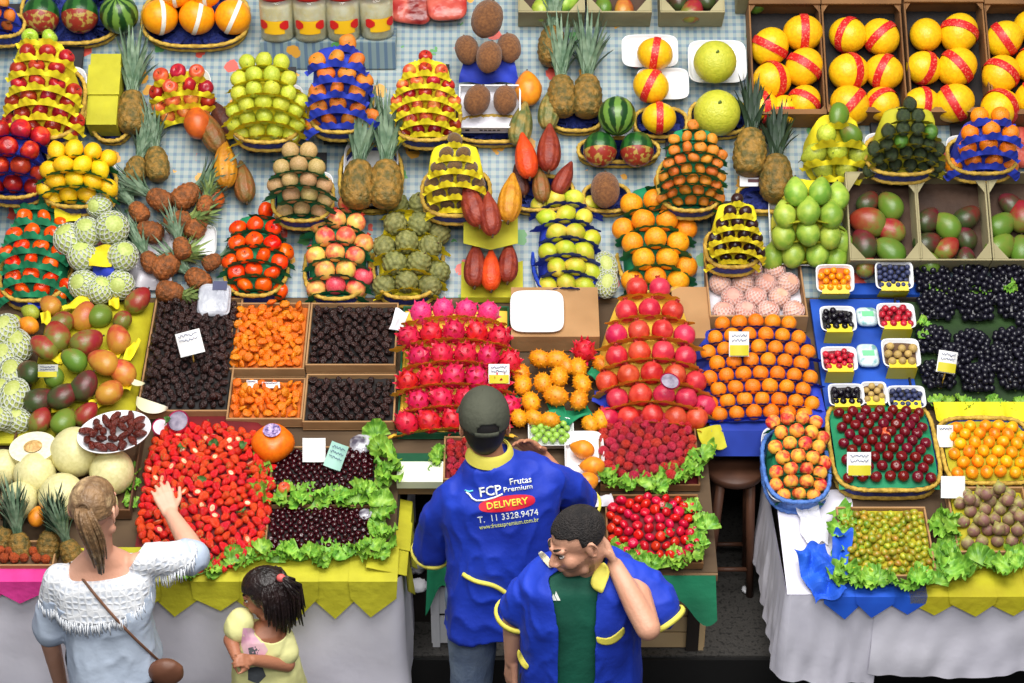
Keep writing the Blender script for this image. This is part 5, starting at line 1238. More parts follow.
# netted papayas at the left edge
for i, (x, y, r_, rl) in enumerate(((17, 345, 14, 30), (4, 330, 13, -20), (12, 375, 14, 5), (14, 396, 14, -10), (3, 358, 13, 0), (2, 392, 12, 10), (14, 420, 13, 80), (-4, 418, 12, 80))):
    put_at('netted_long', x, y, r_, ('netted papaya beside the left red mangoes', 'netted papaya at the top of the edge pile', 'netted papaya in the middle of the edge pile', 'netted papaya above the lime paper edge', 'netted papaya half outside, upper', 'netted papaya half outside, middle', 'netted papaya lying at the bottom of the edge pile', 'netted papaya half outside, bottom')[i], 'netted papayas', w=.03 + .05 * (i % 2), roll=rl)
for i, (x, y, k) in enumerate(((13, 322, 'pear'), (28, 325, 'papaya'), (30, 312, 'pear'))): put_at(k, x, y, 8, ('green pear above the netted papayas', 'orange yellow papaya end above the netted papayas', 'pale green pear below the persimmon tower')[i], w=.05, roll=60)
sheet(36, 306, 7, 9, 'blue', 'blue paper scrap under the persimmon tower', .06, 20)
fr, W, L = pxframe(22, 450, 432, 34, 0, .015); b = MB(); b.box((0, L / 2, .02), (W, L, .012)); tag(obj('paper_strip', b.mesh('paper_strip', PAP['lime'], False), fr.M), 'lime paper strip between the netted papayas and the white melons', 'paper')
# dried fruit boxes
def bed(cx, yb, yt, hw, key, rpx, label, group, seed=1, container='card', hgt=.045, lin='black', dome=.02, extra=.0, ori='rand', parts=True, blabel='', m=card_m, weights=None, hl=None, inset=.0, e=None, jit=.12, hb=None, rowl=None, limit=None, pk=.95):
    fr, W, L = pxframe(cx, yb, yt, hw, 0, .003)
    r = rpx / fr.sc; hl = hl if hl is not None else max(.014, hgt - r * .9)
    if container == 'card': box(fr, W, L, hgt, blabel, m, lining=PAP[lin], hl=hl)
    elif container == 'basket': basket(fr, 0, L / 2, W / 2, L / 2, hgt, blabel, e=4.5)
    dm = lambda u, v: dome * max(0, 1 - (2 * u / W) ** 2) ** .6 * max(0, 1 - (2 * v / L - 1) ** 2) ** .6
    if dome > .015 or container != 'card':
        b = MB(); b.grid(lambda i, j: Vector(((i - .5) * (W - .03), .015 + (L - .03) * j, hl + .002 + dm((i - .5) * (W - .03), .015 + (L - .03) * j))), 16, 16)
        tag(obj('paper_lining', b.mesh('paper_lining', PAP[lin]), fr.M), f'paper lining under the {group}', 'paper')
    hf = lambda u, v: hl + r * .82 + dm(u, v)
    ins = (lambda u, v: abs(2 * u / W) ** e + abs(2 * v / L - 1) ** e < .86) if e else None
    P = hexpack(-W / 2 + .012 + inset, W / 2 - .012 - inset, .012 + inset, L - .012 - inset, r, hf, seed) if jit <= .06 else pack(-W / 2 + .012 + inset, W / 2 - .012 - inset, .012 + inset, L - .012 - inset, r, hf, ins, seed, jit=jit, limit=limit, k=pk)
    if extra: 
        D = drop(P, int(len(P) * extra), r, 1.8 * r, hf, ins, seed)
        P = np.vstack([P, D])
    fill(fr, P, key, rowlab(P, r, label, rowl) if rowl else label, group, ori, seed, parts, weights)
    return fr, len(P)
cnt = {}
_, cnt['prune1'] = bed(184, 420, 306, 46, 'prune', 4.4, 'prune in the big dark heap behind the white price card', 'prunes of the big heap', 1, dome=.05, extra=.06, blabel='large cardboard box of loose prunes beside the mango pile')
_, cnt['ap1'] = bed(266, 378, 311, 39, 'apricot', 4.7, 'dried apricot in the upper apricot box', 'dried apricots in the upper box', 2, lin='rust', dome=.02, extra=.15, pk=.84, blabel='cardboard box of dried apricots, the upper one')
_, cnt['ap2'] = bed(265, 428, 386, 38, 'apricot', 4.7, 'dried apricot in the lower apricot box', 'dried apricots in the lower box', 3, lin='rust', dome=.02, extra=.1, pk=.84, blabel='cardboard box of dried apricots, the lower one')
_, cnt['pr2'] = bed(351, 374, 311, 45, 'prune', 4.5, 'prune in the upper prune box beside the apricots', 'prunes of the upper box', 4, dome=.01, blabel='cardboard box of prunes, upper one beside the apricots')
_, cnt['pr3'] = bed(349, 431, 382, 46, 'prune', 4.5, 'prune in the lower prune box above the cherries', 'prunes of the lower box', 5, dome=.01, blabel='cardboard box of prunes, lower one above the cherries')
price_card(190, 343, 25, 24, 'white price card on a stick in the big prune heap', .20, lines=2, roll=.25, low=None)
price_card(252, 384, 11, 8, 'left small white tag on the apricot box', .07, lines=1, stick=False); price_card(271, 385, 18, 6, 'right long white tag on the apricot box', .07, lines=1, stick=False)
# silver bag
fr, W, L = pxframe(215, 328, 288, 16, .25, .05); b = MB()
b.blob(lambda th, ph: Vector((math.copysign(abs(math.sin(ph) * math.cos(th)) ** .4, math.cos(th)) * W / 2 * (1 + .05 * math.sin(ph * 9)), L / 2 + math.copysign(abs(math.sin(ph) * math.sin(th)) ** .4, math.sin(th)) * L / 2, math.cos(ph) * .025 + .03 + .004 * noise.noise(Vector((th * 3, ph * 6, 1))))), 40, 22)
sb = tag(obj('snack_bag', b.mesh('snack_bag', mat('bag_silver', S(206, 208, 216), S(170, 172, 184), rough=.3, scale=12, bump=.6, bscale=22)), fr.M), 'silver white sealed bag standing on the big prune heap', 'bag')
b = MB(); b.grid(lambda i, j: Vector((-W * .05 + W * .45 * i, L * (.72 + .28 * j), .058)), 4, 3); obj('printed_patch', b.mesh('printed_patch', mat('patch_navy', S(60, 64, 100), S(90, 92, 120), rough=.4)), None, sb)
sheet(399, 320, 7, 14, 'white', 'white cloth draped on the corner of the prune box beside dragon fruit', .09, -12, .015)
# dragon fruit
fr, W, L = pxframe(453, 440, 312, 56, 0, .004)
box(fr, W, L, .03, 'shallow green box under the dragon fruit pile', mat('box_green', S(24, 92, 60), S(18, 74, 48), rough=.7), lining=PAP['gold'], hl=.015)
pyramid('dragon', 453, 441, 298, 54, [5, 5, 5, 5, 5, 4], 11.5, 'dragon fruit', 'pink dragon fruit pile', 'gold', H=.13, ori='pole', rcf=2.2, sq=True, bask=False, topkeys=(1, 'dragon_pink'), ruffle=1.1, hb=.03, pname='gold net')
price_card(499, 374, 21, 20, 'white and yellow price card at the right of the dragon fruit', .16, lines=2, low=mat('card_yellow', S(208, 196, 40)))
# white tray leaning on brown cardboard
fr, W, L = pxframe(537, 350, 294, 27, .06, .09); tray(fr, 0, L / 2, W / 2, L / 2, .022, 'large empty white foam tray above the horned melons', yaw if False else plas_w)
fr, W, L = pxframe(555, 352, 302, 44, 0, .004); b = MB(); b.box((0, L / 2, .045), (W, L, .09)); tag(obj('cardboard_box', b.mesh('cardboard_box', card_m, False), fr.M), 'closed brown cardboard box under the empty white tray', 'box')
fr, W, L = pxframe(692, 352, 300, 18, 0, .004); b = MB(); b.box((0, L / 2, .04), (W, L, .08)); tag(obj('cardboard_box', b.mesh('cardboard_box', card_m, False), fr.M), 'closed brown cardboard box right of the big orange tower', 'box')
# horned melons
for i, (x, y, r_, rl) in enumerate(((540, 359, 9, 60), (557, 360, 9.5, 80), (521, 374, 9, 5), (531, 402, 9, 20), (523, 385, 9, 0), (543, 383, 9, 10), (559, 377, 9, 5), (556, 396, 10, 70), (578, 368, 9, 10), (582, 384, 9, 20), (579, 400, 9, -10), (601, 364, 8, 40), (534, 418, 8, 60), (550, 420, 8, 80), (590, 424, 8, 30), (601, 420, 9, 0), (519, 418, 8, 20), (566, 366, 8, 30))):
    put_at('kiwano', x, y, r_, ['spiky horned melon at top left of the pile', 'spiky horned melon at the top beside the white tray', 'horned melon at upper left edge of pile', 'brownish horned melon low on the left', 'horned melon on the left edge beside the price card', 'horned melon left of the pile centre', 'horned melon in the pile centre', 'largest horned melon in the lower middle', 'horned melon upper right in the pile', 'horned melon on the right in the pile', 'horned melon low on the right above green paper', 'horned melon next to the pomegranates', 'small horned melon in the bottom row, left', 'small horned melon in the bottom row, middle', 'small horned melon in the bottom row, right', 'horned melon right above the white trays', 'small horned melon at the bottom left corner', 'horned melon behind the top right one'][i],
           'horned melons', w=.03 + .05 * max(0, 1 - ((x - 555) / 50) ** 2) * max(0, 1 - ((y - 385) / 45) ** 2), roll=rl)
for i, (x, y, a_, b_, col) in enumerate(((520, 403, 10, 9, 'green'), (570, 416, 22, 10, 'green'), (580, 333, 9, 9, 'green'), (596, 375, 8, 9, 'green'), (607, 399, 11, 14, 'blue'), (556, 405, 26, 8, 'green'))):
    sheet(x, y, a_, b_, col, ('green paper under the left horned melons', 'green paper under the front horned melons', 'green paper scrap above the horned melons', 'dark green paper between horned melons and pomegranates', 'bright blue paper ball between horned melons and pomegranates', 'green paper under the middle horned melons')[i], .06, i * 20, .03)
# pomegranate pile
pyramid('pomegranate', 652, 436, 276, 56, [5, 5, 5, 4, 4, 3, 2], 11.6, 'pomegranate', 'red pomegranate pile', 'gold', H=.2, ori='crown', rcf=1.35, bask=False, ruffle=1.25, hb=.03, pname='gold net')
put_at('dragon', 584, 351, 11, 'cut dragon fruit half above the horned melons', w=.06)
# peaches in pale pink nets
fr, W, L = pxframe(757, 333, 258, 49, 0, .004); box(fr, W, L, .09, 'brown cardboard box of net wrapped pale peaches', card_m, lining=PAP['white'], hl=.03)
hf = lambda u, v: .03 + 11 / fr.sc * .9
P = hexpack(-W / 2 + .010, W / 2 - .010, .008, L - .008, 11 / fr.sc, hf, 3)
fill(fr, P, 'peach_net', rowlab(P, 11 / fr.sc, 'net wrapped peach', 'pale peach box'), 'net wrapped peaches', 'pole', 3)
# oranges on blue paper
pyramid('orange', 762, 428, 312, 62, [6, 7, 6, 7, 6, 7, 6, 5], 9, 'orange', 'wide blue paper orange pile', 'blue', H=.10, rcf=2.6, sq=True, bask=False, ruffle=1.0, hb=.03)
price_card(739, 344, 20, 25, 'white and yellow price card in the wide orange pile', .21, lines=2, low=mat('card_yellow', S(208, 196, 40)))
fr, W, L = pxframe(740, 447, 428, 29, -.5, .0); b = MB(); b.box((0, L / 2, .015), (W, L, .11)); tag(obj('blue_box', b.mesh('blue_box', mat('paper_cobalt', S(42, 70, 180), S(34, 58, 156), rough=.7), False), fr.M), 'blue paper covered box front below the wide orange pile', 'box')
sheet(812, 405, 12, 26, 'blue', 'bright blue paper at the right edge of the wide orange pile', .05, 5, .02)
# ------------------------------------------------------------------ berry punnets
fr, W, L = pxframe(872, 299, 262, 47, 0, .004); b = MB(); b.box((0, L / 2, .012), (W, L, .024)); tag(obj('blue_board', b.mesh('blue_board', mat('board_blue', S(28, 84, 190), S(20, 66, 160), rough=.6), False), fr.M), 'short blue board under the top two berry punnets', 'board')
fr, W, L = pxframe(872, 414, 303, 47, 0, .004); b = MB(); b.box((0, L / 2, .012), (W, L, .024)); tag(obj('blue_board', b.mesh('blue_board', mat('board_blue', S(28, 84, 190), S(20, 66, 160), rough=.6), False), fr.M), 'long blue board under the lower berry punnets', 'board')
def punnet(cx, cy, key, rpx, label, berry, hw=18, hh=14.5, seed=1, n=None):
    O, a = slope(cx, cy + hh); n_ = nrm(a); q_ = onplane(cx, cy + hh, O + n_ * .062, n_); fr = Fr(q_, a + R(4 if a == A2 else 10)); sc = fr.sc; A = hw / sc; L = fr.v_at(cx, cy - hh, .04)[1]
    o = empty('punnet', fr.M, label, 'punnet', 'berry punnets'); n_ = 40
    B = MB(); rg = lambda k, z: [superell(2 * math.pi * i / n_, A * k, L / 2 * k, 6) + Vector((0, L / 2, z)) for i in range(n_)]
    B.loft([rg(.05, 0), rg(.80, 0), rg(.84, .004), rg(.98, .045), rg(1.06, .047), rg(1.06, .044), rg(.96, .040), rg(.80, .006), rg(.05, .005)]); obj('tray', B.mesh('tray', plas_w), None, o)['label'] = 'white foam tray'
    B = MB(); B.grid(lambda i, j: Vector(((i - .5) * A * 1.62, -.012 - .003 * math.sin(i * 3.1), -.045 + .092 * j)), 6, 4); B.grid(lambda i, j: Vector(((.5 - i) * A * 1.62, -.009, -.045 + .092 * j)), 6, 4); B.grid(lambda i, j: Vector(((i - .5) * A * 1.5, -.010 + .04 * j, .0485)), 6, 3)
    obj('label_band', B.mesh('label_band', plas_y), None, o)['label'] = 'yellow label band'
    r = rpx / sc; hf = lambda u, v: .024 + r * .8 + .012 * max(0, 1 - (u / A) ** 2)
    B = MB(); B.grid(lambda i, j: Vector(((i - .5) * A * 1.75, L * (.07 + .86 * j), .022 + .010 * max(0, 1 - (2 * i - 1) ** 2))), 8, 8); obj('pad', B.mesh('pad', {'raspberry': PAP['red'], 'physalis': PAP['rust'], 'tan_fruit': PAP['brown'], 'tan_fruit2': PAP['brown']}.get(key, PAP['black'])), None, o)
    P = pack(-A * .94, A * .94, L * .04, L * .96, r, hf, None, seed, jit=.1)
    fill(fr, P, key, f'{K[key].name.replace("_", " ")} in {berry}', f'{K[key].name.replace("_", " ")} fruits in {berry}', 'rand', seed)
punnet(834, 280, 'physalis', 3.5, 'white punnet of orange physalis, top left of the punnets', 'the top left punnet', seed=1)
punnet(893, 277, 'blueberry', 2.9, 'white punnet of blueberries, top right of the punnets', 'the top right punnet', seed=2)
punnet(838, 322, 'blackberry', 3.6, 'white punnet of blackberries below the physalis', 'the punnet below the physalis', hw=17, seed=3)
punnet(896, 319, 'raspberry', 3.6, 'white punnet of raspberries below the blueberries', 'the punnet below the top blueberries', seed=4)
punnet(839, 362, 'raspberry', 3.4, 'white punnet of raspberries with an empty corner, in the middle', 'the middle left punnet', hw=17, hh=14, seed=5)
punnet(901, 356, 'tan_fruit', 4.4, 'punnet of small tan fruit below the raspberries', 'the middle right punnet', hw=18, hh=16, seed=6)
punnet(846, 398, 'blackberry', 3.6, 'white punnet of blackberries in the bottom row', 'the bottom left punnet', hw=17, hh=13, seed=7)
punnet(874, 396, 'tan_fruit', 3.6, 'narrow white punnet of pale nuts in the bottom row', 'the narrow bottom punnet', hw=12, hh=13, seed=8)
punnet(906, 400, 'blueberry', 2.9, 'white punnet of blueberries in the bottom row', 'the bottom right punnet', hw=18, hh=13, seed=9)
for i, (x, y, h_) in enumerate(((867, 322, 12), (868, 360, 15))):
    O, a = slope(x, y + h_); fr = Fr(O + nrm(a) * .03, a); sc = fr.sc
    o = empty('clear_pack', fr.M, ('upper clear plastic pack between the berry punnets', 'lower clear plastic pack on a white tray between the punnets')[i], 'food pack')
    B = MB(); B.blob(lambda th, ph: Vector((superell(th, 11 / sc, h_ / sc, 4).x * math.sin(ph) ** .5, h_ / sc + superell(th, 11 / sc, h_ / sc, 4).y * math.sin(ph) ** .5, .022 + .02 * math.cos(ph))), 32, 10)
    obj('wrap', B.mesh('wrap', mat('wrap_clear', S(190, 214, 214), S(120, 170, 170), rough=.15, scale=25, c3=S(220, 232, 230))), None, o)
    B = MB(); B.grid(lambda i_, j_: Vector(((i_ - .5) * .05, h_ / sc * .7 + .03 * j_, .043)), 4, 3); obj('sticker', B.mesh('sticker', mat('sticker_green', S(120, 206, 150), rough=.5)), None, o)
# ------------------------------------------------------------------ black grapes
def bunch(px, py, rpx, label, seed):
    g = random.Random(seed); O, a = slope(px, py); fr = Fr(O, a); sc = fr.sc; Rb = rpx / sc; rg = 3.7 / sc
    o = empty('grape_bunch', fr.M, label, 'grapes', 'black grape bunches')
    B = MB(); B.tube([(0, -Rb * .8, Rb * .3), (0, 0, Rb * .35), (0, Rb * 1.0, Rb * .4)], .004, 6); obj('stalk', B.mesh('stalk', green_stalk), None, o)
    hf = lambda u, v: .012 + Rb * 1.0 * math.sqrt(max(.02, 1 - (u / Rb / 1.05) ** 2 - ((v) / Rb / 1.05) ** 2))
    P = pack(-Rb, Rb, -Rb, Rb, rg, hf, lambda u, v: u * u + v * v < Rb * Rb * .95, seed, jit=.12, k=.9)
    for u, v, w, r in P:
        obj('grape', K['grape'].me, Matrix.Translation((u, v, w)) @ scale(r), o)
    B = MB(); B.grid(lambda i, j: Vector((math.cos(6.2832 * i) * Rb * .9 * math.sin(j * 1.5), math.sin(6.2832 * i) * Rb * .9 * math.sin(j * 1.5), .005 + (hf(math.cos(6.2832 * i) * Rb * .9 * math.sin(j * 1.5), math.sin(6.2832 * i) * Rb * .9 * math.sin(j * 1.5)) - .012) * .9)), 20, 8, cu=True)
    q = obj('inner_grapes', B.mesh('inner_grapes', MATS['grape_black']), None, o)
gx = [(930, 282), (968, 280), (1006, 282), (934, 314), (974, 316), (1012, 314), (932, 348), (970, 352), (1008, 350), (936, 382), (975, 386), (1012, 384), (952, 298), (992, 300), (953, 366), (993, 368), (1030, 330), (1030, 366), (1032, 298)]
gl = ['top row left', 'top row middle', 'top row right', 'second row left', 'second row middle', 'second row right', 'third row left', 'third row middle', 'third row right', 'front row left', 'front row middle', 'front row right', 'upper gap left', 'upper gap right', 'lower gap left', 'lower gap right', 'edge, second row', 'edge, third row', 'edge, top row']
for i, (x, y) in enumerate(gx): bunch(x, y, 18.5, f'bunch of black grapes, {gl[i]} of the grape display', i)
fr, W, L = pxframe(975, 410, 303, 63, 0, .003); box(fr, W, L, .03, 'low dark crate under the black grapes', dark_w, lining=PAP['leafy'], hl=.014)
price_card(947, 362, 19, 22, 'white and yellow price card stuck in the black grapes', .18, lines=2, low=mat('card_yellow', S(208, 196, 40)), roll=-.15)
lettuce([(924, 298), (1010, 300)], 13, 'green leaf tucked under the upper grape bunches', 'leaves among the grapes', .05, seed=21); lettuce([(920, 330), (922, 350)], 12, 'green leaf at the left edge of the grapes', 'leaves at the grape edge', .06, seed=22)
lettuce([(1004, 290), (1008, 306)], 12, 'green leaf between the right grape bunches', 'leaves between right grapes', .08, seed=23)
lettuce([(930, 410), (1024, 408)], 15, 'green lettuce leaf along the front of the grapes', 'lettuce in front of the grapes', .03, seed=24)
# ------------------------------------------------------------------ front row, right
fr, W, L = pxframe(985, 428, 410, 42, 0, .002); b = MB(); b.grid(lambda i, j: Vector(((i - .5) * W * 1.2, L * j, .05 - .03 * abs(math.sin(i * 14)) * (1 - j))), 40, 4); tag(obj('paper_sheet', b.mesh('paper_sheet', PAP['yellow']), fr.M), 'yellow zigzag paper between the grapes and the yellow plums', 'paper')
_, cnt['yp'] = bed(992, 492, 426, 46, 'yellow_plum', 6.6, 'yellow plum', 'yellow plums', 11, 'basket', .05, 'olive', .05, blabel='straw basket of yellow plums at the edge', rowl='yellow plum basket', jit=.06)
_, cnt['plum'] = bed(888, 503, 414, 54, 'plum', 6.0, 'red plum', 'dark red plums', 12, 'basket', 0.075, 'green', .06, blabel='square blue and straw basket of dark red plums', rowl='square plum basket', jit=.06, inset=.012)
price_card(859, 464, 24, 24, 'white and yellow price card in the square plum basket', .14, lines=2, low=mat('card_yellow', S(208, 196, 40)))
price_card(953, 487, 24, 22, 'blank white card between the plum baskets and the figs', .10, lines=0); price_card(945, 436, 16, 22, 'small clear card on a stick beside the yellow plums', .09, lines=1)
put_at('apple_peachy', 886, 433, 6, 'orange red cut plum on top of the square plum basket', w=.115)
pyramid('peach', 798, 514, 410, 33, [3, 4, 4, 4, 4, 4, 4], 7.6, 'peach', 'sky blue peach basket', 'green', H=.13, ruffle=.5, mb=bask_sky, mr=bask_sky, bh=.085, trayon=True, blabel='sky blue oval basket of peaches')
_, cnt['siri'] = bed(890, 584, 514, 46, 'kumquat', 4.0, 'small green or orange plum in the lettuce edged tray', 'small plums', 13, 'card', .04, 'olive', .025, ori='lie', extra=.08, blabel='shallow tray of small plums at the corner of the counter', jit=.1)
_, cnt['fig'] = bed(996, 560, 494, 40, 'fig', 6.8, 'fig', 'figs', 14, 'card', .04, 'olive', .05, ori='up', extra=.3, jit=.06, blabel='shallow tray of green purple figs at the edge', rowl='fig tray')
lettuce([(842, 518), (840, 586)], 24, 'green lettuce leaf along the left side of the small plum tray', 'lettuce left of the small plums', .05, 1.3, 31)
lettuce([(842, 584), (900, 588), (945, 580)], 24, 'green lettuce leaf along the front of the small plum tray', 'lettuce in front of the small plums', .05, 1.5, 32)
lettuce([(944, 516), (944, 582)], 26, 'green lettuce leaf between the small plums and the figs', 'lettuce between small plums and figs', .05, 1.5, 33)
lettuce([(950, 574), (1024, 572)], 26, 'green lettuce leaf along the front of the figs', 'lettuce in front of the figs', .05, 1.5, 34)
# ------------------------------------------------------------------ front row, left
fr, W, L = pxframe(66, 520, 432, 66, 0, .003); box(fr, W, L, .05, 'low cardboard box of pale honeydew melons', card_d, lining=PAP['brown'], hl=.012)
put_at('half_honeydew', 33, 447, 23, 'cut half honeydew showing its tan seeds', w=.13, ori=RX(-8), k=.3)
for i, (x, y, r_, w_) in enumerate(((75, 452, 24, .05), (35, 474, 21, .02), (62, 497, 23, .02), (112, 472, 22, .02), (20, 500, 18, .02), (3, 468, 18, .02), (100, 505, 18, .02))):
    put_at('honeydew', x, y, r_, ('round pale honeydew right behind the cut half', 'honeydew under the cut half', 'large pale honeydew beside the woman\'s hair', 'honeydew under the date plate', 'honeydew low at the left behind the pineapple tops', 'honeydew at the left edge of the box', 'honeydew hidden behind the woman\'s head')[i], 'honeydew melons', w=w_ * .5 + .01)
# plate of dates
fr = Fr(onplane(115, 437, slope(115, 437)[0] + nrm(A1) * .19, nrm(A1)), A1 - .1); a_ = 37 / fr.sc; b_ = 30 / fr.sc
B = MB(); n_ = 56; er = lambda k, z: [Vector((math.cos(2 * math.pi * i / n_) * a_ * k, math.sin(2 * math.pi * i / n_) * b_ * k, z)) for i in range(n_)]
B.loft([er(.05, 0), er(.7, 0), er(.74, .004), er(.97, .03), er(1.0, .031), er(1.0, .027), er(.95, .022), er(.68, .006), er(.05, .005)])
pl_M = fr.M @ RZ(24)
tag(obj('oval_plate', B.mesh('oval_plate', mat('melamine_white', S(236, 236, 240), rough=.25)), pl_M), 'white oval plate of dates resting on the honeydew melons', 'plate')
f2 = Fr(fr.O, fr.a); f2.M = pl_M
r = 5.6 / fr.sc; ins = lambda u, v: (u / a_) ** 2 + (v / b_) ** 2 < .62
P = pack(-a_, a_, -b_, b_, r, lambda u, v: .006 + r * .75 + .025 * max(0, 1 - (u / a_) ** 2 - (v / b_) ** 2), ins, 5, k=.88); D = drop(P, 10, r, .03, lambda u, v: .01, ins, 3, .85); P = np.vstack([P, D])
fill(f2, P, 'date', 'glossy brown date on the white oval plate', 'dates on the oval plate', 'lie', 5)
# apple or pear wedge, dragon fruit slices by the strawberries
for i, (x, y) in enumerate(((153, 403), (138, 381))):
    O, a = slope(x, y); q = onplane(x, y, O + nrm(a) * (.09 + .02 * i), nrm(a)); B = MB(); s_ = (17, 8)[i] / FPX * depth(q)
    B.grid(lambda i_, j_: Vector((math.cos(math.pi * i_ + .2) * s_, -math.sin(math.pi * i_) * s_ * .7 * j_, s_ * .22 * (1 - j_))), 18, 6); B.grid(lambda i_, j_: Vector((math.cos(math.pi * (1 - i_) + .2) * s_, -math.sin(math.pi * i_) * s_ * .7 * j_, -s_ * .22 * (1 - j_))), 18, 6); B.grid(lambda i_, j_: Vector((math.cos(math.pi * i_ + .2) * s_, 0, s_ * .22 * (1 - 2 * j_))), 18, 3)
    tag(obj('melon_slice', B.mesh('melon_slice', mat('slice_cream', S(244, 240, 214), S(226, 222, 180), rough=.35, scale=5)), Matrix.Translation(q) @ Matrix.Rotation(A1 + .3, 4, 'X') @ RZ(-20)), ('pale cream fruit slice above the strawberries', 'small pale fruit slice at the edge of the prunes')[i], 'fruit slice')
for i, (x, y, r_) in enumerate(((178, 421, 11), (161, 427, 9), (670, 381, 9))):
    O, a = slope(x, y); q = onplane(x, y, O + nrm(a) * (.10, .07, .27)[i], nrm(a)); s_ = r_ / FPX * depth(q); o = empty('dragon_fruit_half', Matrix.Translation(q) @ Matrix.Rotation(A1 + .2, 4, 'X') @ RZ(25 * i), ('cut dragon fruit with grey speckled flesh above the strawberries', 'second cut dragon fruit, white and pink, above the strawberries', 'cut dragon fruit stuck among the red pomegranates')[i], 'dragon fruit')
    B = MB(); B.grid(lambda i_, j_: Vector((math.cos(6.2832 * i_) * s_ * math.cos(j_ * 1.5), math.sin(6.2832 * i_) * s_ * 1.15 * math.cos(j_ * 1.5), -s_ * .8 * math.sin(j_ * 1.5))), 28, 7, cu=True); obj('skin', B.mesh('skin', MATS['dragon_pink']), None, o)
    B = MB(); B.grid(lambda i_, j_: Vector((math.cos(6.2832 * i_) * s_ * .86 * j_, math.sin(6.2832 * i_) * s_ * j_, .003 * (1 - j_))), 28, 4, cu=True); obj('flesh', B.mesh('flesh', mat('dragon_flesh', S(150, 140, 158), S(110, 100, 122), rough=.4, scale=40) if i != 1 else mat('dragon_white', S(240, 230, 234), S(214, 190, 204), rough=.4, scale=20)), None, o)
# strawberries: a heap in a shallow tray
fr, W, L = pxframe(198, 580, 412, 70, 0, .003)
r = 4.9 / fr.sc
dm = lambda u, v: .085 * max(0, 1 - abs(2 * u / W) ** 2.2) ** .7 * max(0, 1 - abs(2 * v / L - 1) ** 2.2) ** .7
ins = lambda u, v: abs(2 * u / W) ** 2.3 + abs(2 * v / L - 1) ** 2.3 < .97
B = MB(); B.grid(lambda i, j: Vector(((i - .5) * W * (.97 if True else 1), L * (.02 + .96 * j), .006 + dm((i - .5) * W, L * j) - .004)), 28, 28)
B.v = [Vector((v.x, v.y, v.z if ins(v.x, v.y) else .006)) for v in B.v]
tag(obj('paper_lining', B.mesh('paper_lining', PAP['red']), fr.M), 'red paper mounded beneath the strawberry heap', 'paper')
P = pack(-W / 2, W / 2, 0, L, r, lambda u, v: .006 + r * .72 + dm(u, v), ins, 8, k=.93, jit=.14)
print('strawberries', len(P))
P = P[:296]
def stlab(i, u, v, kk): return 'red strawberry with its hull in the big strawberry heap' if kk == 'straw' else 'halved strawberry showing pale flesh in the big strawberry heap'
g = random.Random(4)
for i, (u, v, w, rr) in enumerate(P):
    kk = 'straw_cut' if g.random() < .13 else 'straw'
    # hulls show in the back half, tips in front
    M = fr.M @ Matrix.Translation((u, v, w)) @ (Matrix.Rotation(g.uniform(-3.1, 3.1), 4, 'Z') @ Matrix.Rotation(g.uniform(-.9, 1.1), 4, 'X') @ Matrix.Rotation(g.uniform(-.5, .5), 4, 'Y')) @ scale(rr * 1.14)
    K[kk].put(M, stlab(i, u, v, kk), 'strawberries' if kk == 'straw' else 'halved strawberries')
lettuce([(134, 478), (128, 512)], 17, 'green lettuce leaf at the left edge of the strawberries', 'lettuce left of the strawberries', .03, 1.2, 41)
lettuce([(178, 578), (225, 574), (262, 556)], 20, 'green lettuce leaf along the front of the strawberries', 'lettuce in front of the strawberries', .04, 1.5, 42)
lettuce([(150, 560), (180, 578)], 16, 'green lettuce leaf beside the woman\'s sleeve', 'lettuce beside the sleeve', .03, 1.2, 43)
for i, (x, y) in enumerate(((217, 463), (246, 465), (186, 466), (244, 530), (170, 440), (205, 500))):
    O, a = slope(x, y); M = Matrix.Translation(O + nrm(a) * .115) @ Matrix.Rotation(a, 4, 'X') @ RZ(i * 70) @ RX(20) @ scale(.026); Proto('leaf_sprig', 'leaf', lettuce_mesh(50 + i, herb_m)).put(M, 'dark green leaf sprig on the strawberry heap', 'leaf sprigs on the strawberries')
# orange dried-fruit ball with label
o = put_at('melon_plain', 273, 443, 21, 'round orange gourd like ball with a purple top above the cherries', w=.02)
o.data = fb('orange_ball', mat('ball_orange', S(246, 120, 10), S(236, 104, 8), rough=.35), f_flat); o.name = 'orange_ball'; o['category'] = 'ball'
for c in list(o.children): bpy.data.objects.remove(c)
B = MB(); B.grid(lambda i, j: Vector((math.cos(6.2832 * i) * .42 * j, math.sin(6.2832 * i) * .42 * j + .12, .70 - .13 * (1 - j) ** 2 + .08)), 24, 5, cu=True); obj('top_label', B.mesh('top_label', mat('label_violet', S(206, 180, 220), S(70, 50, 120), rough=.4, scale=7)), None, o)['label'] = 'violet and white printed top'
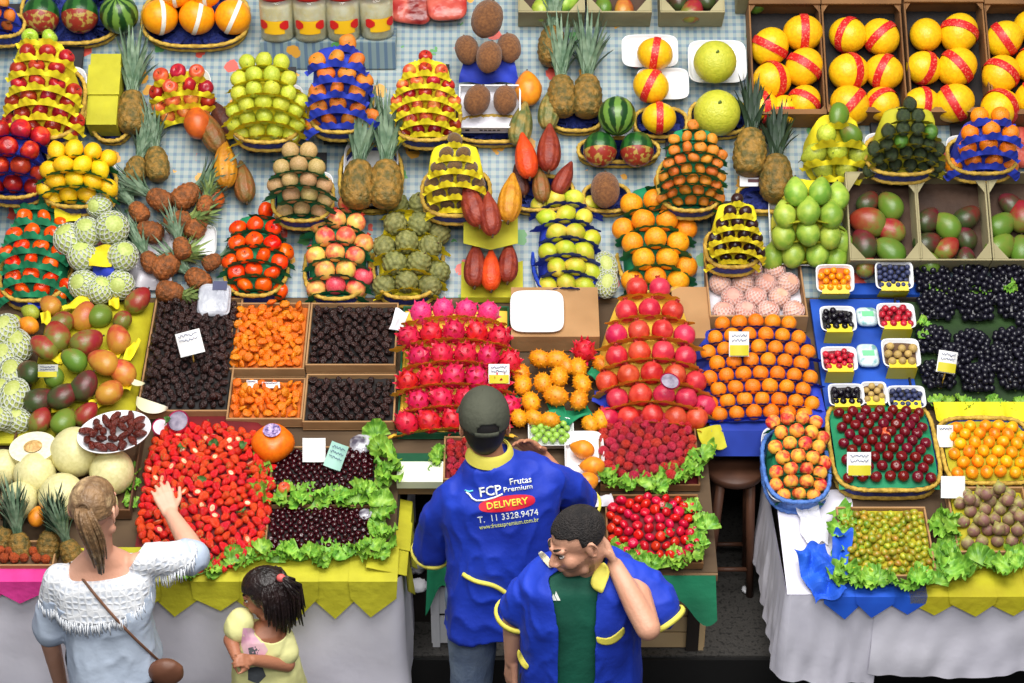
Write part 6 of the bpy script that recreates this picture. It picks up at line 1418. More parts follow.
# cherries
_, cnt['ch1'] = bed(322, 503, 452, 54, 'cherry', 3.3, 'dark cherry in the upper cherry tray', 'cherries of the upper tray', 15, 'card', .03, 'black', .03, blabel='upper tray of dark cherries edged with lettuce', parts=False)
_, cnt['ch2'] = bed(319, 558, 510, 55, 'cherry', 3.3, 'dark cherry in the lower cherry tray', 'cherries of the lower tray', 16, 'card', .03, 'black', .03, blabel='lower tray of dark cherries edged with lettuce', parts=False)
price_card(314, 450, 23, 24, 'plain white card in the upper cherry tray', .11, lines=0); price_card(336, 456, 18, 26, 'pale mint card with handwriting in the upper cherry tray', .12, col=mat('card_mint', S(176, 220, 206), S(160, 206, 192)), lines=3, roll=-.35)
put_at('apple_peachy', 284, 488, 6.5, 'small pink fruit on the lettuce between the cherry trays', w=.05)
def clingwrap(px, py, rpx, label):
    O, a = slope(px, py); fr = Fr(O + nrm(a) * .05, a); s_ = rpx / fr.sc; B = MB()
    B.blob(lambda th, ph: sph(th, ph) * s_ * (1 + .25 * noise.turbulence(sph(th, ph) * 2.2, 2, True)), 30, 18)
    for v in B.v: v.z *= .45
    tag(obj('plastic_wrap', B.mesh('plastic_wrap', mat('film_grey', S(150, 146, 156), S(84, 78, 92), rough=.12, scale=14, c3=S(200, 198, 206))), fr.M), label, 'plastic wrap')
clingwrap(362, 452, 11, 'crumpled clear plastic wrap at the top of the upper cherry tray'); clingwrap(366, 522, 6, 'small scrap of clear plastic wrap on the lower cherries')
lettuce([(375, 444), (388, 470), (378, 500)], 24, 'green lettuce leaf along the right side of the upper cherry tray', 'lettuce right of the upper cherries', .05, 1.6, 51)
lettuce([(262, 500), (300, 508), (340, 506), (380, 502)], 22, 'green lettuce leaf between the two cherry trays', 'lettuce between the cherry trays', .05, 1.6, 52)
lettuce([(376, 512), (386, 530), (384, 556)], 24, 'green lettuce leaf along the right side of the lower cherry tray', 'lettuce right of the lower cherries', .05, 1.5, 53)
lettuce([(264, 560), (300, 562), (340, 562), (384, 560)], 22, 'green lettuce leaf along the front of the lower cherry tray', 'lettuce in front of the lower cherries', .05, 1.6, 54)
lettuce([(260, 466), (262, 498)], 18, 'green lettuce leaf between strawberries and the upper cherries', 'lettuce beside the upper cherries', .05, 1.3, 55)
# pineapple tops and rambutans at the left edge
for i, (x, y, r_, rl) in enumerate(((20, 540, 12, 10), (48, 538, 12, -15), (72, 545, 11, 30), (2, 532, 11, -30))):
    put_at('pine_dark' if i % 2 else 'pine', x, y + 10, r_, ('grey leaved pineapple top low at the left edge', 'pineapple top below the honeydew', 'pineapple top beside the woman\'s hair', 'pineapple top half outside the edge')[i], 'pineapples behind the woman', w=.0, roll=rl, ori=RX(50))
put_at('papaya', 37, 516, 8, 'yellow papaya end above the pineapple tops', w=.08)
_, cnt['ramb'] = bed(15, 572, 546, 40, 'rambutan', 5.0, 'brown orange rambutan in the low tray at the left edge', 'rambutans', 17, 'card', .03, 'brown', .02, blabel='low tray of brown orange rambutans behind the woman')
# ------------------------------------------------------------------ middle front
fr, W, L = pxframe(422, 466, 444, 27, -.35, .0); b = MB(); b.box((0, L / 2, .01), (W, L, .02)); tag(obj('green_board', b.mesh('green_board', MATS['box_green'], False), fr.M), 'dark green board in front of the dragon fruit box', 'board')
fr, W, L = pxframe(420, 489, 468, 23, 0, .004); b = MB(); b.box((0, L / 2, .02), (W, L, .04)); tag(obj('foam_slab', b.mesh('foam_slab', mat('lid_cream', S(236, 240, 214), S(224, 228, 200), rough=.6), False), fr.M), 'cream foam lid at the edge of the middle shelf', 'foam')
_, cnt['rad'] = bed(461, 486, 442, 18, 'lychee', 4.2, 'red grape like lychee in the small box by the cap', 'small lychees by the cap', 18, 'card', .03, 'red', .03, blabel='small box of red lychees left of the man in the cap')
lettuce([(440, 452), (438, 480)], 16, 'green lettuce leaf beside the small lychee box', 'lettuce beside the small lychees', .04, 1.3, 61)
def pod_tray(cx, yb, yt, hw, label):
    fr, W, L = pxframe(cx, yb, yt, hw, 0, .03); tray(fr, 0, L / 2, W / 2, L / 2, .03, label); return fr, W, L
fr, W, L = pod_tray(551, 455, 422, 23, 'white foam tray of small green fruit right of the man in the cap')
P = pack(-W / 2 + .012, W / 2 - .012, .015, L - .012, 3.6 / fr.sc, lambda u, v: .014 + 3.6 / fr.sc, None, 3); kind('green_grape', 'green_grape', 'grape', fb('green_grape', mat('grape_green', S(158, 196, 84), S(136, 178, 66), rough=.3, vary=.15), ell(1, 1.15, 1), 12, 8)); fill(fr, P, 'green_grape', 'pale green grape in the white tray by the cap', 'green grapes', 'lie', 3)
fr, W, L = pod_tray(585, 492, 436, 20, 'white foam tray of yellow mangoes right of the man in the cap')
for i, (x, y) in enumerate(((582, 449), (592, 466), (586, 482))): put_at('papaya', x, y, 8.5, ('upper yellow mango in the white tray', 'middle yellow mango in the white tray', 'lower yellow mango in the white tray')[i], w=.055, roll=70 + 20 * i)
sheet(600, 500, 13, 8, 'white', 'crumpled white paper beside the yellow mango tray', .05, 10, .03)
# lychee boxes
for i, (cx, yb, yt, hw, lb, gr) in enumerate(((650, 492, 418, 50, 'red lychee in the upper lychee box', 'lychees of the upper box'), (655, 570, 500, 48, 'small glossy red fruit in the lower box', 'red fruit of the lower box'))):
    fr, W, L = pxframe(cx, yb, yt, hw, 0, .004)
    box(fr, W, L, .03, ('upper shallow wooden box of lychees edged with lettuce', 'lower shallow wooden box of glossy red fruit over green cloth')[i], wood_m, lining=PAP['red'], hl=.014)
    r = (5.3, 5.6)[i] / fr.sc; dm = lambda u, v: .055 * max(0, 1 - abs(2 * u / W) ** 2.2) * max(0, 1 - abs(2 * v / L - 1) ** 2.2) ** .7
    ins = lambda u, v: abs(2 * u / W) ** 3 + abs(2 * v / L - 1.08) ** 3 < .8
    B = MB(); B.grid(lambda i_, j_: Vector(((i_ - .5) * W * .9, L * (.05 + .9 * j_), .016 + dm((i_ - .5) * W * .9, L * (.05 + .9 * j_)))), 20, 20); tag(obj('paper_lining', B.mesh('paper_lining', PAP['red']), fr.M), f'red paper under the {gr}', 'paper')
    P = pack(-W / 2, W / 2, 0, L, r, lambda u, v: .016 + r * .7 + dm(u, v), ins, 20 + i, k=.95); D = drop(P, 14, r, 2 * r, dm, ins, i); P = np.vstack([P, D])
    fill(fr, P, ('lychee', 'radish')[i], lb, gr, 'rand', i)
lettuce([(602, 486), (640, 494), (690, 484), (706, 458)], 20, 'green lettuce leaf along the front of the upper lychee box', 'lettuce in front of upper lychees', .05, 1.7, 71)
lettuce([(612, 556), (650, 572), (694, 560), (706, 530)], 20, 'green lettuce leaf along the front of the lower red fruit box', 'lettuce in front of the lower red fruit', .05, 1.6, 72)
lettuce([(690, 516), (704, 524)], 18, 'green lettuce leaf in the corner of the red fruit box', 'lettuce in the red fruit corner', .05, 1.6, 73)
for i, (x, y) in enumerate(((665, 522), (668, 548))): Proto('leaf_sprig', 'leaf', lettuce_mesh(60 + i, herb_m)).put(Matrix.Translation(slope(x, y)[0] + nrm(A1) * .085) @ Matrix.Rotation(A1, 4, 'X') @ RZ(50 * i) @ scale(.03), ('dark leaf sprig in the middle of the lower red fruit', 'dark leaf sprig near the front of the lower red fruit')[i], None)
sheet(712, 437, 12, 14, 'lime', 'lime paper scrap beside the upper lychee box', .05, 10, .02)
# green cloth and crates below the lower red fruit
gc = mat('cloth_green', S(18, 120, 82), S(12, 98, 66), rough=.7, scale=4, bump=.2, bscale=20)
def drape(px0, px1, y, drop_, label, name='green_cloth', seed=1, m=gc, pointy=.05):
    p0, p1 = aty(px0, 570, y), aty(px1, 570, y); B = MB(); z = zs(y) + .004
    def pt(i, j):
        x = p0.x + (p1.x - p0.x) * i
        return Vector((x + .02 * j * (i - .5), y - .004 - .05 * j - .02 * math.sin(i * 14 + seed) * j, z - j * (drop_ * (.75 + pointy / drop_ * math.cos(i * 2 * math.pi * 2 + seed)))))
    B.grid(pt, 40, 14); B.grid(lambda i, j: pt(1 - i, j) + Vector((0, .004, 0)), 40, 14)
    return tag(obj(name, B.mesh(name, m)), label, 'cloth')
drape(590, 716, .165, .19, 'green cloth hanging below the lower red fruit box')
def crate_box(px, py_bottom, w_, d_, h_, y, label, m=wood_m):
    p = aty(px, py_bottom, y); o = empty('wooden_crate', Matrix.Translation((p.x, y + d_ / 2, PLAT)), label, 'crate')
    for k in range(3):
        B = MB(); B.box((0, -d_ / 2, h_ * (.17 + .33 * k)), (w_, .012, h_ * .29)); obj('front_slat', B.mesh('front_slat', m, False), None, o)
    for s in (-1, 1):
        B = MB(); B.box((s * (w_ / 2 - .006), 0, h_ / 2), (.012, d_ - .014, h_)); obj('side_panel', B.mesh('side_panel', m, False), None, o)
        B = MB(); B.box((s * (w_ / 2 - .02), -d_ / 2 - .012, h_ / 2), (.03, .012, h_)); obj('corner_post', B.mesh('corner_post', m, False), None, o)
    B = MB(); B.box((0, 0, h_ - .005), (w_ - .026, d_ - .014, .01)); obj('top_board', B.mesh('top_board', m, False), None, o)
pale_w = mat('crate_pale', S(206, 176, 132), S(186, 156, 112), rough=.8, scale=4)
crate_box(668, 640, .30, .25, .26, .45, 'pale wooden crate under the green cloth of the lower red fruit', pale_w)
crate_box(450, 646, .15, .16, .48, .47, 'white painted crate standing beside the legs of the man in the cap', plas_w)
def clothover(px0, px1, y0, y1, z, drop_, label, seed):
    p0, p1 = aty(px0, 560, y0), aty(px1, 560, y0); B = MB()
    def pt(i, j):
        x = p0.x + (p1.x - p0.x) * i; k = j * 2
        if k < 1: return Vector((x, y1 + (y0 - y1) * k, z + .004 * math.sin(i * 9)))
        k -= 1; return Vector((x + .025 * (i - .5) * k, y0 - .012 - .05 * k - .02 * math.sin(i * 11 + seed) * k, z - k * drop_ * (.75 + .3 * math.sin(i * 7 + seed))))
    B.grid(pt, 30, 21); B.grid(lambda i, j: pt(1 - i, j) - Vector((0, -.004, .004)), 30, 21)
    tag(obj('green_cloth', B.mesh('green_cloth', gc)), label, 'cloth')
clothover(428, 474, .44, .64, .645, .24, 'green cloth draped over the white crate beside the man in the cap', 2)
p_ = aty(417, 600, .62); o_ = empty('low_box', Matrix.Translation((p_.x, .78, PLAT)), 'low dark box in the gap that carries the litter', 'box'); B = MB(); B.box((0, 0, .13), (.13, .34, .26)); obj('body', B.mesh('body', dark_w, False), None, o_)
# wooden stool
p = atz(735, 466, .77); so = empty('wooden_stool', Matrix.Translation((p.x, p.y, PLAT)), 'round brown wooden stool standing in the gap below the wide orange pile', 'stool')
sw = mat('stool_wood', S(104, 66, 46), S(72, 44, 32), rough=.55, scale=6); sh = .62; rs = 29 / (FPX / depth(p))
obj('seat', cyl(0, 0, 0, 40, ((rs * .94, sh - .035), (rs, sh - .03), (rs, sh - .006), (rs * .96, sh), (rs * .02, sh))).mesh('seat', sw), None, so)
for k in range(4):
    t = math.pi / 4 + k * math.pi / 2; d = Vector((math.cos(t), math.sin(t), 0)); B = MB(); B.tube([d * rs * .72 + Vector((0, 0, sh - .035)), d * rs * 1.08], [.02, .016], 10); obj('leg', B.mesh('leg', sw), None, so)
for k in range(4):
    t = math.pi / 4 + k * math.pi / 2; d = Vector((math.cos(t), math.sin(t), 0)); d2 = Vector((math.cos(t + math.pi / 2), math.sin(t + math.pi / 2), 0)); z = .14 + .05 * (k % 2); f = 1.08 - .36 * z / sh; B = MB(); B.tube([d * rs * f + Vector((0, 0, z)), d2 * rs * f + Vector((0, 0, z))], .010, 8); obj('stretcher', B.mesh('stretcher', sw), None, so)
# litter on the floor
def crumple(px, py, rpx, m, label, name='paper_scrap', flat=.5, seed=1, z=PLAT, y=None, w=0):
    p = atz(px, py, z); s_ = rpx / (FPX / depth(p)); B = MB(); B.blob(lambda th, ph: sph(th, ph) * s_ * (.8 + .5 * noise.turbulence(sph(th, ph) * 2.5 + Vector((seed, 0, 0)), 2, True)), 20, 12)
    lo = min(v.z for v in B.v) * flat
    for v in B.v: v.z = v.z * flat - lo
    tag(obj(name, B.mesh(name, m), Matrix.Translation(p)), label, 'litter')
wl = mat('litter_white', S(226, 226, 230), S(206, 206, 212), rough=.6)
crumple(747, 592, 6, wl, 'white paper scrap on the floor in front of the stool', seed=2); crumple(770, 614, 6, wl, 'white paper scrap on the floor near the right skirt', seed=4)
crumple(418, 590, 10, wl, 'white plastic scrap lying in the gap beside the left counter', seed=3, z=.42); crumple(404, 604, 8, wl, 'white scrap at the corner of the left counter', seed=6)
crumple(416, 572, 11, mat('litter_clear', S(170, 170, 172), S(120, 120, 124), rough=.3, scale=20), 'crumpled grey plastic heap in the gap', 'plastic_bag', .7, 7, z=.42); crumple(412, 545, 12, mat('litter_clear', S(170, 170, 172), S(120, 120, 124)), 'grey plastic scraps further back in the gap', 'plastic_bag', .6, 8, z=.42)
crumple(402, 556, 7, PAP['blue'], 'blue paper ball in the litter of the gap', 'paper_ball', .7, 9, z=.42); crumple(422, 557, 8, PAP['rust'], 'orange peel heap in the litter of the gap', 'peel', .5, 10, z=.42); crumple(408, 566, 8, PAP['green'], 'green paper ball in the litter of the gap', 'paper_ball', .6, 11, z=.42)
crumple(392, 630, 6, PAP['red'], 'dark red fruit scrap on the floor by the counter', 'peel', .7, 12); crumple(394, 616, 5, PAP['rust'], 'tan fruit scrap on the floor by the counter', 'peel', .7, 13)
crumple(776, 640, 4, PAP['red'], 'small dark red scrap near the right skirt', 'peel', .7, 14)
print('counts', cnt)

def crumpled(cx, cy, hw, hh, m, label, w, seed, tilt=0.0, roll=0.0, amp=.045):
    O, a = slope(cx, cy); q = onplane(cx, cy, O + nrm(a) * w, nrm(a)); sc = FPX / depth(q); B = MB()
    def f(i, j):
        x, y = (i - .5) * 2 * hw / sc, (j - .5) * 2 * hh / sc
        return Vector((x * (1 + .12 * math.sin(j * 9 + seed)), y * (1 + .12 * math.sin(i * 8 + seed)), amp * (abs(noise.noise(Vector((x * 14, y * 14, seed)))) * 1.6 - .3)))
    B.grid(f, 18, 18); B.grid(lambda i, j: f(1 - i, j) - Vector((0, 0, .003)), 18, 18)
    tag(obj('crumpled_paper', B.mesh('crumpled_paper', m, False), Matrix.Translation(q) @ Matrix.Rotation(a + tilt, 4, 'X') @ RZ(roll)), label, 'paper')
crumpled(820, 572, 17, 30, bpy.data.materials['paper_azure'], 'crumpled bright blue paper at the left of the small plum lettuce', .05, 3, .3, 18)
crumpled(840, 556, 9, 26, bpy.data.materials['paper_azure'], 'narrow crumpled blue paper close to the small plum lettuce', .06, 7, .2, -12)
crumpled(812, 522, 12, 26, PAP['white'], 'white paper tucked under the sky blue peach basket', .03, 5, .1, 8)
# ------------------------------------------------------------------ people
V = Vector
def J(px, py, y): return aty(px, py, y)
def capsule(mb, p0, p1, r0, r1, n=14):
    p0, p1 = V(p0), V(p1); d = p1 - p0; L = max(d.length, 1e-5); t = d / L; pts, rs = [], []
    for k in range(5):
        a = math.pi / 2 * k / 5; pts.append(p0 - t * r0 * math.cos(a)); rs.append(max(.0005, r0 * math.sin(a)))
    for k in range(5): pts.append(p0 + d * k / 4); rs.append(r0 + (r1 - r0) * k / 4)
    for k in range(1, 6):
        a = math.pi / 2 * k / 5; pts.append(p1 + t * r1 * math.sin(a)); rs.append(max(.0005, r1 * math.cos(a)))
    mb.tube(pts, rs, n)
def chain(mb, pts, rs, n=14):
    for i in range(len(pts) - 1): capsule(mb, pts[i], pts[i + 1], rs[i], rs[i + 1], n)
def ellipsoid(mb, c, r, M=None, nu=24, nv=16):
    c = V(c)
    def fn(th, ph):
        d = sph(th, ph); p = V((d.x * r[0], d.y * r[1], d.z * r[2])); p = p + c
        return M @ p if M is not None else p
    mb.blob(fn, nu, nv)
def torso(mb, rings, lx, ly, n=36, e=2.5):
    rr = []
    for c, a, b in rings:
        rr.append([V(c) + lx * superell(2 * math.pi * i / n, a, b, e).x + ly * superell(2 * math.pi * i / n, a, b, e).y for i in range(n)])
    mb.loft(rr)
def solid(mb, name, m, voxel=.008, smooth=4, keep=None, thick=0.0, wrinkle=0.0, wscale=9.0, seed=0, sub=0):
    me = mb.mesh('tmp', m)
    me = evaluated(me, [('REMESH', dict(mode='VOXEL', voxel_size=voxel, use_smooth_shade=True)), ('SMOOTH', dict(factor=.5, iterations=smooth))])
    if wrinkle:
        for v, nn in zip(me.vertices, [x.normal.copy() for x in me.vertices]):
            p = v.co; q = V((p.x * wscale, p.y * wscale, p.z * wscale * .55))
            v.co = p + nn * wrinkle * (noise.noise(q + V((seed, 0, 0))) + .6 * (1 - abs(noise.noise(q * 1.7 + V((0, seed, 5))))) ** 3 - .3)
    if keep:
        bm = bmesh.new(); bm.from_mesh(me)
        bmesh.ops.delete(bm, geom=[f for f in bm.faces if not keep(f.calc_center_median())], context='FACES')
        for _ in range(10):
            new = {}
            for v in bm.verts:
                nb = [e.other_vert(v) for e in v.link_edges if e.is_boundary]
                if len(nb) == 2: new[v] = v.co * .5 + (nb[0].co + nb[1].co) * .25
            for v, c in new.items(): v.co = c
        bm.to_mesh(me); bm.free()
    if thick: me = evaluated(me, [('SMOOTH', dict(factor=.4, iterations=2)), ('SOLIDIFY', dict(thickness=thick, offset=1.0))])
    me.name = name; me.materials.clear(); me.materials.append(m)
    me.polygons.foreach_set('use_smooth', [True] * len(me.polygons))
    return me
class Person:
    def __init__(s, x, y, z, label): s.M = Matrix.Translation((x, y, z)); s.inv = s.M.inverted(); s.o = empty('person', s.M, label, 'person'); s.o.empty_display_size = .2
    def part(s, name, me, label=None, parent=None):
        me.transform(s.inv); q = obj(name, me, None, parent or s.o)
        if label: q['label'] = label
        return q
def hand(mb, W, d, n, side, curl=.35, k=1.0, curls=None):
    """palm, five fingers; d points along the hand, n out of the palm, side = +1/-1 thumb along +/- (d x n)"""
    W, d, n = V(W), V(d).normalized(), V(n); n = (n - d * n.dot(d)).normalized(); l = d.cross(n)
    for i, (off, ln, cu) in enumerate(((1.5, .070, .0), (.5, .079, .05), (-.5, .073, .1), (-1.5, .058, .18))):
        o = l * side * off * .0215 * k; kn = W + d * (.088 - .004 * abs(off - .3)) * k + o
        capsule(mb, W + o * .62 + d * .008 * k, kn, .0145 * k, .0118 * k, 10)
        c = (curls[i] if curls else curl) + cu * .4; p = kn; ang = c * .5; fan = l * side * off * .05
        r = .0094 * k if i < 3 else .0082 * k
        for q, f in enumerate((.45, .31, .24)):
            dd = (d * math.cos(ang) + n * math.sin(ang) + fan).normalized(); e = p + dd * ln * f * k
            capsule(mb, p, e, r, r * .9, 10); p = e; ang += c; r *= .9
    b = W + d * .022 * k + l * side * .026 * k; ang = .5
    t0 = (d * .62 + l * side * .72 + n * .3).normalized(); e = b + t0 * .042 * k; capsule(mb, b, e, .0135 * k, .0108 * k, 10)
    t1 = (d * .85 + l * side * .38 + n * .42).normalized(); e2 = e + t1 * .032 * k; capsule(mb, e, e2, .0105 * k, .0094 * k, 10); capsule(mb, e2, e2 + (t1 + d * .2).normalized() * .022 * k, .0094 * k, .008 * k, 10)
def frame_head(c, f, up=(0, 0, 1)):
    y = -V(f).normalized(); z = V(up); z = (z - y * z.dot(y)).normalized(); x = y.cross(z)
    return Matrix.Translation(c) @ Matrix((x, y, z)).transposed().to_4x4()
def head(mb, M, k=1.0, child=False, face=True):
    K_ = M @ scale(k)
    E = lambda c, r: ellipsoid(mb, c, r, K_, 22, 14)
    C = lambda a, b, r0, r1: capsule(mb, K_ @ V(a), K_ @ V(b), r0 * k, r1 * k, 10)
    E((0, .018, .032), (.076, .096, .088)); E((0, -.028, -.03), (.062, .066, .085))
    if face:
        E((0, -.066, -.094), (.028, .022, .020)); E((-.036, -.052, -.03), (.030, .032, .034)); E((.036, -.052, -.03), (.030, .032, .034))
        C((-.046, -.026, -.088), (0, -.07, -.1), .020, .018); C((.046, -.026, -.088), (0, -.07, -.1), .020, .018)
        C((0, -.086, .012), (0, -.112, -.030), .0075, .0125); E((-.012, -.1, -.036), (.011, .012, .009)); E((.012, -.1, -.036), (.011, .012, .009))
        C((-.042, -.072, .026), (-.012, -.088, .020), .011, .010); C((.042, -.072, .026), (.012, -.088, .020), .011, .010)
        C((-.020, -.082, -.063), (0, -.094, -.060), .006, .0085); C((.020, -.082, -.063), (0, -.094, -.060), .006, .0085)
        C((-.016, -.082, -.072), (0, -.091, -.073), .006, .0085); C((.016, -.082, -.072), (0, -.091, -.073), .006, .0085)
    for s in (-1, 1):
        for q in range(10):
            t = -1.9 + q * .42; t2 = t + .42
            C((s * (.080 + .008 * math.cos(t)), .018 + .017 * math.cos(t) , -.006 + .030 * math.sin(t)), (s * (.080 + .008 * math.cos(t2)), .018 + .017 * math.cos(t2), -.006 + .030 * math.sin(t2)), .0052, .0052)
        E((s * .076, .012, -.008), (.008, .013, .026))
def eyes(P, M, k, iris):
    K_ = M @ scale(k)
    for s in (-1, 1):
        mb = MB(); ellipsoid(mb, (s * .031, -.077, .004), (.0125, .0112, .0065), K_, 14, 10); q = P.part('eye', mb.mesh('eye', mat('eye_white', S(206, 198, 192), rough=.25)))
        mb = MB(); ellipsoid(mb, (s * .031 + (0), -.0862, .003), (.0062, .0032, .0060), K_, 12, 8); P.part('iris', mb.mesh('iris', iris), 'dark iris', q)
        mb = MB(); pts = [K_ @ V((s * (.012 + .036 * t), -.0935 + .034 * t * t + .004, .027 + .007 * math.sin(t * 2.6))) for t in [i / 7 for i in range(8)]]; mb.tube(pts, [.002 * k + .0032 * k * math.sin(math.pi * min(1, .15 + i / 8)) for i in range(8)], 6)
        P.part('eyebrow', mb.mesh('eyebrow', mat('hair_black', S(20, 17, 16), S(34, 28, 25), rough=.6)))
        mb = MB(); mb.tube([K_ @ V((s * (.018 + .026 * t), -.0895 + .012 * t * t, .0095 + .004 * math.sin(t * 3.14))) for t in [i / 6 for i in range(7)]], .0021 * k, 6); P.part('eyelid', mb.mesh('eyelid', MATS['hair_black']))
def skin(name, a, b): return mat(name, a, b, rough=.5, scale=5, bump=.12, bscale=60)
sk_man = skin('skin_man', S(216, 164, 136), S(206, 148, 120)); sk_cap = skin('skin_cap', S(196, 136, 104), S(184, 122, 90)); sk_w = skin('skin_woman', S(226, 172, 146), S(216, 156, 128)); sk_g = skin('skin_girl', S(178, 118, 88), S(166, 104, 76))
blue_sh = mat('shirt_blue', S(22, 62, 196), S(14, 46, 164), rough=.7, scale=3, bump=.2, bscale=24)
yel_trim = mat('trim_yellow', S(232, 220, 92), S(220, 206, 76), rough=.7, bump=.1)
jeans = mat('jeans', S(120, 136, 160), S(96, 112, 140), rough=.85, scale=12, bump=.2, bscale=80)
def ring(pts, r, name, m, closed=True):
    mb = MB(); mb.tube(pts, r, 8, closed); return mb.mesh(name, m)
def cuff(P, c, axis, r, w, m=yel_trim, name='cuff', flat=1.0, parent=None, label=None):
    axis = V(axis).normalized(); x = axis.orthogonal().normalized(); y = axis.cross(x); mb = MB(); n = 28
    rg = lambda q, z: [V(c) + (x * math.cos(2 * math.pi * i / n) + y * math.sin(2 * math.pi * i / n)) * q + axis * z for i in range(n)]
    mb.loft([rg(r * .9, w / 2), rg(r, w / 2), rg(r * 1.03, 0), rg(r, -w / 2), rg(r * .9, -w / 2)], caps=False)
    return P.part(name, mb.mesh(name, m), label, parent)
X_, Y_, Z_ = V((1, 0, 0)), V((0, 1, 0)), V((0, 0, 1))
def legs(mb, hips, knees, ankles, r=(.095, .062, .045)):
    for h, k_, a in zip(hips, knees, ankles): chain(mb, [h, k_, a], r)
def shoe(P, a, f, m, k=1.0):
    mb = MB(); a = V(a); f = V(f).normalized(); capsule(mb, a + f * -.03 * k + Z_ * -.035 * k, a + f * .13 * k + Z_ * -.04 * k, .042 * k, .036 * k); capsule(mb, a + f * .06 * k + Z_ * -.02 * k, a, .04 * k, .045 * k)
    me = solid(mb, 'shoe', m, .008, 3, lambda c: True); lo = min(v.co.z for v in me.vertices)
    for v in me.vertices: v.co.z -= lo
    P.part('shoe', me)
# ---- 1: man with the cap, seen from behind
x0 = J(500, 600, -.06).x
P = Person(x0, -.05, 0, 'man in dark cap and blue delivery shirt, back turned, leaning over the fruit')
nk = J(490, 458, .0); hc = J(484, 424, .03)
SL, EL = J(443, 488, -.01), J(433, 546, .08); WL = EL + V((.10, .22, .03))
SR, ER, WR = J(560, 470, .0), J(580, 502, .13), J(541, 455, .24)
hip = [V((x0 - .10, -.05, .86)), V((x0 + .10, -.05, .86))]; kne = [V((x0 - .11, -.07, .47)), V((x0 + .11, -.05, .47))]; ank = [V((x0 - .12, -.05, .09)), V((x0 + .12, -.05, .09))]
lx = (SR - SL).normalized(); ly = Z_.cross(lx).normalized()
sc_ = (SL + SR) / 2
def man_rings(g, hem=.755):
    return [(V((x0, -.06, hem)), .205 + g, .145 + g), (V((x0, -.06, .84)), .195 + g, .135 + g), (V((x0 + .0, -.05, 1.0)), .18 + g, .12 + g), (sc_ + V((0, -.01, -.15)), .20 + g, .125 + g), (sc_ + V((0, 0, -.03)), .21 + g, .11 + g), (sc_ + V((0, .012, .035)), .15 + g, .085 + g), (nk + V((0, 0, -.0)), .07 + g, .065 + g)]
HM = frame_head(hc, V((-.10, .98, -.22)), V((0, .15, 1)))
mb = MB(); torso(mb, man_rings(-.02, .80), lx, ly); capsule(mb, nk + V((0, 0, -.05)), hc + V((0, 0, -.06)), .064, .058); head(mb, HM, 1.0)
SLs, SRs = SL + lx * .04 + Z_ * -.025, SR - lx * .04 + Z_ * -.02
chain(mb, [SLs, SL + (EL - SL) * .45, EL, WL], [.044, .046, .041, .028]); hand(mb, WL, (.5, .8, -.2), (0, 0, -1), 1, .5)
hd = (J(508, 430, .19) - WR); chain(mb, [SRs, SR + (ER - SR) * .45, ER, WR], [.044, .046, .041, .028]); hand(mb, WR, hd, (-.2, -.8, -.3), 1, .35)
legs(mb, hip, kne, ank)
P.part('body', solid(mb, 'body', sk_cap, .0052, 4))
mb = MB(); torso(mb, man_rings(.012), lx, ly)
capsule(mb, nk + V((0, .01, -.06)), SLs, .062, .060); capsule(mb, nk + V((0, .01, -.06)), SRs, .062, .060)
chain(mb, [SLs, SL + (EL - SL) * .45, EL + (EL - SL) * -.02], [.062, .070, .078]); chain(mb, [SRs, SR + (ER - SR) * .5, ER - (ER - SR) * .02], [.060, .068, .072])
sh1 = solid(mb, 'shirt', blue_sh, .0085, 7, None, 0, .016, 9, 3)
shirt_bvh = BVHTree.FromPolygons([v.co.copy() for v in sh1.vertices], [tuple(p.vertices) for p in sh1.polygons])
shirt = P.part('shirt', sh1, 'blue work shirt with lettering on the back')
cuff(P, EL + (EL - SL) * .10, EL - SL, .079, .016, parent=shirt); cuff(P, ER + (ER - SR) * .12, ER - SR, .072, .016, parent=shirt)
# collar: a standing band folded down
mb = MB(); cx_ = nk + V((0, .012, .012))
def colp(i, j):
    t = math.pi * (1.5 + (i - .5) * 1.55); r = .066 + .022 * j
    return cx_ + V((math.cos(t) * r * 1.02, math.sin(t) * r * .98, 0.030 - .042 * j + .012 * math.sin(j * 3.1)))
mb.grid(colp, 30, 6); mb.grid(lambda i, j: colp(1 - i, j) - V((0, 0, .004)) - (V((colp(1 - i, j) - cx_).xy.to_3d()).normalized() * .004), 30, 6)
P.part('collar', mb.mesh('collar', yel_trim), 'yellow shirt collar', shirt)
mb = MB(); chain(mb, [hip[0], kne[0], ank[0]], [.112, .082, .07]); chain(mb, [hip[1], kne[1], ank[1]], [.112, .082, .07]); ellipsoid(mb, V((x0, -.05, .86)), (.185, .125, .12))
P.part('trousers', solid(mb, 'trousers', jeans, .009, 4, None, 0, .005, 10, 1), 'pale blue jeans')
for a in ank: shoe(P, a, (0, 1, 0), mat('shoe_dark', S(40, 38, 38), S(28, 27, 27), rough=.6))
# apron string
mb = MB(); pts = []
for i in range(25):
    t = i / 24; o_ = J(463 + 60 * t, 574 + 26 * t + 2 * math.sin(t * 9), -1.2); d = ray(463 + 60 * t, 574 + 26 * t); h = shirt_bvh.ray_cast(o_, d.normalized())
    if h[0]: pts.append(h[0] - d.normalized() * .003)
mb.tube(pts, .009, 8, rf=lambda i, th: 1.0); P.part('apron_string', mb.mesh('apron_string', yel_trim), 'yellow apron string tied across the lower back', shirt)
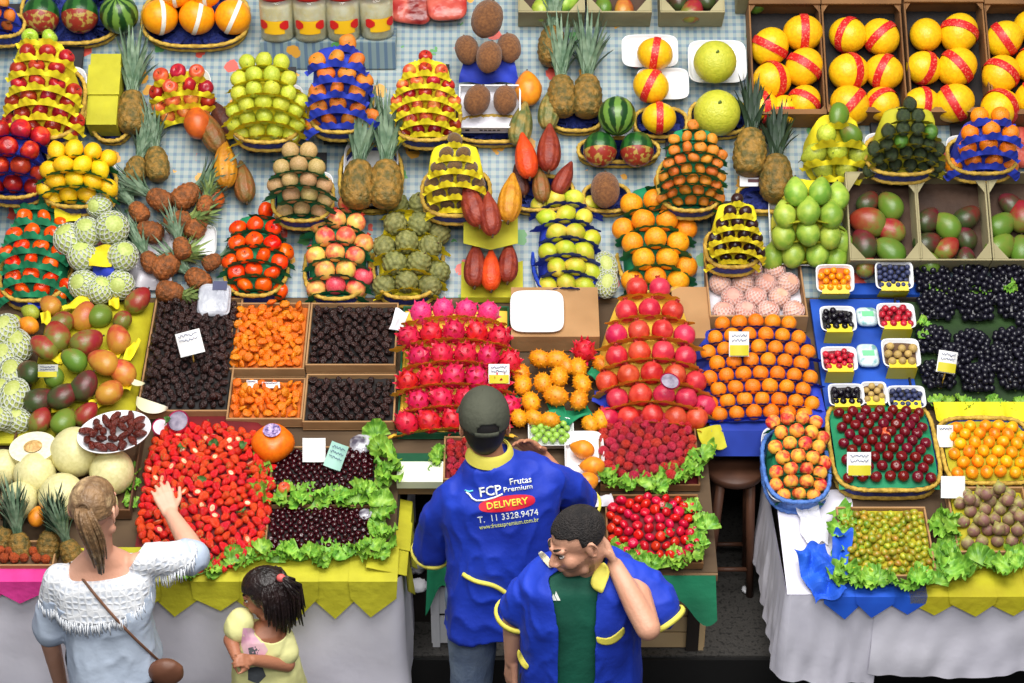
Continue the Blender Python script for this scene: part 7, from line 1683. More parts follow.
# hair and cap
hair_b = mat('hair_black', S(20, 17, 16), S(34, 28, 25), rough=.6)
mb = MB(); mb.blob(lambda th, ph: (HM @ (V((0, .02, .03)) + V((sph(th, ph).x * .081, sph(th, ph).y * .100, sph(th, ph).z * (.092 if sph(th, ph).z > 0 else .135))) * (1 if (sph(th, ph).y > -.2 or sph(th, ph).z > .3) else .8))), 40, 26)
P.part('hair', mb.mesh('hair', hair_b), 'short black hair below the cap')
capm = mat('cap_cloth', S(74, 76, 62), S(62, 64, 52), rough=.85, scale=6, bump=.2, bscale=60)
CM = HM @ Matrix.Translation((0, .014, .042)) @ Matrix.Rotation(R(-8), 4, 'X')
mb = MB(); n_, m_ = 48, 14
def capp(th, j):
    ph = math.pi / 2 * j * 1.12; seam = 1 - .012 * abs(math.cos(3 * th)) ** 12
    return V((math.sin(ph) * math.cos(th) * .088 * seam, math.sin(ph) * math.sin(th) * .106 * seam, math.cos(ph) ** 1 * .098 if ph < math.pi / 2 else math.cos(ph) * .098 * 1.4))
def in_hole(p): return p.y > .05 and (p.x / .036) ** 2 + ((p.z + .012) / .034) ** 2 < 1
vs_ = [[capp(2 * math.pi * i / n_, (j + .02) / m_) for i in range(n_)] for j in range(m_ + 1)]
fs_ = []
for j in range(m_):
    for i in range(n_):
        q = (j * n_ + i, (j + 1) * n_ + i, (j + 1) * n_ + (i + 1) % n_, j * n_ + (i + 1) % n_)
        c_ = (vs_[j][i] + vs_[j + 1][i]) / 2
        if not in_hole(c_): fs_.append(q)
mb.add([CM @ p for r_ in vs_ for p in r_], fs_)
capmesh = evaluated(mb.mesh('cap', capm), [('SUBSURF', dict(levels=1)), ('SOLIDIFY', dict(thickness=.004, offset=1))])
capo = P.part('cap', capmesh, 'dark olive baseball cap')
mb = MB(); ellipsoid(mb, (0, 0, .099), (.009, .009, .005), CM, 12, 8); P.part('button', mb.mesh('button', capm), None, capo)
mb = MB(); mb.grid(lambda i, j: CM @ V((.042 * (2 * i - 1), math.sqrt(max(0, .110 ** 2 - (.042 * (2 * i - 1)) ** 2 * 1.1)), -.030 + .018 * j)), 14, 3); P.part('strap', evaluated(mb.mesh('strap', capm), [('SOLIDIFY', dict(thickness=.003))]), None, capo)
mb = MB(); mb.grid(lambda i, j: CM @ V((math.sin((i - .5) * 2.2) * (.086 + .02 * j), -math.cos((i - .5) * 2.2) * (.100 + .07 * j), -.022 - .012 * j + .012 * math.cos((i - .5) * 3))), 20, 6); P.part('brim', evaluated(mb.mesh('brim', capm), [('SOLIDIFY', dict(thickness=.004))]), None, capo)
# lettering on the back
TD = ray(507, 505).normalized(); TR = V((.985, .0, .172)); TR = (TR - TD * TR.dot(TD)).normalized(); TU = TR.cross(TD).normalized()
if TU.z < 0: TU = -TU
def onback(p):
    h = shirt_bvh.ray_cast(p - TD * 1.2, TD); return (h[0] - TD * .003) if h[0] else p
def lettering(txt, px, py, wpx, m, bold=0.0, hk=1.0, name='lettering', label=None):
    cu = bpy.data.curves.new('t', 'FONT'); cu.body = txt; cu.align_x = 'CENTER'; cu.align_y = 'CENTER'; cu.offset = bold; cu.resolution_u = 2
    o = bpy.data.objects.new('t', cu); COL.objects.link(o); dg = bpy.context.evaluated_depsgraph_get(); dg.update(); me = bpy.data.meshes.new_from_object(o.evaluated_get(dg)); bpy.data.objects.remove(o)
    xs = [v.co.x for v in me.vertices]; w = max(xs) - min(xs); ys = [v.co.y for v in me.vertices]; y0 = (max(ys) + min(ys)) / 2
    c = onback(J(px, py, -.1)); k = wpx / (FPX / depth(c)) / w
    bm = bmesh.new(); bm.from_mesh(me); bmesh.ops.subdivide_edges(bm, edges=[e for e in bm.edges if e.calc_length() > .3], cuts=2)
    for v in bm.verts: v.co = onback(c + TR * v.co.x * k + TU * (v.co.y - y0) * k * hk)
    bm.to_mesh(me); bm.free(); me.materials.clear(); me.materials.append(m)
    me2 = evaluated(me, [('SOLIDIFY', dict(thickness=.0015, offset=0))])
    return P.part(name, me2, label, shirt)
tw = mat('print_white', S(240, 244, 236), rough=.6); ty = mat('print_yellow', S(250, 214, 70), rough=.6); tl = mat('print_lime', S(220, 224, 130), rough=.6); tr_ = mat('print_red', S(214, 24, 52), rough=.6); tc_ = mat('print_cyan', S(110, 220, 236), rough=.6)
lettering('FCP', 490, 491, 22, tw, .02, 1.0, label='large white initials of the shop')
lettering('Frutas', 520.5, 480.5, 22, tw, .012, 1.0, label='small white upper word of the shop name'); lettering('Premium', 518, 488, 29, tw, .012, .9, label='small white lower word of the shop name')
c = onback(J(507, 503.5, -.1)); k_ = 1 / (FPX / depth(c)); mb = MB(); mb.grid(lambda i, j: onback(c + TR * math.cos(6.2832 * i) * 28.5 * k_ * j * 1.0 + TU * math.copysign(abs(math.sin(6.2832 * i)) ** .75, math.sin(6.2832 * i)) * 7.8 * k_ * j), 48, 6, cu=True)
P.part('badge', mb.mesh('badge', tr_), 'red oval badge behind the word DELIVERY', shirt)
_ob = onback
onback = lambda p: _ob(p) - TD * .002
lettering('DELIVERY', 507, 503.5, 42, ty, .02, 1.0, label='yellow word DELIVERY')
onback = _ob
lettering('T.  11 3328.9474', 508, 516, 61, tw, .0, 1.0, label='white telephone number'); lettering('www.frutaspremium.com.br', 509, 524, 60, tl, .0, 1.15, label='pale web address')
mb = MB(); mb.tube([onback(c + TR * x_ * k_ + TU * y_ * k_) for x_, y_ in ((-39, 17), (-36, 14), (-34, 10), (-30, 7), (-22, 6.2), (-12, 7.5), (-3, 10))], .0035, 6); P.part('logo_swoosh', mb.mesh('logo_swoosh', tw), 'white swoosh round the initials', shirt)
mb = MB(); mb.tube([onback(c + TR * x_ * k_ + TU * y_ * k_) for x_, y_ in ((-40, 19), (-36, 17), (-32, 17.5))], .003, 6); P.part('logo_leaf', mb.mesh('logo_leaf', tc_), 'pale blue leaf at the start of the logo', shirt)
# ---- 2: man in the open blue shirt
hc = J(576, 541, -.55); x0 = hc.x + .02
P = Person(x0, -.52, 0, 'dark haired man with open blue shirt over a green tee, hand behind his neck')
SL, SR = J(531, 578, -.50), J(630, 568, -.49)          # his right (image left), his left
EL, WL = J(514, 622, -.46), J(512, 660, -.46)
ER, WR = J(648, 628, -.70), J(615, 566, -.535)
sc_ = (SL + SR) / 2; nk = V((x0 - .0, -.49, sc_.z + .06))
lx = V((.97, .18, 0)).normalized(); ly = Z_.cross(lx).normalized()
HM = frame_head(hc, V((-.84, -.47, -.30)), V((-.12, .06, 1)))
hip = [V((x0 - .10, -.5, .86)), V((x0 + .10, -.5, .86))]; kne = [V((x0 - .11, -.5, .47)), V((x0 + .11, -.5, .47))]; ank = [V((x0 - .12, -.48, .09)), V((x0 + .12, -.48, .09))]
def m2_rings(g, hem=.72):
    return [(V((x0 + .01, -.50, hem)), .20 + g, .14 + g), (V((x0 + .01, -.50, .9)), .195 + g, .135 + g), (V((x0 + .01, -.50, 1.05)), .19 + g, .13 + g), (sc_ + V((0, -.0, -.13)), .195 + g, .125 + g), (sc_ + V((0, .005, -.02)), .19 + g, .105 + g), (sc_ + V((0, .012, .035)), .13 + g, .08 + g), (nk, .066 + g, .062 + g)]
mb = MB(); torso(mb, m2_rings(-.025, .82), lx, ly); capsule(mb, nk + V((0, .01, -.06)), hc + (HM.to_3x3() @ V((0, .03, -.06))), .066, .058); head(mb, HM, .97)
SRs, SLs = SR - lx * .04 - Z_ * .02, SL + lx * .04 - Z_ * .02
chain(mb, [SLs, SL + (EL - SL) * .5, EL, WL], [.042, .046, .042, .027]); hand(mb, WL, (-.05, -.12, -1), (.6, .3, 0), -1, .35)
chain(mb, [SRs, SR + (ER - SR) * .45, ER, ER + (WR - ER) * .35, WR], [.042, .046, .043, .043, .029])
hand(mb, WR, J(603, 536, -.47) - WR, V((-.75, -.1, -.1)), 1, .55)
legs(mb, hip, kne, ank)
body2 = solid(mb, 'body', sk_man, .005, 4)
stub = mat('skin_stubble', S(168, 122, 98), S(152, 108, 86), rough=.6, scale=40); body2.materials.append(stub)
HI = HM.inverted()
for p_ in body2.polygons:
    q = HI @ p_.center
    if -.13 < q.z < -.040 - max(0, -.045 - q.y) * .25 and -.13 < q.y < .015 and not (abs(q.x) < .024 and -.080 < q.z < -.052): p_.material_index = 1
P.part('body', body2, 'light brown skin, short stubble on the jaw')
eyes(P, HM, .97, mat('iris_brown', S(50, 32, 20), rough=.15))
mb = MB()
def hairf(th, ph):
    d = sph(th, ph); p = V((0, .02, .034)) + V((d.x * .0800, d.y * .1000, d.z * .0925)); k = 1.0
    front = -d.y
    if d.z < .20 + .24 * max(0, front) and front > .30: k = .82
    elif front > -.05 and d.z < -.18 and abs(d.x) > .5: k = .86
    elif d.z < -.50: k = .80
    return HM @ (scale(.97) @ (V((0, .02, .034)) + (p - V((0, .02, .034))) * k * (1 + .006 * noise.noise(d * 18))))
mb.blob(hairf, 64, 44); P.part('hair', mb.mesh('hair', mat('hair_crop', S(26, 22, 22), S(44, 38, 36), rough=.75, scale=40, bump=.8, bscale=160)), 'cropped black hair')
# green tee
mb = MB(); torso(mb, m2_rings(-.006, .76)[:-1] + [(nk + V((0, 0, -.01)), .075, .07)], lx, ly)
green_t = mat('tee_green', S(14, 96, 74), S(10, 78, 60), rough=.7, scale=3, bump=.15, bscale=30)
tee = solid(mb, 'tee', green_t, .008, 4, None, 0, .004, 9, 7)
tee_bvh = BVHTree.FromPolygons([v.co.copy() for v in tee.vertices], [tuple(p.vertices) for p in tee.polygons])
teeo = P.part('tee', tee, 'green sports tee')
# white three bar mark
D2 = ray(555, 596).normalized(); h = tee_bvh.ray_cast(J(555, 596, -1.6), D2)
if h[0]:
    c = h[0]; k_ = 1 / (FPX / depth(c)); rr_ = (X_ - D2 * X_.dot(D2)).normalized(); uu = rr_.cross(D2).normalized(); uu = uu if uu.z > 0 else -uu; mb = MB()
    for q, (xb, hh) in enumerate(((-3.2, 3.4), (0.2, 5.8), (3.6, 8.2))):
        pts = [(xb - 1.5, 0), (xb + 1.3, 0), (xb + 1.3 - hh * .5, hh), (xb - 1.5 - hh * .28, hh * .56)]
        P4 = []
        for x_, y_ in pts:
            g_ = tee_bvh.ray_cast(c + rr_ * x_ * k_ * 1.15 + uu * (y_ - 4) * k_ * 1.15 - D2 * .5, D2); P4.append((g_[0] if g_[0] else c) - D2 * .004)
        mb.add(P4, [(0, 1, 2, 3)])
    P.part('logo', mb.mesh('logo', tw, False), 'small white three bar triangle mark', teeo)
# open shirt
mb = MB(); torso(mb, m2_rings(.016, .70), lx, ly)
se = SL + (EL - SL) * .62; chain(mb, [SLs, SL + (se - SL) * .6, se], [.062, .070, .076]); re_ = J(655, 606, -.55); capsule(mb, nk + V((0, 0, -.06)), SRs, .062, .062); capsule(mb, nk + V((0, 0, -.06)), SLs, .062, .060); chain(mb, [SRs, SR + (re_ - SR) * .6, re_], [.062, .076, .084])
fdir = -ly
def keep2(p):
    q = p - V((x0 + .0, -.50, 0)); lat = q.dot(lx); fr_ = q.dot(fdir)
    zt = sc_.z + .03
    if q.z > nk.z - .012 and (p - nk).xy.length < .082: return False
    half_w = .052 + max(0, (p.z - 1.2)) * .12
    return not (fr_ > .035 and -half_w - .05 < lat < half_w - .03)
sh2 = solid(mb, 'shirt', blue_sh, .007, 7, keep2, .004, .014, 10, 11); shirt = P.part('shirt', sh2, 'open blue work shirt with yellow trim')
sh_bvh = BVHTree.FromPolygons([v.co.copy() + P.M.translation for v in sh2.vertices], [tuple(p.vertices) for p in sh2.polygons])
cuff(P, se + (se - SL).normalized() * .05, se - SL, .080, .018, parent=shirt, label='yellow sleeve band'); cuff(P, re_ + (re_ - SR).normalized() * .060, re_ - SR, .080, .018, parent=shirt, label='yellow sleeve band')
def flap(pts, name, label, m=yel_trim, push=.006):
    """a cloth piece lying on the shirt, from photo pixels"""
    vs = []
    for px, py in pts:
        d = ray(px, py).normalized(); o_ = J(px, py, -1.6); hs = [h for h in (sh_bvh.ray_cast(o_, d), tee_bvh.ray_cast(o_, d)) if h[0] is not None]
        vs.append((o_, d, min(hs, key=lambda h: h[3])[3] if hs else None))
    dm = sorted(t for _, _, t in vs if t is not None) or [1.3]; dm = dm[len(dm) // 2]
    vs = [o_ + d * ((t if t is not None and abs(t - dm) < .05 else dm) - push) for o_, d, t in vs]
    mb = MB(); n = len(vs) // 2
    mb.grid(lambda i, j: vs[round(i * (n - 1))].lerp(vs[len(vs) - 1 - round(i * (n - 1))], j), n, 4)
    me = evaluated(mb.mesh(name, m), [('SUBSURF', dict(levels=1)), ('SOLIDIFY', dict(thickness=.004, offset=0))]); P.part(name, me, label, shirt)
flap([(604, 562), (612, 571), (606, 583), (603, 594), (595, 590), (589, 584), (593, 574), (598, 565)], 'collar', 'yellow collar point', push=.03)
flap([(542, 551), (547, 555), (551, 560), (554, 567), (549, 568), (545, 563), (541, 559), (538, 554)], 'collar', 'pale collar point', mat('trim_pale', S(238, 232, 200), rough=.7), push=.012)
flap([(596, 636), (606, 640), (616, 635), (624, 626), (625, 633), (617, 643), (606, 646), (597, 643)], 'pocket_trim', 'yellow pocket edge')
flap([(519, 649), (522, 655), (526, 662), (529, 666), (527, 670), (522, 667), (518, 660), (517, 653)], 'pocket_trim', 'yellow lower pocket edge')
mb = MB(); chain(mb, [hip[0], kne[0], ank[0]], [.11, .08, .07]); chain(mb, [hip[1], kne[1], ank[1]], [.11, .08, .07]); ellipsoid(mb, V((x0, -.5, .86)), (.185, .125, .12))
P.part('trousers', solid(mb, 'trousers', mat('trousers_dark', S(40, 46, 66), S(30, 34, 52), rough=.85), .009, 4), 'dark trousers')
for a in ank: shoe(P, a, (0, -1, 0), MATS['shoe_dark'])
# ---- 3: woman with the ponytail
hc = J(95, 508, -.27); x0 = J(100, 600, -.3).x
P = Person(x0, -.28, 0, 'blonde woman with ponytail and white crochet shawl, seen from behind, reaching to the strawberries')
SL, SR = J(60, 578, -.27), J(142, 557, -.25)
EL, WL = J(50, 640, -.24), J(62, 690, -.10)
ER, WR = J(198, 558, -.11), J(171, 514, .10)
sc_ = (SL + SR) / 2; nk = J(98, 553, -.26)
lx = (SR - SL); lx.z *= .4; lx = lx.normalized(); ly = Z_.cross(lx).normalized()
HM = frame_head(hc, V((.22, .95, -.20)), V((0.02, .12, 1)))
def w_rings(g, hem=.66):
    return [(V((x0 + .015, -.27, hem)), .165 + g, .14 + g), (V((x0 + .01, -.27, .80)), .155 + g, .125 + g), (V((x0 + .01, -.27, .93)), .145 + g, .11 + g), (sc_ + V((0, -.01, -.16)), .165 + g, .115 + g), (sc_ + V((0, 0, -.04)), .165 + g, .095 + g), (sc_ + V((0, .01, .02)), .12 + g, .07 + g), (nk + V((0, 0, .02)), .052 + g, .052 + g)]
mb = MB(); torso(mb, w_rings(-.012, .75), lx, ly); capsule(mb, nk + V((0, 0, -.04)), hc + V((0, 0, -.06)), .052, .048); head(mb, HM, .97)
chain(mb, [SL + lx * .03 - Z_ * .025, SL + (EL - SL) * .4, EL, WL], [.036, .042, .037, .025]); hand(mb, WL, (.3, .6, -.7), (0, -.5, -.5), 1, .4, .92)
chain(mb, [SR - lx * .03 - Z_ * .025, SR + (ER - SR) * .4, ER, ER + (WR - ER) * .4, WR], [.038, .044, .042, .041, .027]); hand(mb, WR, J(160, 487, .17) - WR, (.0, .3, -1), -1, .5, .92)
hip = [V((x0 - .06, -.27, .76)), V((x0 + .07, -.27, .76))]; kne = [V((x0 - .08, -.27, .43)), V((x0 + .09, -.27, .43))]; ank = [V((x0 - .08, -.25, .09)), V((x0 + .11, -.25, .09))]
legs(mb, hip, kne, ank, (.085, .055, .04))
P.part('body', solid(mb, 'body', sk_w, .005, 4))
tee_w = mat('tee_greyblue', S(192, 204, 222), S(176, 190, 212), rough=.75, scale=3, bump=.15, bscale=30)
# crochet shawl: a shell over the shoulders between a wide neckline and a pointed hem
mb = MB(); torso(mb, w_rings(.032, .80)[:-1], lx, ly); nb_ = nk + V((0, 0, -.05)); capsule(mb, nb_, SL + Z_ * -.01, .07, .068); capsule(mb, nb_, SR + Z_ * -.012, .07, .066); chain(mb, [SL + Z_ * -.012, SL + (EL - SL) * .8], [.068, .086]); chain(mb, [SR + Z_ * -.012, SR + (ER - SR) * .8], [.066, .076]); capsule(mb, sc_ + Z_ * -.13, SR + (ER - SR) * .45 + Z_ * -.05, .09, .05)
def pl(px, py, y): return J(px, py, y)
nA, nB, nC = pl(58, 566, -.30), pl(98, 580, -.36), pl(150, 545, -.28)
hA, hB, hC = pl(36, 614, -.33), pl(140, 622, -.40), pl(198, 552, -.16)
def spx(p):
    q = p - CAM; dd = q.dot(CF); return W_ / 2 + FPX * q.x / dd, H_ / 2 - FPX * q.dot(CU) / dd
def lerp_poly(pts, x):
    for (x0_, y0_), (x1_, y1_) in zip(pts[:-1], pts[1:]):
        if x <= x1_: return y0_ + (y1_ - y0_) * max(0, min(1, (x - x0_) / (x1_ - x0_)))
    return pts[-1][1]
HEM = [(30, 612), (66, 610), (100, 614), (138, 623), (160, 600), (182, 574), (202, 546)]
NECK = [(56, 566), (70, 572), (98, 579), (122, 574), (138, 562), (150, 545)]
def hem_v(p):     # signed height over the hem: planes through three points of the garment
    a = (hB - hA).cross(Z_ * 0 + V((0, 1, .35))).normalized(); a = a if a.z > 0 else -a
    b_ = (hC - hB).cross(V((0, 1, .35))).normalized(); b_ = b_ if b_.z > 0 else -b_
    return min((p - hB).dot(a), (p - hB).dot(b_))
def neck_v(p):
    cN = (nA + nC) / 2; q = p - (cN + V((-.012, .09, .03)))
    return (q.dot(lx) / .145) ** 2 + (q.dot(ly) / .175) ** 2 + (q.z / .09 if q.z < 0 else 0) ** 2 * .45
mb = MB(); torso(mb, w_rings(.012, .70)[:-2] + [(sc_ + V((0, 0, -.01)), .15, .09)], lx, ly); chain(mb, [SL + Z_ * -.012, SL + (EL - SL) * .55, SL + (EL - SL) * .78], [.06, .064, .070]); chain(mb, [SR + Z_ * -.012, SR + (ER - SR) * .6, SR + (ER - SR) * .86], [.056, .060, .066])
P.part('blouse', solid(mb, 'blouse', tee_w, .008, 5, lambda p: hem_v(p) < .035 or p.z < .9 or (p - (SR + (ER - SR) * .90)).length < .062, .003, .012, 9, 21), 'pale grey blue blouse')
croch = bpy.data.materials.new('crochet'); croch.use_nodes = True; nt = croch.node_tree; b_ = nt.nodes['Principled BSDF']; b_.inputs['Roughness'].default_value = .85
tc = nt.nodes.new('ShaderNodeTexCoord'); vo = nt.nodes.new('ShaderNodeTexVoronoi'); vo.inputs['Scale'].default_value = 42; vo.inputs['Randomness'].default_value = .35; vo.feature = 'DISTANCE_TO_EDGE'; nt.links.new(tc.outputs['Object'], vo.inputs['Vector'])
rp = nt.nodes.new('ShaderNodeValToRGB'); rp.color_ramp.elements[0].position = .0; rp.color_ramp.elements[0].color = S(244, 244, 246); rp.color_ramp.elements[1].position = .42; rp.color_ramp.elements[1].color = S(206, 214, 228)
nt.links.new(vo.outputs['Distance'], rp.inputs['Fac']); nt.links.new(rp.outputs[0], b_.inputs['Base Color'])
bp = nt.nodes.new('ShaderNodeBump'); bp.inputs['Strength'].default_value = .8; bp.inputs['Distance'].default_value = .01; bp.invert = True; nt.links.new(vo.outputs['Distance'], bp.inputs['Height']); nt.links.new(bp.outputs[0], b_.inputs['Normal'])
def keepS(p):
    x, y = spx(p); return hem_v(p) > 0 and neck_v(p) > 1.0 and p.z > .75
shw = solid(mb, 'shawl', croch, .008, 14, keepS, .004, .006, 7, 5); 
sh_pts = [v.co.copy() for v in shw.vertices]
sb_ = BVHTree.FromPolygons(sh_pts, [tuple(p.vertices) for p in shw.polygons])
shawl = P.part('shawl', shw, 'white crochet shawl with fringe')
mb = MB(); g = random.Random(3)
cand = [p for p in sh_pts if 0 <= hem_v(p) < .012 and p.y < -.1]
g.shuffle(cand); used = []
for p in cand:
    if any((p - q).length < .0065 for q in used): continue
    used.append(p)
    d = V((g.uniform(-.15, .15), -.12, -1)).normalized(); l_ = g.uniform(.03, .055)
    mb.tube([p, p + d * l_ * .5 + V((0, -.004, 0)), p + d * l_], [.0022, .0018, .0014], 5)
if used: P.part('fringe', mb.mesh('fringe', mat('fringe_white', S(236, 238, 242), rough=.85)), 'white knotted fringe', shawl)
mb = MB(); ellipsoid(mb, V((x0 + .015, -.26, .70)), (.145, .118, .12)); chain(mb, [hip[0], kne[0], ank[0]], [.105, .075, .06]); chain(mb, [hip[1], kne[1], ank[1]], [.105, .075, .06])
P.part('trousers', solid(mb, 'trousers', mat('trousers_navy', S(26, 26, 44), S(18, 18, 32), rough=.85), .009, 4), 'dark navy trousers')
for a in ank: shoe(P, a, (0, 1, 0), mat('shoe_tan', S(130, 96, 70), rough=.6), .9)
# hair: combed back shell and a ponytail
blond = mat('hair_blond', S(150, 116, 80), S(196, 164, 122), rough=.5, scale=14, bump=.5, bscale=60, c3=S(120, 92, 64), detail=4)
mb = MB()
def wh(th, ph):
    d = sph(th, ph); p = V((d.x * .080, d.y * .101, d.z * .094)); k = 1.0 if not (d.y < -.35 and d.z < .35) else .8
    if d.z < -.45: k *= .88
    k *= 1 + .012 * math.sin(th * 26 + ph * 3)
    return HM @ scale(.97) @ (V((0, .02, .032)) + p * k)
mb.blob(wh, 72, 40); hr = P.part('hair', mb.mesh('hair', blond), 'blonde hair combed back')
tie = HM @ V((-.012, .118, .055))
mb = MB(); cuffpts = [tie + (HM.to_3x3() @ V((math.cos(t) * .02, 0, math.sin(t) * .02))) for t in [2 * math.pi * i / 16 for i in range(16)]]; mb.tube(cuffpts, .006, 8, True); P.part('hair_tie', mb.mesh('hair_tie', mat('tie_brown', S(110, 84, 58), rough=.6)), None, hr)
mb = MB(); g = random.Random(9); end = J(101, 572, -.37)
mid1, mid2 = tie + V((.004, -.045, -.02)), J(98, 540, -.405)
def bez(t, o): 
    a = tie.lerp(mid1, t); b = mid1.lerp(mid2, t); c = mid2.lerp(end, t); a, b = a.lerp(b, t), b.lerp(c, t); return a.lerp(b, t) + o
for s_ in range(46):
    an = g.uniform(0, 6.28); rad = math.sqrt(g.random()); ox, oy = math.cos(an) * rad, math.sin(an) * rad; l_ = g.uniform(.82, 1.05)
    pts = []
    for q in range(11):
        t = q / 10 * l_; wd = .018 + .020 * math.sin(math.pi * min(1, t * .8 + .1)) - .018 * max(0, t - .6)
        pts.append(bez(min(1.02, t), V((ox * wd, oy * wd * .7, 0))))
    mb.tube(pts, [.0062 - .0035 * (q / 10) ** 2 for q in range(11)], 6)
P.part('ponytail', mb.mesh('ponytail', blond), 'long straight blonde ponytail', hr)
# strap and bag
body_sh = [o for o in P.o.children if o.name.startswith('blouse')][0].data
allv = BVHTree.FromPolygons([v.co + P.M.translation for v in body_sh.vertices], [tuple(p.vertices) for p in body_sh.polygons])
mb = MB(); pts = []
for i in range(31):
    t = i / 30; px, py = 70 + 94 * t, 563 + 102 * t + 6 * math.sin(t * 3.1); d = ray(px, py).normalized(); o_ = J(px, py, -1.4)
    hs = [h for h in (sb_.ray_cast(o_, d), allv.ray_cast(o_, d)) if h[0] is not None]
    if hs: pts.append(min(hs, key=lambda h: h[3])[0] - d * .005)
mb.tube(pts, .0052, 6)
bag = P.o
st_ = P.part('bag_strap', mb.mesh('bag_strap', mat('strap_brown', S(122, 84, 62), rough=.6)), 'thin brown shoulder strap')
c = J(166, 672, -.36); mb = MB(); ellipsoid(mb, c, (.068, .035, .058)); P.part('bag', solid(mb, 'bag', mat('bag_leather', S(120, 76, 54), S(100, 62, 44), rough=.5), .008, 3, None, 0, .004, 12, 2), 'small brown leather bag on the strap')
# ---- 4: little girl
hc = J(265, 594, -.12); x0 = J(261, 650, -.1).x; ck = .84
P = Person(x0, -.12, 0, 'little dark haired girl in pale yellow dress, hands clasped in front')
f_ = V((-.62, -.70, 0)).normalized(); ly = -f_; lx = ly.cross(Z_).normalized() * 1
SLg, SRg = J(242, 622, -.16), J(281, 640, -.15)     # far and near shoulder as seen
sc_ = (SLg + SRg) / 2; lx = (SRg - SLg); lx.z = 0; lx = lx.normalized(); ly = Z_.cross(lx).normalized(); fd = -ly
HM = frame_head(hc, V((-.88, .18, -.36)), V((-.12, .05, 1)))
nk = hc + V((.012, -.005, -.125))
z_s = sc_.z
def g_rings(g, hem=.42):
    return [(V((x0 + .02, -.13, hem)), .135 + g, .13 + g), (V((x0 + .02, -.13, .58)), .112 + g, .10 + g), (V((x0 + .015, -.13, z_s - .14)), .096 + g, .082 + g), (sc_ + V((0, 0, -.05)), .095 + g, .074 + g), (sc_ + V((0, 0, .0)), .082 + g, .055 + g), (nk + V((0, 0, .01)), .036 + g, .036 + g)]
EL, ER = J(231, 640, -.20), J(287, 664, -.20); WL, WR = J(236, 656, -.27), J(252, 660, -.29)
mb = MB(); torso(mb, g_rings(-.012, .5), lx, ly); capsule(mb, nk + V((0, 0, -.03)), hc + V((0, 0, -.04)), .036, .034); head(mb, HM, ck)
chain(mb, [SLg, EL, WL], [.032, .029, .020]); hand(mb, WL, J(244, 663, -.33) - WL, (.3, .3, -.6), -1, .7, .58)
chain(mb, [SRg, ER, WR], [.034, .031, .021]); hand(mb, WR, J(239, 660, -.33) - WR, (-.2, .4, -.5), 1, .75, .60)
hip = [V((x0 - .04, -.13, .5)), V((x0 + .06, -.13, .5))]; kne = [V((x0 - .04, -.13, .28)), V((x0 + .06, -.13, .28))]; ank = [V((x0 - .04, -.12, .07)), V((x0 + .06, -.12, .07))]
legs(mb, hip, kne, ank, (.062, .042, .03))
P.part('body', solid(mb, 'body', sk_g, .0048, 3)); eyes(P, HM, ck, MATS['iris_brown'])
dress_m = mat('dress_yellow', S(228, 224, 156), S(214, 212, 138), rough=.8, scale=3, bump=.15, bscale=30)
mb = MB(); torso(mb, g_rings(.012)[:-1] + [(sc_ + V((0, 0, .012)), .07, .05)], lx, ly); capsule(mb, SLg + V((0, 0, .005)), SLg + (EL - SLg) * .38, .047, .05); capsule(mb, SRg + V((0, 0, .005)), SRg + (ER - SRg) * .5, .05, .056)
dr = solid(mb, 'dress', dress_m, .006, 4, lambda p: not ((p - nk - fd * .035 + Z_ * .02).length < .060), .003, .006, 13, 4)
d_bvh = BVHTree.FromPolygons([v.co.copy() for v in dr.vertices], [tuple(p.vertices) for p in dr.polygons])
dress = P.part('dress', dr, 'pale yellow short sleeved dress')
def dprint(poly, name, m, label):
    c = V((sum(p[0] for p in poly) / len(poly), sum(p[1] for p in poly) / len(poly), 0)); vs = []
    def hit(px, py):
        d = ray(px, py).normalized(); h = d_bvh.ray_cast(J(px, py, -1.4), d); return (h[0] if h[0] is not None else J(px, py, -.2)) - d * .003
    n = len(poly) * 4
    def pt(i, j):
        k = i * len(poly); a, b2 = poly[int(k) % len(poly)], poly[(int(k) + 1) % len(poly)]; f = k - int(k); x, y = a[0] + (b2[0] - a[0]) * f, a[1] + (b2[1] - a[1]) * f
        return hit(c.x + (x - c.x) * j, c.y + (y - c.y) * j)
    mb = MB(); mb.grid(pt, n, 5, cu=True); P.part(name, mb.mesh(name, m), label, dress)
dprint([(243, 628), (252, 628), (262, 640), (268, 650), (262, 660), (246, 660), (241, 645)], 'dress_print', mat('print_pink', S(206, 150, 176), S(222, 186, 190), rough=.8, scale=20), 'pink printed patch')
dprint([(248, 648), (258, 646), (262, 652), (258, 660), (250, 658)], 'dress_print', mat('print_grey', S(84, 88, 92), S(60, 64, 70), rough=.8, scale=20), 'grey printed patch')
dprint([(248, 668), (262, 666), (266, 676), (258, 684), (248, 680)], 'dress_print', MATS['print_grey'], 'lower grey printed patch')
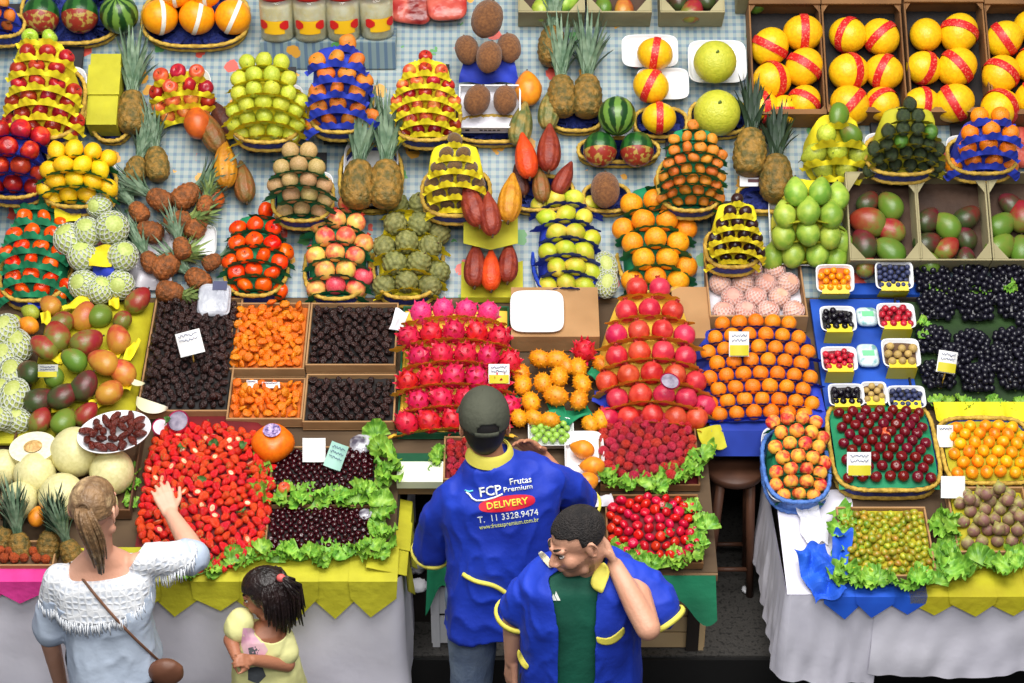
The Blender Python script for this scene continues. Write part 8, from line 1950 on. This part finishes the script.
# her hair: chin length and loose, with a tie
hair_g = mat('hair_girl', S(20, 13, 13), S(44, 28, 26), rough=.4, scale=9, bump=.5, bscale=60)
mb = MB()
def gh(th, ph):
    d = sph(th, ph); k = 1.0
    if d.y < -.42 and d.z < .18: k = .8
    return HM @ scale(ck) @ (V((0, .02, .034)) + V((d.x * .090, d.y * .110, d.z * .098)) * k * (1 + .015 * math.sin(th * 21 + ph * 4)))
mb.blob(gh, 64, 36); hr = P.part('hair', mb.mesh('hair', hair_g), 'black hair')
mb = MB(); g = random.Random(6)
for s_ in range(230):
    th = g.uniform(.30, 2.7); lay = g.random(); a0 = V((math.cos(th) * .080, .02 + math.sin(th) * .100, .05 + g.uniform(-.03, .035)))
    L_ = (.10 + .12 * min(1, max(0, (th - .2) / .8))) * g.uniform(.85, 1.1)
    o_ = V((math.cos(th), math.sin(th), 0)) * (.004 + .016 * lay); pts = []
    for q in range(8):
        t = q / 7; pts.append(HM @ scale(ck) @ (a0 + o_ * math.sin(t * 2.0) + V((math.cos(th) * .012, math.sin(th) * .012, 0)) * min(1, t * 3)) + V((0, 0, -L_ * t * t * .6 - L_ * t * .4)) * ck + V((0, -.01 * t, 0)))
    mb.tube(pts, [.0062 - .004 * (q / 7) ** 2 for q in range(8)], 6)
P.part('hair_strands', mb.mesh('hair_strands', hair_g), 'loose straight strands', hr)
c = J(281, 578, -.16); mb = MB(); ellipsoid(mb, c, (.017, .015, .016)); P.part('hair_tie', mb.mesh('hair_tie', mat('tie_coral', S(226, 100, 96), rough=.5)), 'coral pink hair tie', hr)
mb = MB()
for s_ in range(60):
    o_ = V((g.uniform(-.02, .02), g.uniform(-.015, .015), g.uniform(-.015, .015))); e_ = J(291, 606, -.13) + o_ * 1.6 + V((g.uniform(-.01, .015), 0, g.uniform(-.03, .02)))
    mb.tube([c + o_ * .6, c.lerp(e_, .4) + V((.018, 0, .012)) + o_, e_, e_ + V((.004, 0, -.03))], [.006, .006, .0045, .0025], 6)
P.part('pigtail', mb.mesh('pigtail', hair_g), 'tied tuft of black hair', hr)
for a in ank: shoe(P, a, fd, mat('shoe_pink', S(206, 120, 140), rough=.6), .6)
# ------------------------------------------------------------------ light: the hall's daylight, a lamp over the stall, an added fill for the fronts
w = bpy.data.worlds.new('world'); scene.world = w; w.use_nodes = True
bg = w.node_tree.nodes['Background']; bg.inputs['Color'].default_value = (0.86, 0.93, 1.0, 1); bg.inputs['Strength'].default_value = 0.22
def area(name, loc, rot, sx, sy, power, col=(1, 1, 1)):
    l = bpy.data.lights.new(name, 'AREA'); l.shape = 'RECTANGLE'; l.size = sx; l.size_y = sy; l.energy = power; l.color = col
    o = bpy.data.objects.new(name, l); COL.objects.link(o); o.location = loc; o.rotation_euler = rot; return o
area('skylight', (0.2, -1.9, 8.4), (R(14), 0, 0), 6.5, 3.0, 760, (1, .985, .955))
area('stall_lamp', (0.0, 1.2, 6.2), (R(-22), 0, 0), 5.0, 0.5, 110, (1, .96, .88))
area('front_fill', (0.4, -6.2, 7.6), (R(48), 0, 0), 5.0, 1.2, 340, (1, .985, .96))  # added fill above the camera, brightens the white skirts and counter fronts
vs = scene.view_settings; scene.display_settings.display_device = 'sRGB'
vs.view_transform = 'Standard'; vs.look = 'None'; vs.gamma = 1; vs.exposure = -0.04; vs.use_curve_mapping = False
